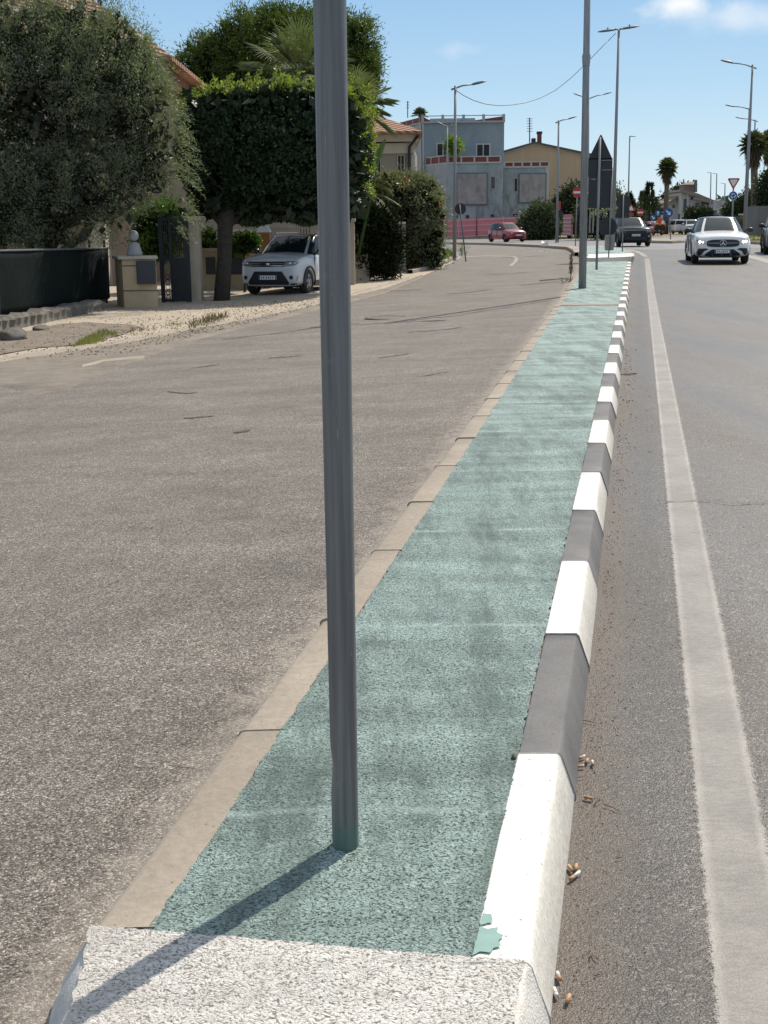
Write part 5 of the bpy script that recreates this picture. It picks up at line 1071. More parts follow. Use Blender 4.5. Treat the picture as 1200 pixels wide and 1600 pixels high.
for (x, y) in ((300, 300), (410, 300), (370, 250)): trunk(Tf, [tp+np.array([0, 0, -.25]), at(x, y, 34.3)], [.12, .04], 'limb')
# umbrella pine
PI_ = leafmat('pine_needles', (.05, .08, .018), (.12, .16, .035), .3, .5, .3, .5); PID = leafmat('pine_needles_shaded', (.014, .024, .008), (.026, .04, .012), .08)  # second needle colour is darkened to paint shade within the pine
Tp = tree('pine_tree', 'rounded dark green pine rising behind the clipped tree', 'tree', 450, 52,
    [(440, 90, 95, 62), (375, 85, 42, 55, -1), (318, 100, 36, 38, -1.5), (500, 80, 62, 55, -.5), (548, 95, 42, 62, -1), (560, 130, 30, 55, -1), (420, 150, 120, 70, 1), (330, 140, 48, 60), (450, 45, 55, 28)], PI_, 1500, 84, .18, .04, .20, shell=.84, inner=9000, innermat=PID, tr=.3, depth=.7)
# palms
PF = leafmat('fan_palm_leaf', (.10, .13, .05), (.21, .23, .12), .3, .45, .4); PFD = leafmat('palm_dead_leaf', (.14, .11, .075), (.09, .072, .05), .15, .8); PFAR = leafmat('far_palm_leaf', (.05, .065, .03), (.09, .10, .05), .25, .5)
def fan_palm(name, label, B, H, r, nf, mat, parent_cat='palm', skirt=0, blades=22, trunk_r=.2, lean=(0, 0), bl=.6, wid=.045, low=-.5, group=None, az=None):
    t = thing(name, label, 'palm tree', B, group); top = np.array(B)+np.array([lean[0], lean[1], H])
    trunk(t, [np.array(B)-np.array([0, 0, .1]), (np.array(B)+top)/2+np.array([lean[0]*.15, 0, 0]), top], [trunk_r*1.2, trunk_r, trunk_r*.9], mat=pm('palm_trunk', (.17, .135, .10), (.10, .08, .06), 6, .95, bmp=.03))
    for i in range(nf):
        a = (i*2.399+random.random()*.5) if az is None else random.uniform(*az); e = low+(1.45-low)*((i+.5)/nf)**.8; d = np.array([math.cos(a)*math.cos(e), math.sin(a)*math.cos(e), math.sin(e)]); L_ = r*(1-bl)*random.uniform(.85, 1.15)
        p0 = top; p1 = top+d*L_*.6+np.array([0, 0, .05*r]); p2 = top+d*L_+np.array([0, 0, -.02*r]); mb = MB(); tube(mb, [p0, p1, p2], [.022, .018, .012], 5)
        s_ = unit(np.cross(d, [0, 0, 1.])); u_ = np.cross(s_, d); V = []; F = []
        for j in range(blades):
            th = -1.9+3.8*j/(blades-1); bd = unit(d*math.cos(th)+s_*math.sin(th)+u_*.15); bL = r*bl*random.uniform(.85, 1.1)*(1-.25*abs(th)/1.9); sd_ = unit(np.cross(bd, u_))*wid
            m_ = p2+bd*bL*.55; tip = p2+bd*bL+np.array([0, 0, -.28*bL*random.uniform(.5, 1.3)]); k = len(V); V += [p2-sd_*.15, p2+sd_*.15, m_+sd_*.7, tip, m_-sd_*.7]; F.append((k, k+1, k+2, k+3, k+4))
        mb.add(V, F); mb.build('frond', mat, t)
    if skirt:
        n = skirt; a = RNG.uniform(0, 6.28, n); z = RNG.uniform(-.46, .02, n)*r*2.0; rr_ = (.42+z/(r*2.0)*.55)*r*RNG.uniform(.5, 1, n); C = top+np.stack([np.cos(a)*rr_, np.sin(a)*rr_, z], 1); D = np.stack([np.cos(a)*.25, np.sin(a)*.25, np.full(n, -1.)], 1)+RNG.normal(size=(n, 3))*.15
        leaves('dead_skirt', C, D, r*.5, r*.07, PFD, t)
    return t
B = at(478, 400, 41); B[2] = gz(B[0], 41); top = at(484, 122, 41); fan_palm('palm_tree', 'fan palm with green fronds showing between the pine and the clipped tree', B, top[2]-B[2], 2.25, 24, PF, low=-.2, blades=34, trunk_r=.2, wid=.022)
B = at(560, 400, 43); B[2] = gz(B[0], 43); top = at(556, 165, 43); fan_palm('palm_tree', 'fan palm whose drooping fronds reach out right of the foreground post', B, top[2]-B[2], 1.6, 18, PF, low=-.7, blades=28, trunk_r=.12, wid=.022)
B = at(1040, 350, 150); B[2] = gz(B[0], 150); top = at(1043, 262, 150); fan_palm('palm_tree', 'tall lone palm left of the distant white house', B, top[2]-B[2], 1.5, 38, PFAR, skirt=420, blades=14, trunk_r=.30, lean=(top[0]-B[0], 0), wid=.13, low=-.9, group='tall palms')
for i, (px, py, Y) in enumerate(((1178, 226, 98), (1204, 222, 102))):
    B = at(px+7, 350, Y); B[2] = gz(B[0], Y); top = at(px, py, Y); fan_palm('palm_tree', ['left one of the two shaggy palms at the right edge', 'rightmost shaggy palm cut by the right edge of the photo'][i], B, top[2]-B[2], 1.35, 34, PFAR, skirt=700, blades=16, trunk_r=.28, lean=(top[0]-B[0], 0), wid=.09, low=-.8, group='tall palms')
B = at(657, 350, 165); B[2] = 0; top = at(657, 180, 165); fan_palm('palm_tree', 'palm top poking above the left end of the derelict building', B, top[2]-B[2], 1.3, 20, PFAR, blades=14, trunk_r=.2, wid=.1, low=-.2)
# feather palm / cycad in front of the oleander
def pinnate(t, p0, d, L_, sag, mat, n=26, lw=.03, ll=.28, name='frond'):
    C = []; D = []; pts = []
    for j in range(n): f = j/(n-1); p = p0+d*L_*f+np.array([0, 0, -sag*f*f]); pts.append(p)
    sd_ = unit(np.cross(d, [0, 0, 1.])); mb = MB(); tube(mb, pts[::5]+[pts[-1]], .012, 5)
    V = []; F = []
    for j in range(2, n):
        tg = unit(pts[j]-pts[j-1])
        for s_ in (-1, 1):
            bd = unit(sd_*s_+tg*.7+np.array([0, 0, .15])); l = ll*math.sin(math.pi*(j/n)**.7*.9+.1); wv = tg*lw; k = len(V); V += [pts[j]-wv*.4, pts[j]+wv*.4, pts[j]+bd*l*.5+wv*.5, pts[j]+bd*l+np.array([0, 0, -.06]), pts[j]+bd*l*.5-wv*.5]; F.append((k, k+1, k+2, k+3, k+4))
    mb.add(V, F); return mb.build(name, mat, t)
B = at(572, 405, 41.5); B[2] = gz(B[0], 41.5); c = at(568, 300, 41.0); t = thing('feather_palm', 'small feather palm with arching fronds between the post and the oleander', 'palm tree', B)
trunk(t, [B, c], [.16, .13]); M_FRD = leafmat('feather_leaf', (.09, .12, .045), (.20, .20, .11), .35, .4)
for i in range(20): a = i*2.4; e = random.uniform(-.1, 1.2); pinnate(t, c, np.array([math.cos(a)*math.cos(e), math.sin(a)*math.cos(e)*.6, math.sin(e)]), random.uniform(1.0, 1.5), random.uniform(.3, .9), M_FRD)
t = thing('banana_plant', 'broad upright green leaf standing left of the villa window', 'plant', B+np.array([-.2, 1.2, 0])); V = []; a, b = at(562, 300, 39.5), at(601, 218, 39.7); dd = b-a; pr = np.array([.75, 0, .45])
for j in range(12): f = j/11; wv = .30*math.sin(math.pi*min(1, f*.88+.1))**.7; V += [a+dd*f-pr*wv, a+dd*f+np.array([0, -.08, 0]), a+dd*f+pr*wv*1.0]
MB().add(V, [(3*j+k, 3*j+k+1, 3*j+4+k, 3*j+3+k) for j in range(11) for k in range(2)]).build('leaf', leafmat('banana_leaf', (.06, .11, .03), (.08, .13, .035), .35, .35), t, smooth=True); trunk(t, [at(560, 400, 39.5), a+dd*.9], [.06, .015], 'stalk', MATS['banana_leaf'])
# oleander
OA = leafmat('oleander_leaf', (.09, .115, .06), (.26, .26, .17), .3, .45, .45, 1.4); OAD = leafmat('oleander_leaf_shaded', (.012, .018, .008), (.022, .03, .013), .05, .9, .05)  # second leaf colour is near black, shade under the oleander painted in
Yb_ = Ys+2.0
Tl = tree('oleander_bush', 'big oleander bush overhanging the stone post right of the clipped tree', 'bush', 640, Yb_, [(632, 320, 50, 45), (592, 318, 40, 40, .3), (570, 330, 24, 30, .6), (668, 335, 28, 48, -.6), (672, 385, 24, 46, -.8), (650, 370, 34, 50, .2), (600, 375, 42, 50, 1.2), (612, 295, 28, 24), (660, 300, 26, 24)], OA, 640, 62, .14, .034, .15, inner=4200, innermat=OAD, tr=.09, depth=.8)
for x, y in ((635, 280), (689, 318), (608, 338)):
    c = at(x, y, Yb_-1.4); leaves('flower', c+RNG.normal(size=(12, 3))*.035, RNG.normal(size=(12, 3)), .055, .045, leafmat('red_petal', (.45, .05, .03), (.35, .03, .03)) if 'red_petal' not in MATS else MATS['red_petal'], Tl)
# near-black leaves added as the shade behind the stone post
tree('hedge', 'near black leaves added as the shade in the gap behind the stone post', 'hedge', 590, Ys+4.4, [(585, 385, 45, 45), (625, 390, 45, 40), (560, 360, 40, 50)], OAD, 160, 60, .2, .1, .3, inner=1500, innermat=OAD, tr=0)
tree('hedge', 'near black leaves added as the shade between the narrow cream post and the stone post', 'hedge', 588, 40.3, [(582, 395, 26, 30), (604, 390, 18, 34), (570, 350, 16, 26), (600, 360, 18, 20)], OAD, 200, 60, .16, .06, .2, inner=1500, innermat=OAD, tr=0)  # another added dark mass, its leaf colour standing in for shade
# greenery in the gardens by the gate
GB = leafmat('garden_leaf', (.035, .08, .02), (.12, .20, .04), .4, .4, .4, 2)
tree('garden_bush', 'green shrub behind the iron gate', 'bush', 228, 37, [(226, 350, 22, 30), (262, 350, 26, 36), (245, 380, 40, 26)], GB, 160, 46, .10, .05, .12, inner=500, innermat=FID, tr=.05)
tree('garden_bush', 'light green shrub beside the white parked car near the wall', 'bush', 380, 36.2, [(380, 382, 20, 13), (392, 374, 10, 10), (362, 385, 12, 9)], GB, 130, 40, .08, .045, .07, inner=200, innermat=FID, tr=.04)
tree('garden_bush', 'shrub in front of the stair wall right of the tall gate pillar', 'bush', 325, 38, [(322, 378, 16, 16), (335, 392, 16, 10)], GB, 70, 36, .08, .04, .08, inner=120, innermat=FID, tr=.04)
# balcony plant on the derelict building
tree('balcony_tree', 'bright green sapling growing on the terrace of the derelict building', 'plant', 708, 136.8, [(705, 226, 5, 8), (711, 231, 5, 6)], leafmat('sapling_leaf', (.13, .21, .04), (.22, .30, .06), .4), 30, 40, .34, .2, .35, tr=0)
# shrubs and trees round the roundabout
SH = leafmat('far_shrub_leaf', (.045, .065, .028), (.11, .13, .065), .2, .6, .3, .25); SHD = leafmat('far_shrub_dark', (.025, .04, .018), (.055, .075, .03), .15, .6, .3, .25); SHI = leafmat('far_shrub_shaded', (.012, .018, .010), (.02, .028, .015), .05)  # last colour paints the shade inside far shrubs
tree('shrub', 'rounded grey green shrub beside the red hatchback', 'bush', 844, 112, [(843, 347, 27, 22), (830, 355, 20, 17), (858, 352, 18, 22), (846, 332, 16, 13)], SH, 230, 46, .30, .13, .3, inner=700, innermat=SHI, tr=.1)
tree('tree', 'dark green tree between the beige house and the no entry sign', 'tree', 888, 122, [(886, 330, 18, 30), (897, 315, 15, 25), (876, 325, 10, 18), (903, 340, 14, 24)], SHD, 230, 46, .34, .16, .35, inner=700, innermat=SHI, tr=.12)
tree('shrub', 'leafy shrub with pale blossoms behind the sign posts', 'bush', 940, 106, [(925, 330, 16, 28), (945, 322, 18, 30), (962, 335, 14, 28), (935, 350, 30, 18), (915, 345, 12, 22), (960, 312, 9, 20)], SH, 300, 46, .28, .12, .3, inner=1000, innermat=SHI, tr=.1)
for k in range(1):
    t = thing('blossom_shrub', 'pale flowering oleander showing between the black sign backs', 'bush', at(945, 366, 103)); c = at(943, 322, 103.6)
    C = np.concatenate([at(random.uniform(922, 968), random.uniform(303, 340), 103.2)+RNG.normal(size=(12, 3))*.16 for _ in range(46)]); leaves('blossom', C, RNG.normal(size=C.shape), .16, .12, leafmat('pale_blossom', (.42, .40, .32), (.30, .32, .22), .3), t)
    for x in (915, 921, 926): tube(MB(), [at(x, 364, 103), at(x+1.5, 330, 103)], .07, 6).build('stem', pm('pale_stem', (.30, .28, .24)), t)
# conifers
def conifer(label, bx, Y, yb, yt, wpx, mat, n=26, layers=9, opened=1.):
    B = at(bx, yb, Y); B[2] = gz(B[0], Y); T = at(bx+1, yt, Y); t = thing('conifer', label, 'tree', B, 'dark conifers'); trunk(t, [B, T], [.28, .06]); H = T[2]-B[2]; C = []; D = []
    for l in range(layers):
        z = B[2]+H*(.2+.78*l/layers); R_ = wpx/ppm(Y)*(1-(l/layers)**1.3)*random.uniform(.8, 1.2)
        for b in range(8):
            a = random.uniform(0, 6.28); L_ = R_*random.uniform(.6, 1.1)
            for j in range(n): f = random.random()**.7; C.append((B[0]+math.cos(a)*L_*f, Y+math.sin(a)*L_*f, z+.35*f*L_*.5+random.gauss(0, .12))); D.append((math.cos(a), math.sin(a), .6+random.gauss(0, .5)))
    leaves('foliage', np.array(C), np.array(D), .55*opened, .2*opened, mat, t); return t
conifer('open branched dark conifer left of the lone palm', 1014, 190, 348, 283, 22, SHD, 24, 10)
conifer('dark bushy conifer directly behind the slender lamp', 982, 165, 350, 300, 13, SHD, 30, 9)
conifer('smaller conifer right beside the taller open conifer', 1004, 200, 348, 296, 15, SHD, 22, 8)
tree('pine_tree', 'dark spreading pine behind the distant white house', 'tree', 1052, 300, [(1056, 316, 16, 13), (1068, 305, 10, 9), (1040, 328, 16, 10)], SHD, 150, 40, .9, .4, .8, inner=400, innermat=SHI, tr=.3)
tree('hedge', 'clipped hedge in front of the distant white house', 'hedge', 1095, 225, [(1085, 338, 14, 9), (1100, 338, 14, 9)], SHD, 120, 40, .5, .25, .4, inner=200, innermat=SHI, tr=0)
tree('hedge', 'tall dark hedge above the grey wall at the right edge', 'hedge', 1210, 83, [(1205, 300, 20, 36), (1230, 290, 34, 45), (1195, 312, 12, 16), (1260, 300, 30, 40)], SHD, 500, 44, .2, .09, .2, inner=1200, innermat=SHI, tr=.1)
tree('shrub', 'mixed shrubs right of the roundabout sign', 'bush', 1155, 140, [(1150, 332, 14, 16), (1165, 325, 12, 16), (1176, 318, 8, 14)], SHD, 200, 40, .34, .16, .35, inner=400, innermat=SHI, tr=.1)
tree('shrub', 'dry pinkish brown shrub beside the tallest right hand lamp', 'bush', 1155, 98, [(1153, 352, 7, 9), (1146, 358, 6, 6)], leafmat('dry_shrub_leaf', (.17, .14, .09), (.24, .19, .13), .2), 60, 36, .14, .07, .15, tr=.03)
tree('shrub', 'low shrub between the warning triangle and the distant houses', 'bush', 975, 170, [(970, 338, 14, 12), (992, 342, 14, 8)], SHD, 120, 40, .4, .2, .4, inner=200, innermat=SHI, tr=0)
# far tree belt, too far to count
Cs, Ds = [], []
for (x0, x1, y0, y1, Y) in ((560, 700, 330, 352, 420), (860, 1010, 318, 352, 420), (1000, 1075, 330, 350, 430), (1110, 1300, 322, 352, 380), (1300, 1600, 325, 350, 380), (-400, 560, 320, 350, 430)):
    n = int((x1-x0)*45); x = RNG.uniform(x0, x1, n); top = y0+6*np.sin(x*.16)+4*np.sin(x*.41+1); y = top+(y1-top)*RNG.uniform(0, 1, n)**.9; Cs.append(np.array([at(a, b, Y+random.uniform(-8, 8)) for a, b in zip(x, y)])); Ds.append(RNG.normal(size=(n, 3)))
C = np.concatenate(Cs); o = leaves('distant_trees', C, np.concatenate(Ds), 2.2, 1.3, leafmat('distant_leaf', (.06, .08, .05), (.09, .11, .07), .15, .8), None); tag(o, 'belt of distant trees along the horizon', 'trees', kind='stuff')
# stalks and weeds by the kerbs
B = G(891, 441, 0); t = thing('dry_stalk', 'tall dry brown weed stalk at the left edge of the island', 'weed', B); tp = at(893, 398, B[1])
tube(MB(), [B, (B+tp)/2+np.array([.02, 0, 0]), tp], .012, 6).build('stem', M_TWIG, t); f = np.linspace(.3, 1, 260)[:, None]; C = B*(1-f)+tp*f+RNG.normal(size=(260, 3))*.022; leaves('seed_head', C, RNG.normal(size=(260, 3))*.5+np.array([0, 0, 1]), .06, .02, leafmat('seed_brown', (.20, .14, .09), (.12, .09, .06), .2), t)
C = B+RNG.normal(size=(60, 3))*np.array([.12, .12, .02])+np.array([0, 0, .03]); leaves('base_leaf', C, RNG.normal(size=(60, 3))+np.array([0, 0, .6]), .12, .02, MATS['seed_brown'], t)
B = G(722, 401, 0); t = thing('young_weed', 'thin green weed plant between the left lamp and the leaning sign', 'weed', B); tp = at(722, 382, B[1]); tube(MB(), [B, tp], .012, 6).build('stem', M_TWIG, t); f = RNG.uniform(.1, 1, 200)[:, None]; C = B*(1-f)+tp*f+RNG.normal(size=(200, 3))*.13; leaves('foliage', C, RNG.normal(size=(200, 3)), .10, .03, GM, t)
# litter
def litter(name, label, px, py, cat, w_, d_, h_, mat, rot=0, dz=.01, group=None):
    c = G(px, py, dz); mb = MB(); a = math.radians(rot); V = []
    for (x, y, z) in ((-1, -1, 0), (1, -.8, .2), (.8, 1, 0), (-.9, .9, .6), (-1, -1, .5), (1, -.8, 1), (.8, 1, .6), (-.9, .9, 1.1)): V.append(c+np.array([(x*w_*math.cos(a)-y*d_*math.sin(a))/2, (x*w_*math.sin(a)+y*d_*math.cos(a))/2, z*h_]))
    o = mb.add(V, [(0, 3, 2, 1), (4, 5, 6, 7), (0, 1, 5, 4), (1, 2, 6, 5), (2, 3, 7, 6), (3, 0, 4, 7)]).build(name, mat); tag(o, label, cat, group); anchor(o); return o
litter('plastic_bag', 'white crumpled bag lying by the kerb beside the oleander', 692, 381, 'litter', .9, .6, .22, M_WHITE, 20, .12)
litter('kerb_marker', 'small white block on the curved kerb ahead of the red hatchback', 851, 385, 'marker', .35, .2, .28, M_WHITE, 0, .14)
litter('paper_scrap', 'tiny white scrap on the asphalt near the curved kerb', 848, 393.5, 'litter', .25, .15, .03, M_WHITE, 30)
litter('wood_piece', 'pale stick lying beside the striped kerb', 980, 585, 'litter', .20, .02, .012, M_TWIG, 5, .004)
# cigarette butts, each its own object
M_FIL = pm('filter_orange', (.50, .30, .16), (.40, .23, .12), 90, .8); M_PAP = pm('cigarette_paper', (.78, .76, .70), (.66, .64, .58), 70, .8)
butts = [(909, 1183, 40, .5, 'orange cigarette butt, topmost of the cluster beside the dark grey stone'), (917, 1189, 75, 1, 'cigarette butt with white end in the cluster beside the dark grey stone'), (926, 1192, 85, .4, 'upright lying whitish butt, right one of the cluster'), (906, 1197, 10, .8, 'pale butt lowest in the cluster beside the dark grey stone'), (919, 1246, 150, .9, 'single orange butt lying alone below the cluster'), (891, 1356, 100, .9, 'short orange butt touching the white kerb, left one of a pair'), (900, 1355, 75, .9, 'short orange butt, right one of the pair by the white kerb'), (898, 1368, 50, -1, 'long whole white cigarette lying slanted by the white kerb'), (873, 1525, 95, .5, 'two toned orange and white butt beside the kerb nose'), (868, 1550, 95, 0, 'white butt tight against the kerb nose'), (888, 1560, 70, 1, 'orange butt, lowest one near the bottom edge')]
for (px, py, ang, fr_, lab) in butts:
    c = G(px, py, .010); a = math.radians(ang); d = np.array([math.cos(a), math.sin(a), 0]); L_ = .026 if fr_ >= 0 else .045; r_ = .0042
    t = thing('cigarette_butt', lab, 'cigarette butt', c-np.array([0, 0, .006]), 'cigarette butts by the kerb'); fr_ = max(.25, fr_) if fr_ >= 0 else .35
    if fr_ != 0: tube(MB(), [c-d*L_/2, c-d*L_/2+d*L_*fr_], r_, 12).build('filter', M_FIL if fr_ > .3 else M_PAP, t, smooth=True)
    if fr_ < 1: tube(MB(), [c-d*L_/2+d*L_*fr_, c+d*L_/2+np.array([0, 0, .001])], [r_*.97, r_*.8], 12).build('paper', M_PAP, t, smooth=True)
twigs = [(955, 1262, -50, .055, 'thin long brown twig near the orange butt'), (935, 1250, 60, .05, 'thin curved twig crossing the dirt beside the butts'), (925, 1490, 70, .03, 'forked twig left branch low by the kerb'), (930, 1492, 100, .03, 'forked twig right branch low by the kerb'), (968, 1340, 20, .02, 'tiny twig on the asphalt between the kerb and the white line'), (984, 586, 8, .12, 'long pale twig beyond the dark stones'), (922, 1128, -35, .05, 'curved twig above the butts cluster'), (1016, 705, 100, .07, 'pale twig on the asphalt beside the white line'), (906, 1215, 20, .04, 'small twig between the cluster and the lone butt')]
for (px, py, ang, L_, lab) in twigs:
    c = G(px, py, .008); a = math.radians(ang); d = np.array([math.cos(a), math.sin(a), 0]); n_ = np.array([-d[1], d[0], 0]); o = tube(MB(), [c-d*L_/2, c+n_*L_*.1, c+d*L_/2+n_*L_*.02], [.0016, .0014, .0008], 6).build('twig', M_TWIG, smooth=True); tag(o, lab, 'twig', 'twigs along the kerb'); anchor(o)
dl = leafmat('dead_leaf', (.22, .15, .08), (.10, .07, .045), .1, .8)
yv_ = 2.15*(16/2.15)**RNG.uniform(0, 1, 420); xv_ = foot(yv_)+np.abs(RNG.normal(size=420))*.07+.004; C = np.stack([xv_, yv_, gz(xv_, yv_)+.003], 1); D = RNG.normal(size=(420, 3))*np.array([1, 1, .12])
o = leaves('leaf_litter', C, D, .006+.0012*yv_, .0022+.0005*yv_, dl, None); tag(o, 'crumbs of dead leaves along the striped kerb', 'debris', kind='stuff')
yv_ = RNG.uniform(18, 31, 2600); xv_ = -4.2+(yv_-16)*.22-np.abs(RNG.normal(size=2600))*2.0; C = np.stack([xv_, yv_, gz(xv_, yv_)+.035], 1); D = RNG.normal(size=(2600, 3))*np.array([1, 1, .15])
o = leaves('leaf_litter', C, D, .042, .018, dl, None); tag(o, 'fallen dry olive leaves on the driveway and verge', 'debris', kind='stuff')
# grit along the kerb foot: uncountable
def grit(name, n, fx, ylo, yhi, smin, smax, mats, label):
    mb = MB()
    for i in range(n):
        y = ylo*(yhi/ylo)**random.random(); x = fx(y); s_ = random.uniform(smin, smax)*(.6+.4*y/5); z = gz(x, y); k = random.randint(4, 5)
        a = random.uniform(0, 6); v = [(x+s_*math.cos(a+2*math.pi*j/k)*random.uniform(.7, 1.2), y+s_*math.sin(a+2*math.pi*j/k)*random.uniform(.7, 1.2), z) for j in range(k)]+[(x+random.uniform(-.3, .3)*s_, y, z+s_*random.uniform(.6, 1.3))]
        mb.add(v, [(j, (j+1) % k, k) for j in range(k)])
    o = mb.build(name, mats); tag(o, label, 'debris', kind='stuff'); return o
grit('grit', 1500, lambda y: foot(y)+abs(random.gauss(0, .055))+.002, 2.1, 16, .0012, .0038, pm('grit_brown', (.15, .11, .08), (.27, .22, .18), 200, .9), 'scattered brown grit along the foot of the striped kerb')
grit('pebbles', 420, lambda y: foot(y)+random.uniform(.03, .9), 2.1, 20, .0015, .0042, pm('dark_pebble', (.05, .045, .04), (.15, .14, .13), 150, .9), 'scattered dark pebbles on the asphalt beside the kerb')
grit('gravel', 900, lambda y: outl(y)-abs(random.gauss(0, .07))-.003, 2.2, 14, .0012, .004, pm('pale_gravel', (.36, .32, .28), (.22, .19, .165), 200, .9), 'pale loose gravel along the left kerb')
grit('rubble_grit', 380, lambda y: -4.4+random.uniform(-2.2, .2)+(y-19)*.21, 15.5, 27, .005, .016, pm('rubble_pale', (.34, .30, .25), (.20, .17, .14), 60, .9), 'crumbled stones and dry leaves on the broken pavement edge')
# ============================================================ VEHICLES
def paint(name, c, c2=None, rough=.28, metal=0):
    m, n, p, o = newmat(name); f = noise(n, objc(n), 3, 5); n.links.new(mix(n, f, c, c2 or tuple(x*.88 for x in c)), p.inputs['Base Color']); p.inputs['Roughness'].default_value = rough; p.inputs['Coat Weight'].default_value = .6; p.inputs['Coat Roughness'].default_value = .06; p.inputs['Metallic'].default_value = metal; return m
def bake(o):
    dg = bpy.context.evaluated_depsgraph_get(); me = bpy.data.meshes.new_from_object(o.evaluated_get(dg)); o.modifiers.clear(); old = o.data; o.data = me; bpy.data.meshes.remove(old)
def car(name, label, cat, pos_, alpha, sp, group=None, detail=2):
    """local axes: x forward, y left, z up; alpha = heading measured from -Y towards -X"""
    rz = math.atan2(-math.cos(alpha), -math.sin(alpha)); t = thing(name, label, cat, pos_, group, rz); L = sp['L']; paintm = sp['paint']; k_ = dict(local=True)
    st = sp['st']; V = []; prof = []
    for (x, w_, zb, zs, zt) in st:
        h = [(0, zb), (.75*w_, zb), (.94*w_, zb+.05), (w_, zb+.22*(zs-zb)), (w_*1.0, zb+.6*(zs-zb)), (w_*.975, zs-.05), (w_*.93, zs), (w_*.68, zt), (w_*.3, zt+.02), (0, zt+.025)]
        ring = h+[(-y, z) for y, z in h[-2:0:-1]]; prof.append(len(ring)); V += [(x, y, z) for y, z in ring]
    m = prof[0]; n = len(st); F = [(i*m+j, (i+1)*m+j, (i+1)*m+(j+1) % m, i*m+(j+1) % m) for i in range(n-1) for j in range(m)]+[tuple(range(m)), tuple(range((n-1)*m, n*m))[::-1]]
    body = MB().add(V, F).build('body', paintm, t, smooth=True, **k_)
    bm = bmesh.new(); bm.from_mesh(body.data); bmesh.ops.recalc_face_normals(bm, faces=bm.faces); bm.to_mesh(body.data); bm.free()
    ss_ = body.modifiers.new('s', 'SUBSURF'); ss_.levels = ss_.render_levels = 2
    R = sp['wr']; axs = sp['ax']; W2 = sp['w2']
    if detail > 1:
        mb = MB()
        for ax in axs:
            for s_ in (-1, 1): lathe(mb, (ax, s_*(W2-.12), R), [(0.001, -.2), (R+.055, -.2), (R+.055, .3), (0.001, .3)] if s_ > 0 else [(0.001, -.3), (R+.055, -.3), (R+.055, .2), (0.001, .2)], 28, 'y')
        cut = mb.build('cut', M_BLACK, t, **k_); bm = bmesh.new(); bm.from_mesh(cut.data); bmesh.ops.remove_doubles(bm, verts=bm.verts, dist=.003); bmesh.ops.recalc_face_normals(bm, faces=bm.faces); bm.to_mesh(cut.data); bm.free()
        bo = body.modifiers.new('b', 'BOOLEAN'); bo.object = cut; bo.operation = 'DIFFERENCE'; bo.solver = 'EXACT'
        bake(body); bpy.data.objects.remove(cut)
    else: bake(body)
    for q in body.data.polygons: q.use_smooth = True
    body.data.materials.clear(); body.data.materials.append(paintm)
    bv = BVHTree.FromPolygons([v.co.copy() for v in body.data.vertices], [tuple(p.vertices) for p in body.data.polygons])
    # cabin
    cb = sp['cab']; zb, zt = cb['z']; nn = 48; lv = [0, .12, .4, .7, .88, .96, 1.0]
    def cab(a, l, off=0):
        xf = cb['xf'][0]*(1-l)+cb['xf'][1]*l+cb.get('bow', .05)*math.sin(math.pi*l)*.8; xr = cb['xr'][0]*(1-l)+cb['xr'][1]*l-cb.get('bowr', .05)*math.sin(math.pi*l); w_ = (cb['w'][0]*(1-l)+cb['w'][1]*l)+.02*math.sin(math.pi*l)
        e = 2/cb.get('n', 5.); ca, sa = math.cos(a), math.sin(a); x = (xf+xr)/2+(xf-xr)/2*math.copysign(abs(ca)**e, ca); y = w_*math.copysign(abs(sa)**e, sa)
        z = zb+(zt-zb)*l
        if l >= .9: z = zb+(zt-zb)*l - cb.get('drop', 0)*((xf-x)/(xf-xr))**2
        elif cb.get('drop', 0): z = z-l*cb['drop']*((xf-x)/(xf-xr))**2
        nx_, ny = math.copysign(abs(ca)**(2-e), ca), math.copysign(abs(sa)**(2-e), sa); q = math.hypot(nx_, ny)+1e-6
        return (x+off*nx_/q, y+off*ny/q, z)
    A = [2*math.pi*i/nn for i in range(nn)]
    V = [cab(a, l) for l in lv for a in A]; F = [(i*nn+j, i*nn+(j+1) % nn, (i+1)*nn+(j+1) % nn, (i+1)*nn+j) for i in range(len(lv)-1) for j in range(nn)]; V.append(((cb['xf'][1]+cb['xr'][1])/2, 0, zt-.02)); F += [((len(lv)-1)*nn+j, (len(lv)-1)*nn+(j+1) % nn, len(V)-1) for j in range(nn)]
    MB().add(V, F).build('windows', sp.get('glass', M_GLASS), t, smooth=True, **k_)
    # roof skin
    V = []; ll = [.93, .985, 1.0]; sc_ = [1, .985, .93, .7, .35]
    for l in ll: V += [np.array(cab(a, l, .012)) for a in A]
    cxr = (cb['xf'][1]+cb['xr'][1])/2
    for s_ in sc_[2:]:
        for a in A: p = np.array(cab(a, 1.0, 0)); q = np.array([cxr+(p[0]-cxr)*s_, p[1]*s_, p[2]+.035*(1-s_**2)+.004]); V.append(q)
    V.append(np.array([cxr, 0, zt+.045-cb.get('drop', 0)*.25])); lw = 6; F = [(i*nn+j, i*nn+(j+1) % nn, (i+1)*nn+(j+1) % nn, (i+1)*nn+j) for i in range(lw-1) for j in range(nn)]+[((lw-1)*nn+j, (lw-1)*nn+(j+1) % nn, len(V)-1) for j in range(nn)]
    MB().add(V, F).build('roof', sp.get('roofm', paintm), t, smooth=True, **k_)
    def patch(a0, a1, l0, l1, mat, nm, off=.014, na=6, nl=6):
        V = [cab(a0+(a1-a0)*i/na, l0+(l1-l0)*j/nl, off) for i in range(na+1) for j in range(nl+1)]; F = [(i*(nl+1)+j, (i+1)*(nl+1)+j, (i+1)*(nl+1)+j+1, i*(nl+1)+j+1) for i in range(na) for j in range(nl)]
        o = MB().add(V, F).build(nm, mat, t, smooth=True, **k_); return o
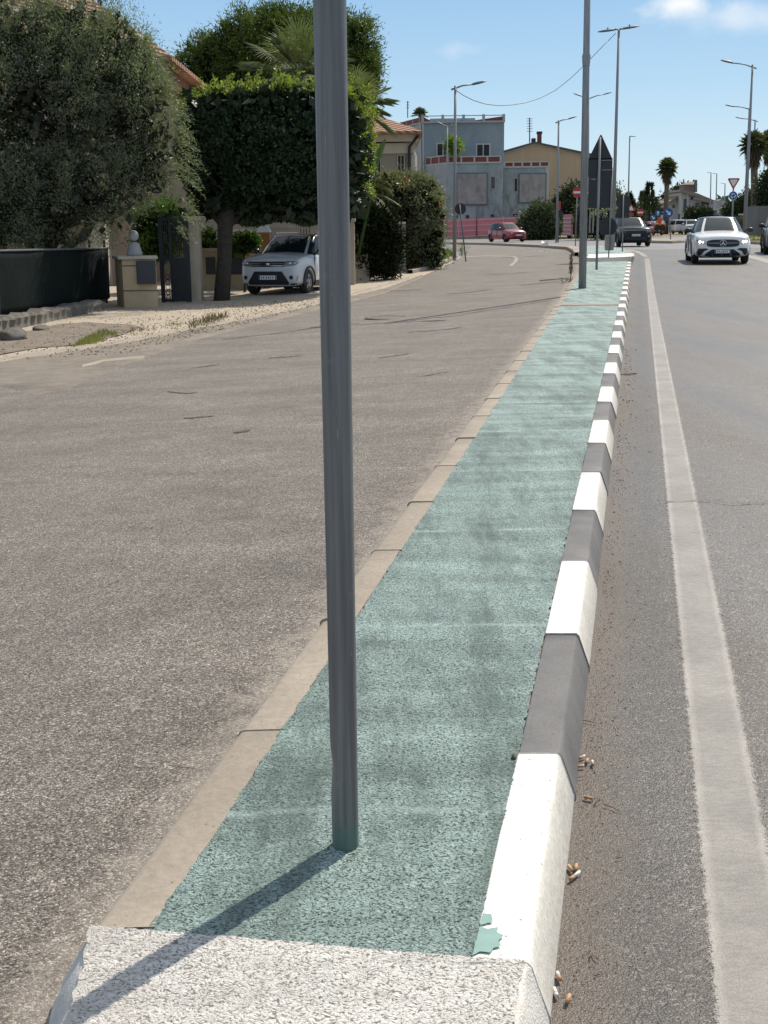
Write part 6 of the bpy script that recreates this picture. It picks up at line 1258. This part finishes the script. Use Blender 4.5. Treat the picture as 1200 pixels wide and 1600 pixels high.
    rad_ = math.radians
    for s_ in (-1, 1):
        for (d0, d1, mt) in sp.get('pillars', ((27, 37, 0), (86, 92, 1), (133, 153, 0))): patch(s_*rad_(d0), s_*rad_(d1), 0, .95, paintm if mt == 0 else M_BLACK, 'pillar')
    # conformal details seen from the front (y, z)
    def decal(poly, mat, nm, off=.008, view='front', par=None, cuts=3, th=.012):
        bm = bmesh.new(); vs = [bm.verts.new((0, y, z) if view != 'side' else (y, 0, z)) for y, z in poly]; bm.faces.new(vs); bmesh.ops.triangulate(bm, faces=bm.faces)
        for _ in range(cuts): bmesh.ops.subdivide_edges(bm, edges=[e for e in bm.edges if e.calc_length() > .05], cuts=1); bmesh.ops.triangulate(bm, faces=[f for f in bm.faces if len(f.verts) > 3])
        for v in bm.verts:
            if view == 'front': hit = bv.ray_cast(Vector((L, v.co.y, v.co.z)), Vector((-1, 0, 0)))
            elif view == 'rear': hit = bv.ray_cast(Vector((-L, v.co.y, v.co.z)), Vector((1, 0, 0)))
            else: hit = bv.ray_cast(Vector((v.co.x, 3*sidesign, v.co.z)), Vector((0, -sidesign, 0)))
            if hit[0] is None: hit = bv.find_nearest(Vector((L/2, v.co.y, v.co.z)) if view == 'front' else Vector((-L/2, v.co.y, v.co.z)))
            nrm = hit[1] if hit[1] is not None else Vector((1, 0, 0))
            d_ = Vector((1, 0, 0)) if view == 'front' else (Vector((-1, 0, 0)) if view == 'rear' else Vector((0, sidesign, 0)))
            v.co = hit[0]+d_*off
        bmesh.ops.recalc_face_normals(bm, faces=bm.faces); me = bpy.data.meshes.new(nm); bm.to_mesh(me); bm.free(); me.materials.append(mat); o = bpy.data.objects.new(nm, me); COL.objects.link(o); o.parent = par or t; ORG[o.name] = np.zeros(3)
        for q in me.polygons: q.use_smooth = True
        return o
    mir = lambda p: [(-y, z) for y, z in p][::-1]
    for (nm, mt, poly, both, off) in sp['front']:
        decal(poly, mt, nm, off)
        if both: decal(mir(poly), mt, nm, off)
    for (nm, mt, poly, both, off) in sp.get('rear', []):
        decal(poly, mt, nm, off, 'rear')
        if both: decal(mir(poly), mt, nm, off, 'rear')
    for (y, z, r_, mt, nm, dx) in sp.get('dots', []):
        hit = bv.ray_cast(Vector((L, y, z)), Vector((-1, 0, 0)))[0]
        if hit: ellipsoid(MB(), (hit.x+dx, y, z), (.03, r_, r_), 12, 8).build(nm, mt, t, smooth=True, **k_)
    if 'star' in sp:
        y, z, r_ = sp['star']; hx = bv.ray_cast(Vector((L, y, z)), Vector((-1, 0, 0)))[0].x+.03; mb = MB(); a = np.linspace(0, 2*math.pi, 25)
        tube(mb, [(hx, y+r_*math.cos(q), z+r_*math.sin(q)) for q in a], .009, 6, cap=False); em = mb.build('emblem', M_CHROME, t, smooth=True, **k_)
        for k in range(3):
            q = math.pi/2+k*2*math.pi/3; mb = MB(); c_, s2_ = math.cos(q), math.sin(q); extrude(mb, [(hx-.004, y+r_*c_, z+r_*s2_), (hx-.004, y-s2_*.022, z+c_*.022), (hx-.004, y-c_*.02, z-s2_*.02), (hx-.004, y+s2_*.022, z-c_*.022)], (.014, 0, 0)); mb.build('emblem_point', M_CHROME, em, **k_)
    # number plate: blurred in the photo, so only faint grey dashes
    py_, pz_ = sp['plate']; hx = bv.ray_cast(Vector((L, py_, pz_)), Vector((-1, 0, 0)))[0].x+sp.get('pdx', .03); pl_ = box(MB(), (hx, py_-.26, pz_-.055), (hx+.012, py_+.26, pz_+.055)).build('number_plate', pm('plate_white', (.72, .73, .72), (.66, .67, .66), 30, .5), t, **k_)
    for s_ in (-1, 1): box(MB(), (hx+.0125, py_+s_*.24-.018, pz_-.05), (hx+.0145, py_+s_*.24+.018, pz_+.05)).build('plate_band', pm('plate_blue', (.03, .08, .35)), pl_, **k_)
    for y in (-.17, -.115, -.03, .025, .08, .15): box(MB(), (hx+.0125, py_+y-.016, pz_-.028), (hx+.0145, py_+y+.016, pz_+.028)).build('plate_mark', pm('plate_grey', (.22, .22, .23)), pl_, **k_)
    # mirrors
    mx_, mz = sp['mirror']
    for s_ in (-1, 1):
        mb = MB(); ellipsoid(mb, (mx_, s_*(W2+.10), mz), (.08, .125, .085), 14, 8); m_ = mb.build('mirror', sp.get('mirm', paintm), t, smooth=True, **k_); tube(MB(), [(mx_, s_*(W2-.12), mz-.08), (mx_, s_*(W2+.02), mz-.02)], .025, 6).build('mirror_stalk', M_BLACK, m_, **k_)
    # wheels
    for ai, ax in enumerate(axs):
        for s_ in (-1, 1):
            wt = .215; c = (ax, s_*(W2-.115), R); sg_ = s_
            ty = lathe(MB(), c, [(R*.60, -wt/2), (R*.9, -wt/2), (R*.98, -wt*.36), (R, -wt*.2), (R, wt*.2), (R*.98, wt*.36), (R*.9, wt/2), (R*.68, wt/2), (R*.64, wt*.42), (R*.60, -wt/2)], 36, 'y').build('wheel', M_RUB, t, smooth=True, **k_)
            rm = MB(); fy = s_*(W2-.115)+s_*wt*.36; lathe(rm, (ax, s_*(W2-.115), R), [(R*.66, s_*wt*.42), (R*.60, s_*wt*.30), (R*.58, -s_*wt*.3), (.001, -s_*wt*.3)], 30, 'y'); ns = sp.get('spokes', 5)
            for k in range(ns):
                q = 2*math.pi*k/ns+.3; d = np.array([math.cos(q), 0, math.sin(q)]); pr = np.array([-math.sin(q), 0, math.cos(q)]); c0 = np.array([ax, fy-.0*s_, R]); V = []
                for r_, hw, yy_ in ((.02, .05, .012), (R*.3, .034, .008), (R*.62, .05, 0)):
                    for a, b in ((-1, 0), (1, 0), (1, -1), (-1, -1)): V.append(c0+d*r_+pr*hw*a+np.array([0, s_*(yy_+.02*b*1.5), 0]))
                rm.add(V, [(i*4+j, i*4+(j+1) % 4, (i+1)*4+(j+1) % 4, (i+1)*4+j) for i in range(2) for j in range(4)]+[(8, 9, 10, 11)])
            lathe(rm, (ax, fy, R), [(.06, -.01*s_), (.055, .02*s_), (.001, .024*s_)], 14, 'y'); rm.build('rim', sp.get('rimm', M_RIM), ty, smooth=False, **k_)
            if detail > 1 and sp.get('arch', True):
                mb = MB(); V = []; nA = 20
                for k in range(nA+1):
                    q = -.12+(math.pi+.24)*k/nA
                    for r_, dy in ((R+.045, .0), (R+.045, .02), (R+.095, .018), (R+.10, -.03)):
                        V.append((ax+r_*math.cos(q), s_*(sp['wf'](ax)+dy), R+r_*math.sin(q)))
                mb.add(V, [(i*4+j, i*4+j+1, (i+1)*4+j+1, (i+1)*4+j) for i in range(nA) for j in range(3)]); mb.build('wheel_arch_trim', sp.get('archm', M_BLACK), t, smooth=True, **k_)
    # underbody
    box(MB(), (axs[1]-.3, -W2*.72, .20), (axs[0]+.35, W2*.72, .5)).build('underbody', M_BLACK, t, **k_)
    for s_ in (-1, 1):
        box(MB(), (axs[1]+R+.1, s_*W2*.94-.03, .22), (axs[0]-R-.1, s_*W2*.94+.035, .36)).build('sill_trim', sp.get('archm', M_BLACK), t, bevel=.01, **k_)
        if detail > 1:
            for xh in (.25, -.75): box(MB(), (xh-.11, s_*(W2-.01)-.012, sp['hz']), (xh+.11, s_*(W2-.01)+.022, sp['hz']+.03)).build('door_handle', paintm, t, bevel=.01, **k_)
            for xd in (.86, -.10, -1.02): box(MB(), (xd-.006, s_*(W2)-.02, .38), (xd+.006, s_*(W2)+.003, sp['hz']+.10)).build('door_seam', M_BLACK, t, **k_)
    for (a, b, mt, nm) in sp.get('extra', []): box(MB(), a, b).build(nm, mt, t, bevel=.012, **k_)
    return t
def oval(y0, z0, a, b, n=20, e=.6): return [(y0+a*math.copysign(abs(math.cos(2*math.pi*i/n))**e, math.cos(2*math.pi*i/n)), z0+b*math.copysign(abs(math.sin(2*math.pi*i/n))**e, math.sin(2*math.pi*i/n))) for i in range(n)]
P_WHITE = paint('white_car_paint', (.80, .80, .79)); P_SILV = paint('pearl_grey_paint', (.60, .61, .62), (.56, .57, .58)); P_BLACKC = paint('black_car_paint', (.006, .0065, .0075)); P_BLACKC.node_tree.nodes['Principled BSDF'].inputs['Coat Weight'].default_value = .15; P_BLACKC.node_tree.nodes['Principled BSDF'].inputs['Specular IOR Level'].default_value = .3; P_REDC = paint('red_car_paint', (.33, .022, .022)); P_GREYC = paint('grey_car_paint', (.13, .13, .135), None, .3, .5); P_BLK2 = paint('gloss_black', (.008, .008, .009))
# --- compact SUV parked at left
suv = dict(L=4.17, w2=.885, wr=.335, ax=(1.28, -1.22), paint=P_SILV, roofm=P_BLK2, hz=.93, wf=lambda x: .885, spokes=5, rimm=M_RIM,
    st=[(2.09, .66, .40, .70, .74), (2.05, .78, .26, .86, .93), (1.93, .84, .23, .97, 1.02), (1.6, .875, .22, 1.0, 1.06), (1.1, .885, .22, 1.03, 1.10), (.6, .885, .22, 1.05, 1.12), (-.4, .885, .22, 1.06, 1.12), (-1.4, .885, .24, 1.06, 1.12), (-1.95, .86, .27, 1.04, 1.10), (-2.06, .78, .32, .98, 1.04), (-2.09, .6, .42, .9, .95)],
    cab=dict(z=(1.05, 1.575), xf=(1.02, .22), xr=(-2.0, -1.85), w=(.84, .67), n=6., drop=.02), mirror=(.62, 1.15), mirm=P_BLK2, plate=(0, .48), pdx=.035,
    pillars=((22, 31, 0), (84, 90, 1), (128, 140, 0)),
    front=[('grille', M_BLACK, [(-.50, .90), (-.47, .76), (.47, .76), (.50, .90)], False, .010), ('grille_bar', M_CHROME, [(-.46, .86), (-.46, .835), (.46, .835), (.46, .86)], False, .022), ('grille_bar', M_CHROME, [(-.44, .80), (-.44, .78), (.44, .78), (.44, .80)], False, .022),
        ('headlight', M_HEADOFF, [(.44, .765), (.78, .80), (.84, .90), (.50, .915)], True, .014), ('lower_grille', M_BLACK, [(-.56, .285), (.56, .285), (.60, .34), (.40, .64), (-.40, .64), (-.60, .34)], False, .010), ('fog_lamp', M_BLACK, oval(.66, .48, .055, .055, 14, 1), True, .016), ('vent_trim', M_RIM, [(.77, .38), (.80, .38), (.83, .52), (.80, .52)], True, .014), ('bumper_lip', M_BLACK, [(-.80, .28), (-.62, .28), (-.62, .32), (-.82, .33)], True, .016)],
    dots=[(.62, .85, .045, M_CHROME, 'lamp_unit', .005), (-.62, .85, .045, M_CHROME, 'lamp_unit', .005), (.74, .86, .03, M_CHROME, 'lamp_unit', .005), (-.74, .86, .03, M_CHROME, 'lamp_unit', .005), (0, .83, .05, M_CHROME, 'emblem', .02)],
    extra=[((-1.7, .60, 1.60), (.0, .635, 1.645), M_RIM, 'roof_rail'), ((-1.7, -.635, 1.60), (.0, -.60, 1.645), M_RIM, 'roof_rail')])
def place(px, py, alpha, sp, **k):
    c = G(px, py); al = math.radians(alpha); h = np.array([-math.sin(al), -math.cos(al)]); p = c[:2]-h*sp['ax'][0]; return (p[0], p[1], float(gz(c[0], c[1]))), al
p, al = place(438, 459.5, 18, suv); car('parked_car', 'light grey compact SUV parked under the clipped tree', 'car', p, al, suv)
# --- white coupe SUV driving towards the camera
gl = dict(L=4.76, w2=.945, wr=.36, ax=(1.42, -1.45), paint=P_WHITE, roofm=P_BLK2, glass=M_GLASSL, hz=.95, wf=lambda x: .945, spokes=5, rimm=M_DRIM, archm=P_WHITE,
    st=[(2.38, .60, .36, .68, .72), (2.33, .78, .27, .84, .88), (2.18, .88, .22, .93, .96), (1.8, .93, .22, .98, 1.02), (1.3, .945, .22, 1.00, 1.07), (.8, .945, .22, 1.02, 1.10), (-.4, .945, .22, 1.03, 1.12), (-1.5, .95, .24, 1.05, 1.13), (-2.1, .91, .28, 1.06, 1.12), (-2.32, .82, .33, 1.0, 1.05), (-2.38, .62, .45, .9, .94)],
    cab=dict(z=(1.04, 1.555), xf=(1.15, .22), xr=(-2.2, -1.45), w=(.86, .62), n=4.5, drop=.10), mirror=(.72, 1.12), mirm=M_BLACK, plate=(0, .42), pdx=.05, star=(0, .69, .105),
    pillars=((21, 30, 0), (84, 90, 1), (140, 155, 0)),
    front=[('grille', M_BLACK, oval(0, .69, .54, .125, 24, .55), False, .012), ('grille_bar', M_RIM, [(.13, .685), (.50, .69), (.50, .708), (.13, .708)], True, .024), ('headlight', M_HEADOFF, [(.56, .72), (.62, .66), (.80, .70), (.86, .80), (.62, .79)], True, .012), ('lower_grille', M_BLACK, [(-.60, .275), (.60, .275), (.55, .36), (.36, .49), (-.36, .49), (-.55, .36)], False, .010), ('side_vent', M_BLACK, [(.46, .49), (.56, .53), (.80, .52), (.86, .36), (.78, .28), (.72, .29), (.66, .41), (.60, .44)], True, .011), ('bumper_strip', M_CHROME, [(-.45, .245), (.45, .245), (.45, .268), (-.45, .268)], False, .03)],
    dots=[(.66, .735, .042, M_HEADON, 'lit_headlamp', .02), (.755, .745, .040, M_HEADON, 'lit_headlamp', .02), (-.66, .735, .030, M_HEADON, 'lit_headlamp', .02), (-.755, .745, .042, M_HEADON, 'lit_headlamp', .02)])
p, al = place(1124, 411.5, 9.5, gl); car('moving_car', 'white coupe SUV with lit headlamps and a three pointed star on its grille', 'car', p, al, gl)
# --- black SUV
bk = dict(gl); bk.update(L=4.23, w2=.91, wr=.345, ax=(1.28, -1.30), paint=P_BLACKC, roofm=P_BLACKC, glass=M_GLASSL, wf=lambda x: .91, archm=M_BLACK, mirm=P_BLACKC, rimm=M_RIM, mirror=(.62, 1.15), plate=(0, .62),
    st=[(2.11, .60, .36, .72, .78), (2.06, .78, .26, .90, .95), (1.93, .86, .22, .99, 1.03), (1.55, .90, .22, 1.02, 1.07), (1.1, .91, .22, 1.04, 1.11), (.6, .91, .22, 1.06, 1.13), (-.4, .91, .22, 1.07, 1.13), (-1.4, .91, .24, 1.08, 1.14), (-1.95, .88, .27, 1.05, 1.11), (-2.08, .80, .32, .98, 1.04), (-2.11, .6, .42, .9, .95)],
    cab=dict(z=(1.06, 1.56), xf=(.95, .15), xr=(-2.0, -1.75), w=(.86, .66), n=5.5, drop=.03), pillars=((22, 29, 0), (84, 90, 1), (128, 140, 0)),
    front=[('grille', M_BLACK, [(-.55, .88), (-.52, .76), (.52, .76), (.55, .88)], False, .010), ('grille_bar', M_CHROME, [(-.80, .90), (-.80, .885), (.80, .885), (.80, .90)], False, .024), ('headlight', M_HEADOFF, [(.56, .76), (.80, .79), (.84, .88), (.56, .88)], True, .014), ('lower_grille', M_BLACK, [(-.62, .27), (.62, .27), (.55, .52), (-.55, .52)], False, .010)],
    dots=[(-.72, .83, .05, M_HEADON, 'lit_headlamp', .02), (.70, .55, .04, M_CHROME, 'lamp_unit', .01), (-.70, .55, .04, M_CHROME, 'lamp_unit', .01)]); bk['star'] = (0, .82, .06)
bk.pop('star')
p, al = place(989, 385.2, 1, bk); car('moving_car', 'black SUV coming round behind the far tip of the island', 'car', p, al, bk)
# --- red hatchback
rd = dict(suv); rd.update(L=3.84, w2=.83, wr=.295, ax=(1.18, -1.28), paint=P_REDC, roofm=P_REDC, wf=lambda x: .83, archm=P_REDC, mirm=P_REDC, extra=[], mirror=(.55, 1.02), plate=(0, .52), glass=M_GLASSL, rimm=M_DRIM,
    st=[(1.92, .58, .34, .62, .66), (1.86, .72, .24, .74, .80), (1.70, .78, .20, .80, .86), (1.3, .82, .20, .86, .93), (.9, .83, .20, .90, .98), (.5, .83, .20, .92, 1.0), (-.4, .83, .20, .94, 1.0), (-1.3, .83, .22, .95, 1.02), (-1.78, .80, .26, .93, 1.0), (-1.89, .72, .32, .86, .92), (-1.92, .55, .4, .8, .85)],
    cab=dict(z=(.93, 1.455), xf=(1.05, .12), xr=(-1.85, -1.60), w=(.79, .60), n=5., drop=.03), pillars=((22, 28, 0), (86, 91, 1), (128, 146, 0)),
    front=[('grille', M_BLACK, [(-.22, .66), (-.22, .61), (.22, .61), (.22, .66)], False, .010), ('headlight', M_HEADOFF, [(.38, .62), (.66, .62), (.74, .76), (.42, .72)], True, .014), ('lower_grille', M_BLACK, [(-.50, .27), (.50, .27), (.46, .42), (-.46, .42)], False, .010)], dots=[(.56, .68, .05, M_CHROME, 'lamp_unit', .005), (-.56, .68, .05, M_CHROME, 'lamp_unit', .005)])
p, al = place(803, 378, -22, rd); car('moving_car', 'red hatchback crossing in front of the pink hoarding', 'car', p, al, rd)
# --- grey car cut by the right edge
gr_ = dict(bk); gr_.update(paint=P_GREYC, roofm=P_GREYC, mirm=M_BLACK, archm=M_BLACK)
p, al = place(1229, 397, 14, gr_); car('moving_car', 'dark grey car half out of the frame at the right edge', 'car', p, al, gr_)
# --- queue of far cars
for i, (px, py, Y, al, base, pn, lab) in enumerate(((1057, 361, 150, 176, suv, P_WHITE, 'white car seen from behind, leftmost of the far queue'), (1079, 361, 146, 4, suv, P_SILV, 'silver car in the far queue just left above the white coupe SUV'), (1096, 360, 160, 4, bk, P_WHITE, 'white car with dark windscreen, rightmost of the far queue'), (1018, 358, 140, -8, rd, P_REDC, 'far red car beside the small blue sign'), (1046, 357, 165, 5, bk, P_BLACKC, 'far dark car partly hidden by the keep right sign'), (1118, 359, 175, 5, rd, P_GREYC, 'far dark car under the pale direction board'))):
    sp = dict(base); sp.update(paint=pn, roofm=pn if i != 1 else P_SILV, mirm=pn, archm=pn); c = at(px, py, Y); p = (c[0], c[1], float(gz(c[0], c[1]))); car('distant_car', lab, 'car', p, math.radians(al), sp, 'cars in the far queue', detail=1)
# roadworks cart in red and orange beyond the small island
t = thing('roadworks_trailer', 'orange and red roadworks trailer with round discs between the blue signs', 'trailer', at(1031, 357, 132)); s = 1/ppm(132); P_OR = pm('orange_paint', (.60, .20, .05), (.5, .16, .04), 3, .6)
box(MB(), at(1025, 355, 132), at(1037, 349, 133)).build('bed', P_OR, t, bevel=.05); box(MB(), at(1029, 349, 132.3), at(1034, 340, 132.5)).build('mast_panel', M_RED, t)
for x, y, r_ in ((1027, 346, 2.4), (1036, 347, 2.6), (1031.5, 341, 2)): face(t, at(x, y, 131.9), disc(r_*s, 16), M_WHITE if r_ > 2.5 else P_OR, 'warning_disc')
for x in (1027, 1035): lathe(MB(), at(x, 356, 132), [(.01, -.1), (.3, -.1), (.34, 0), (.3, .1), (.01, .1)], 14, 'y').build('wheel', M_RUB, t)
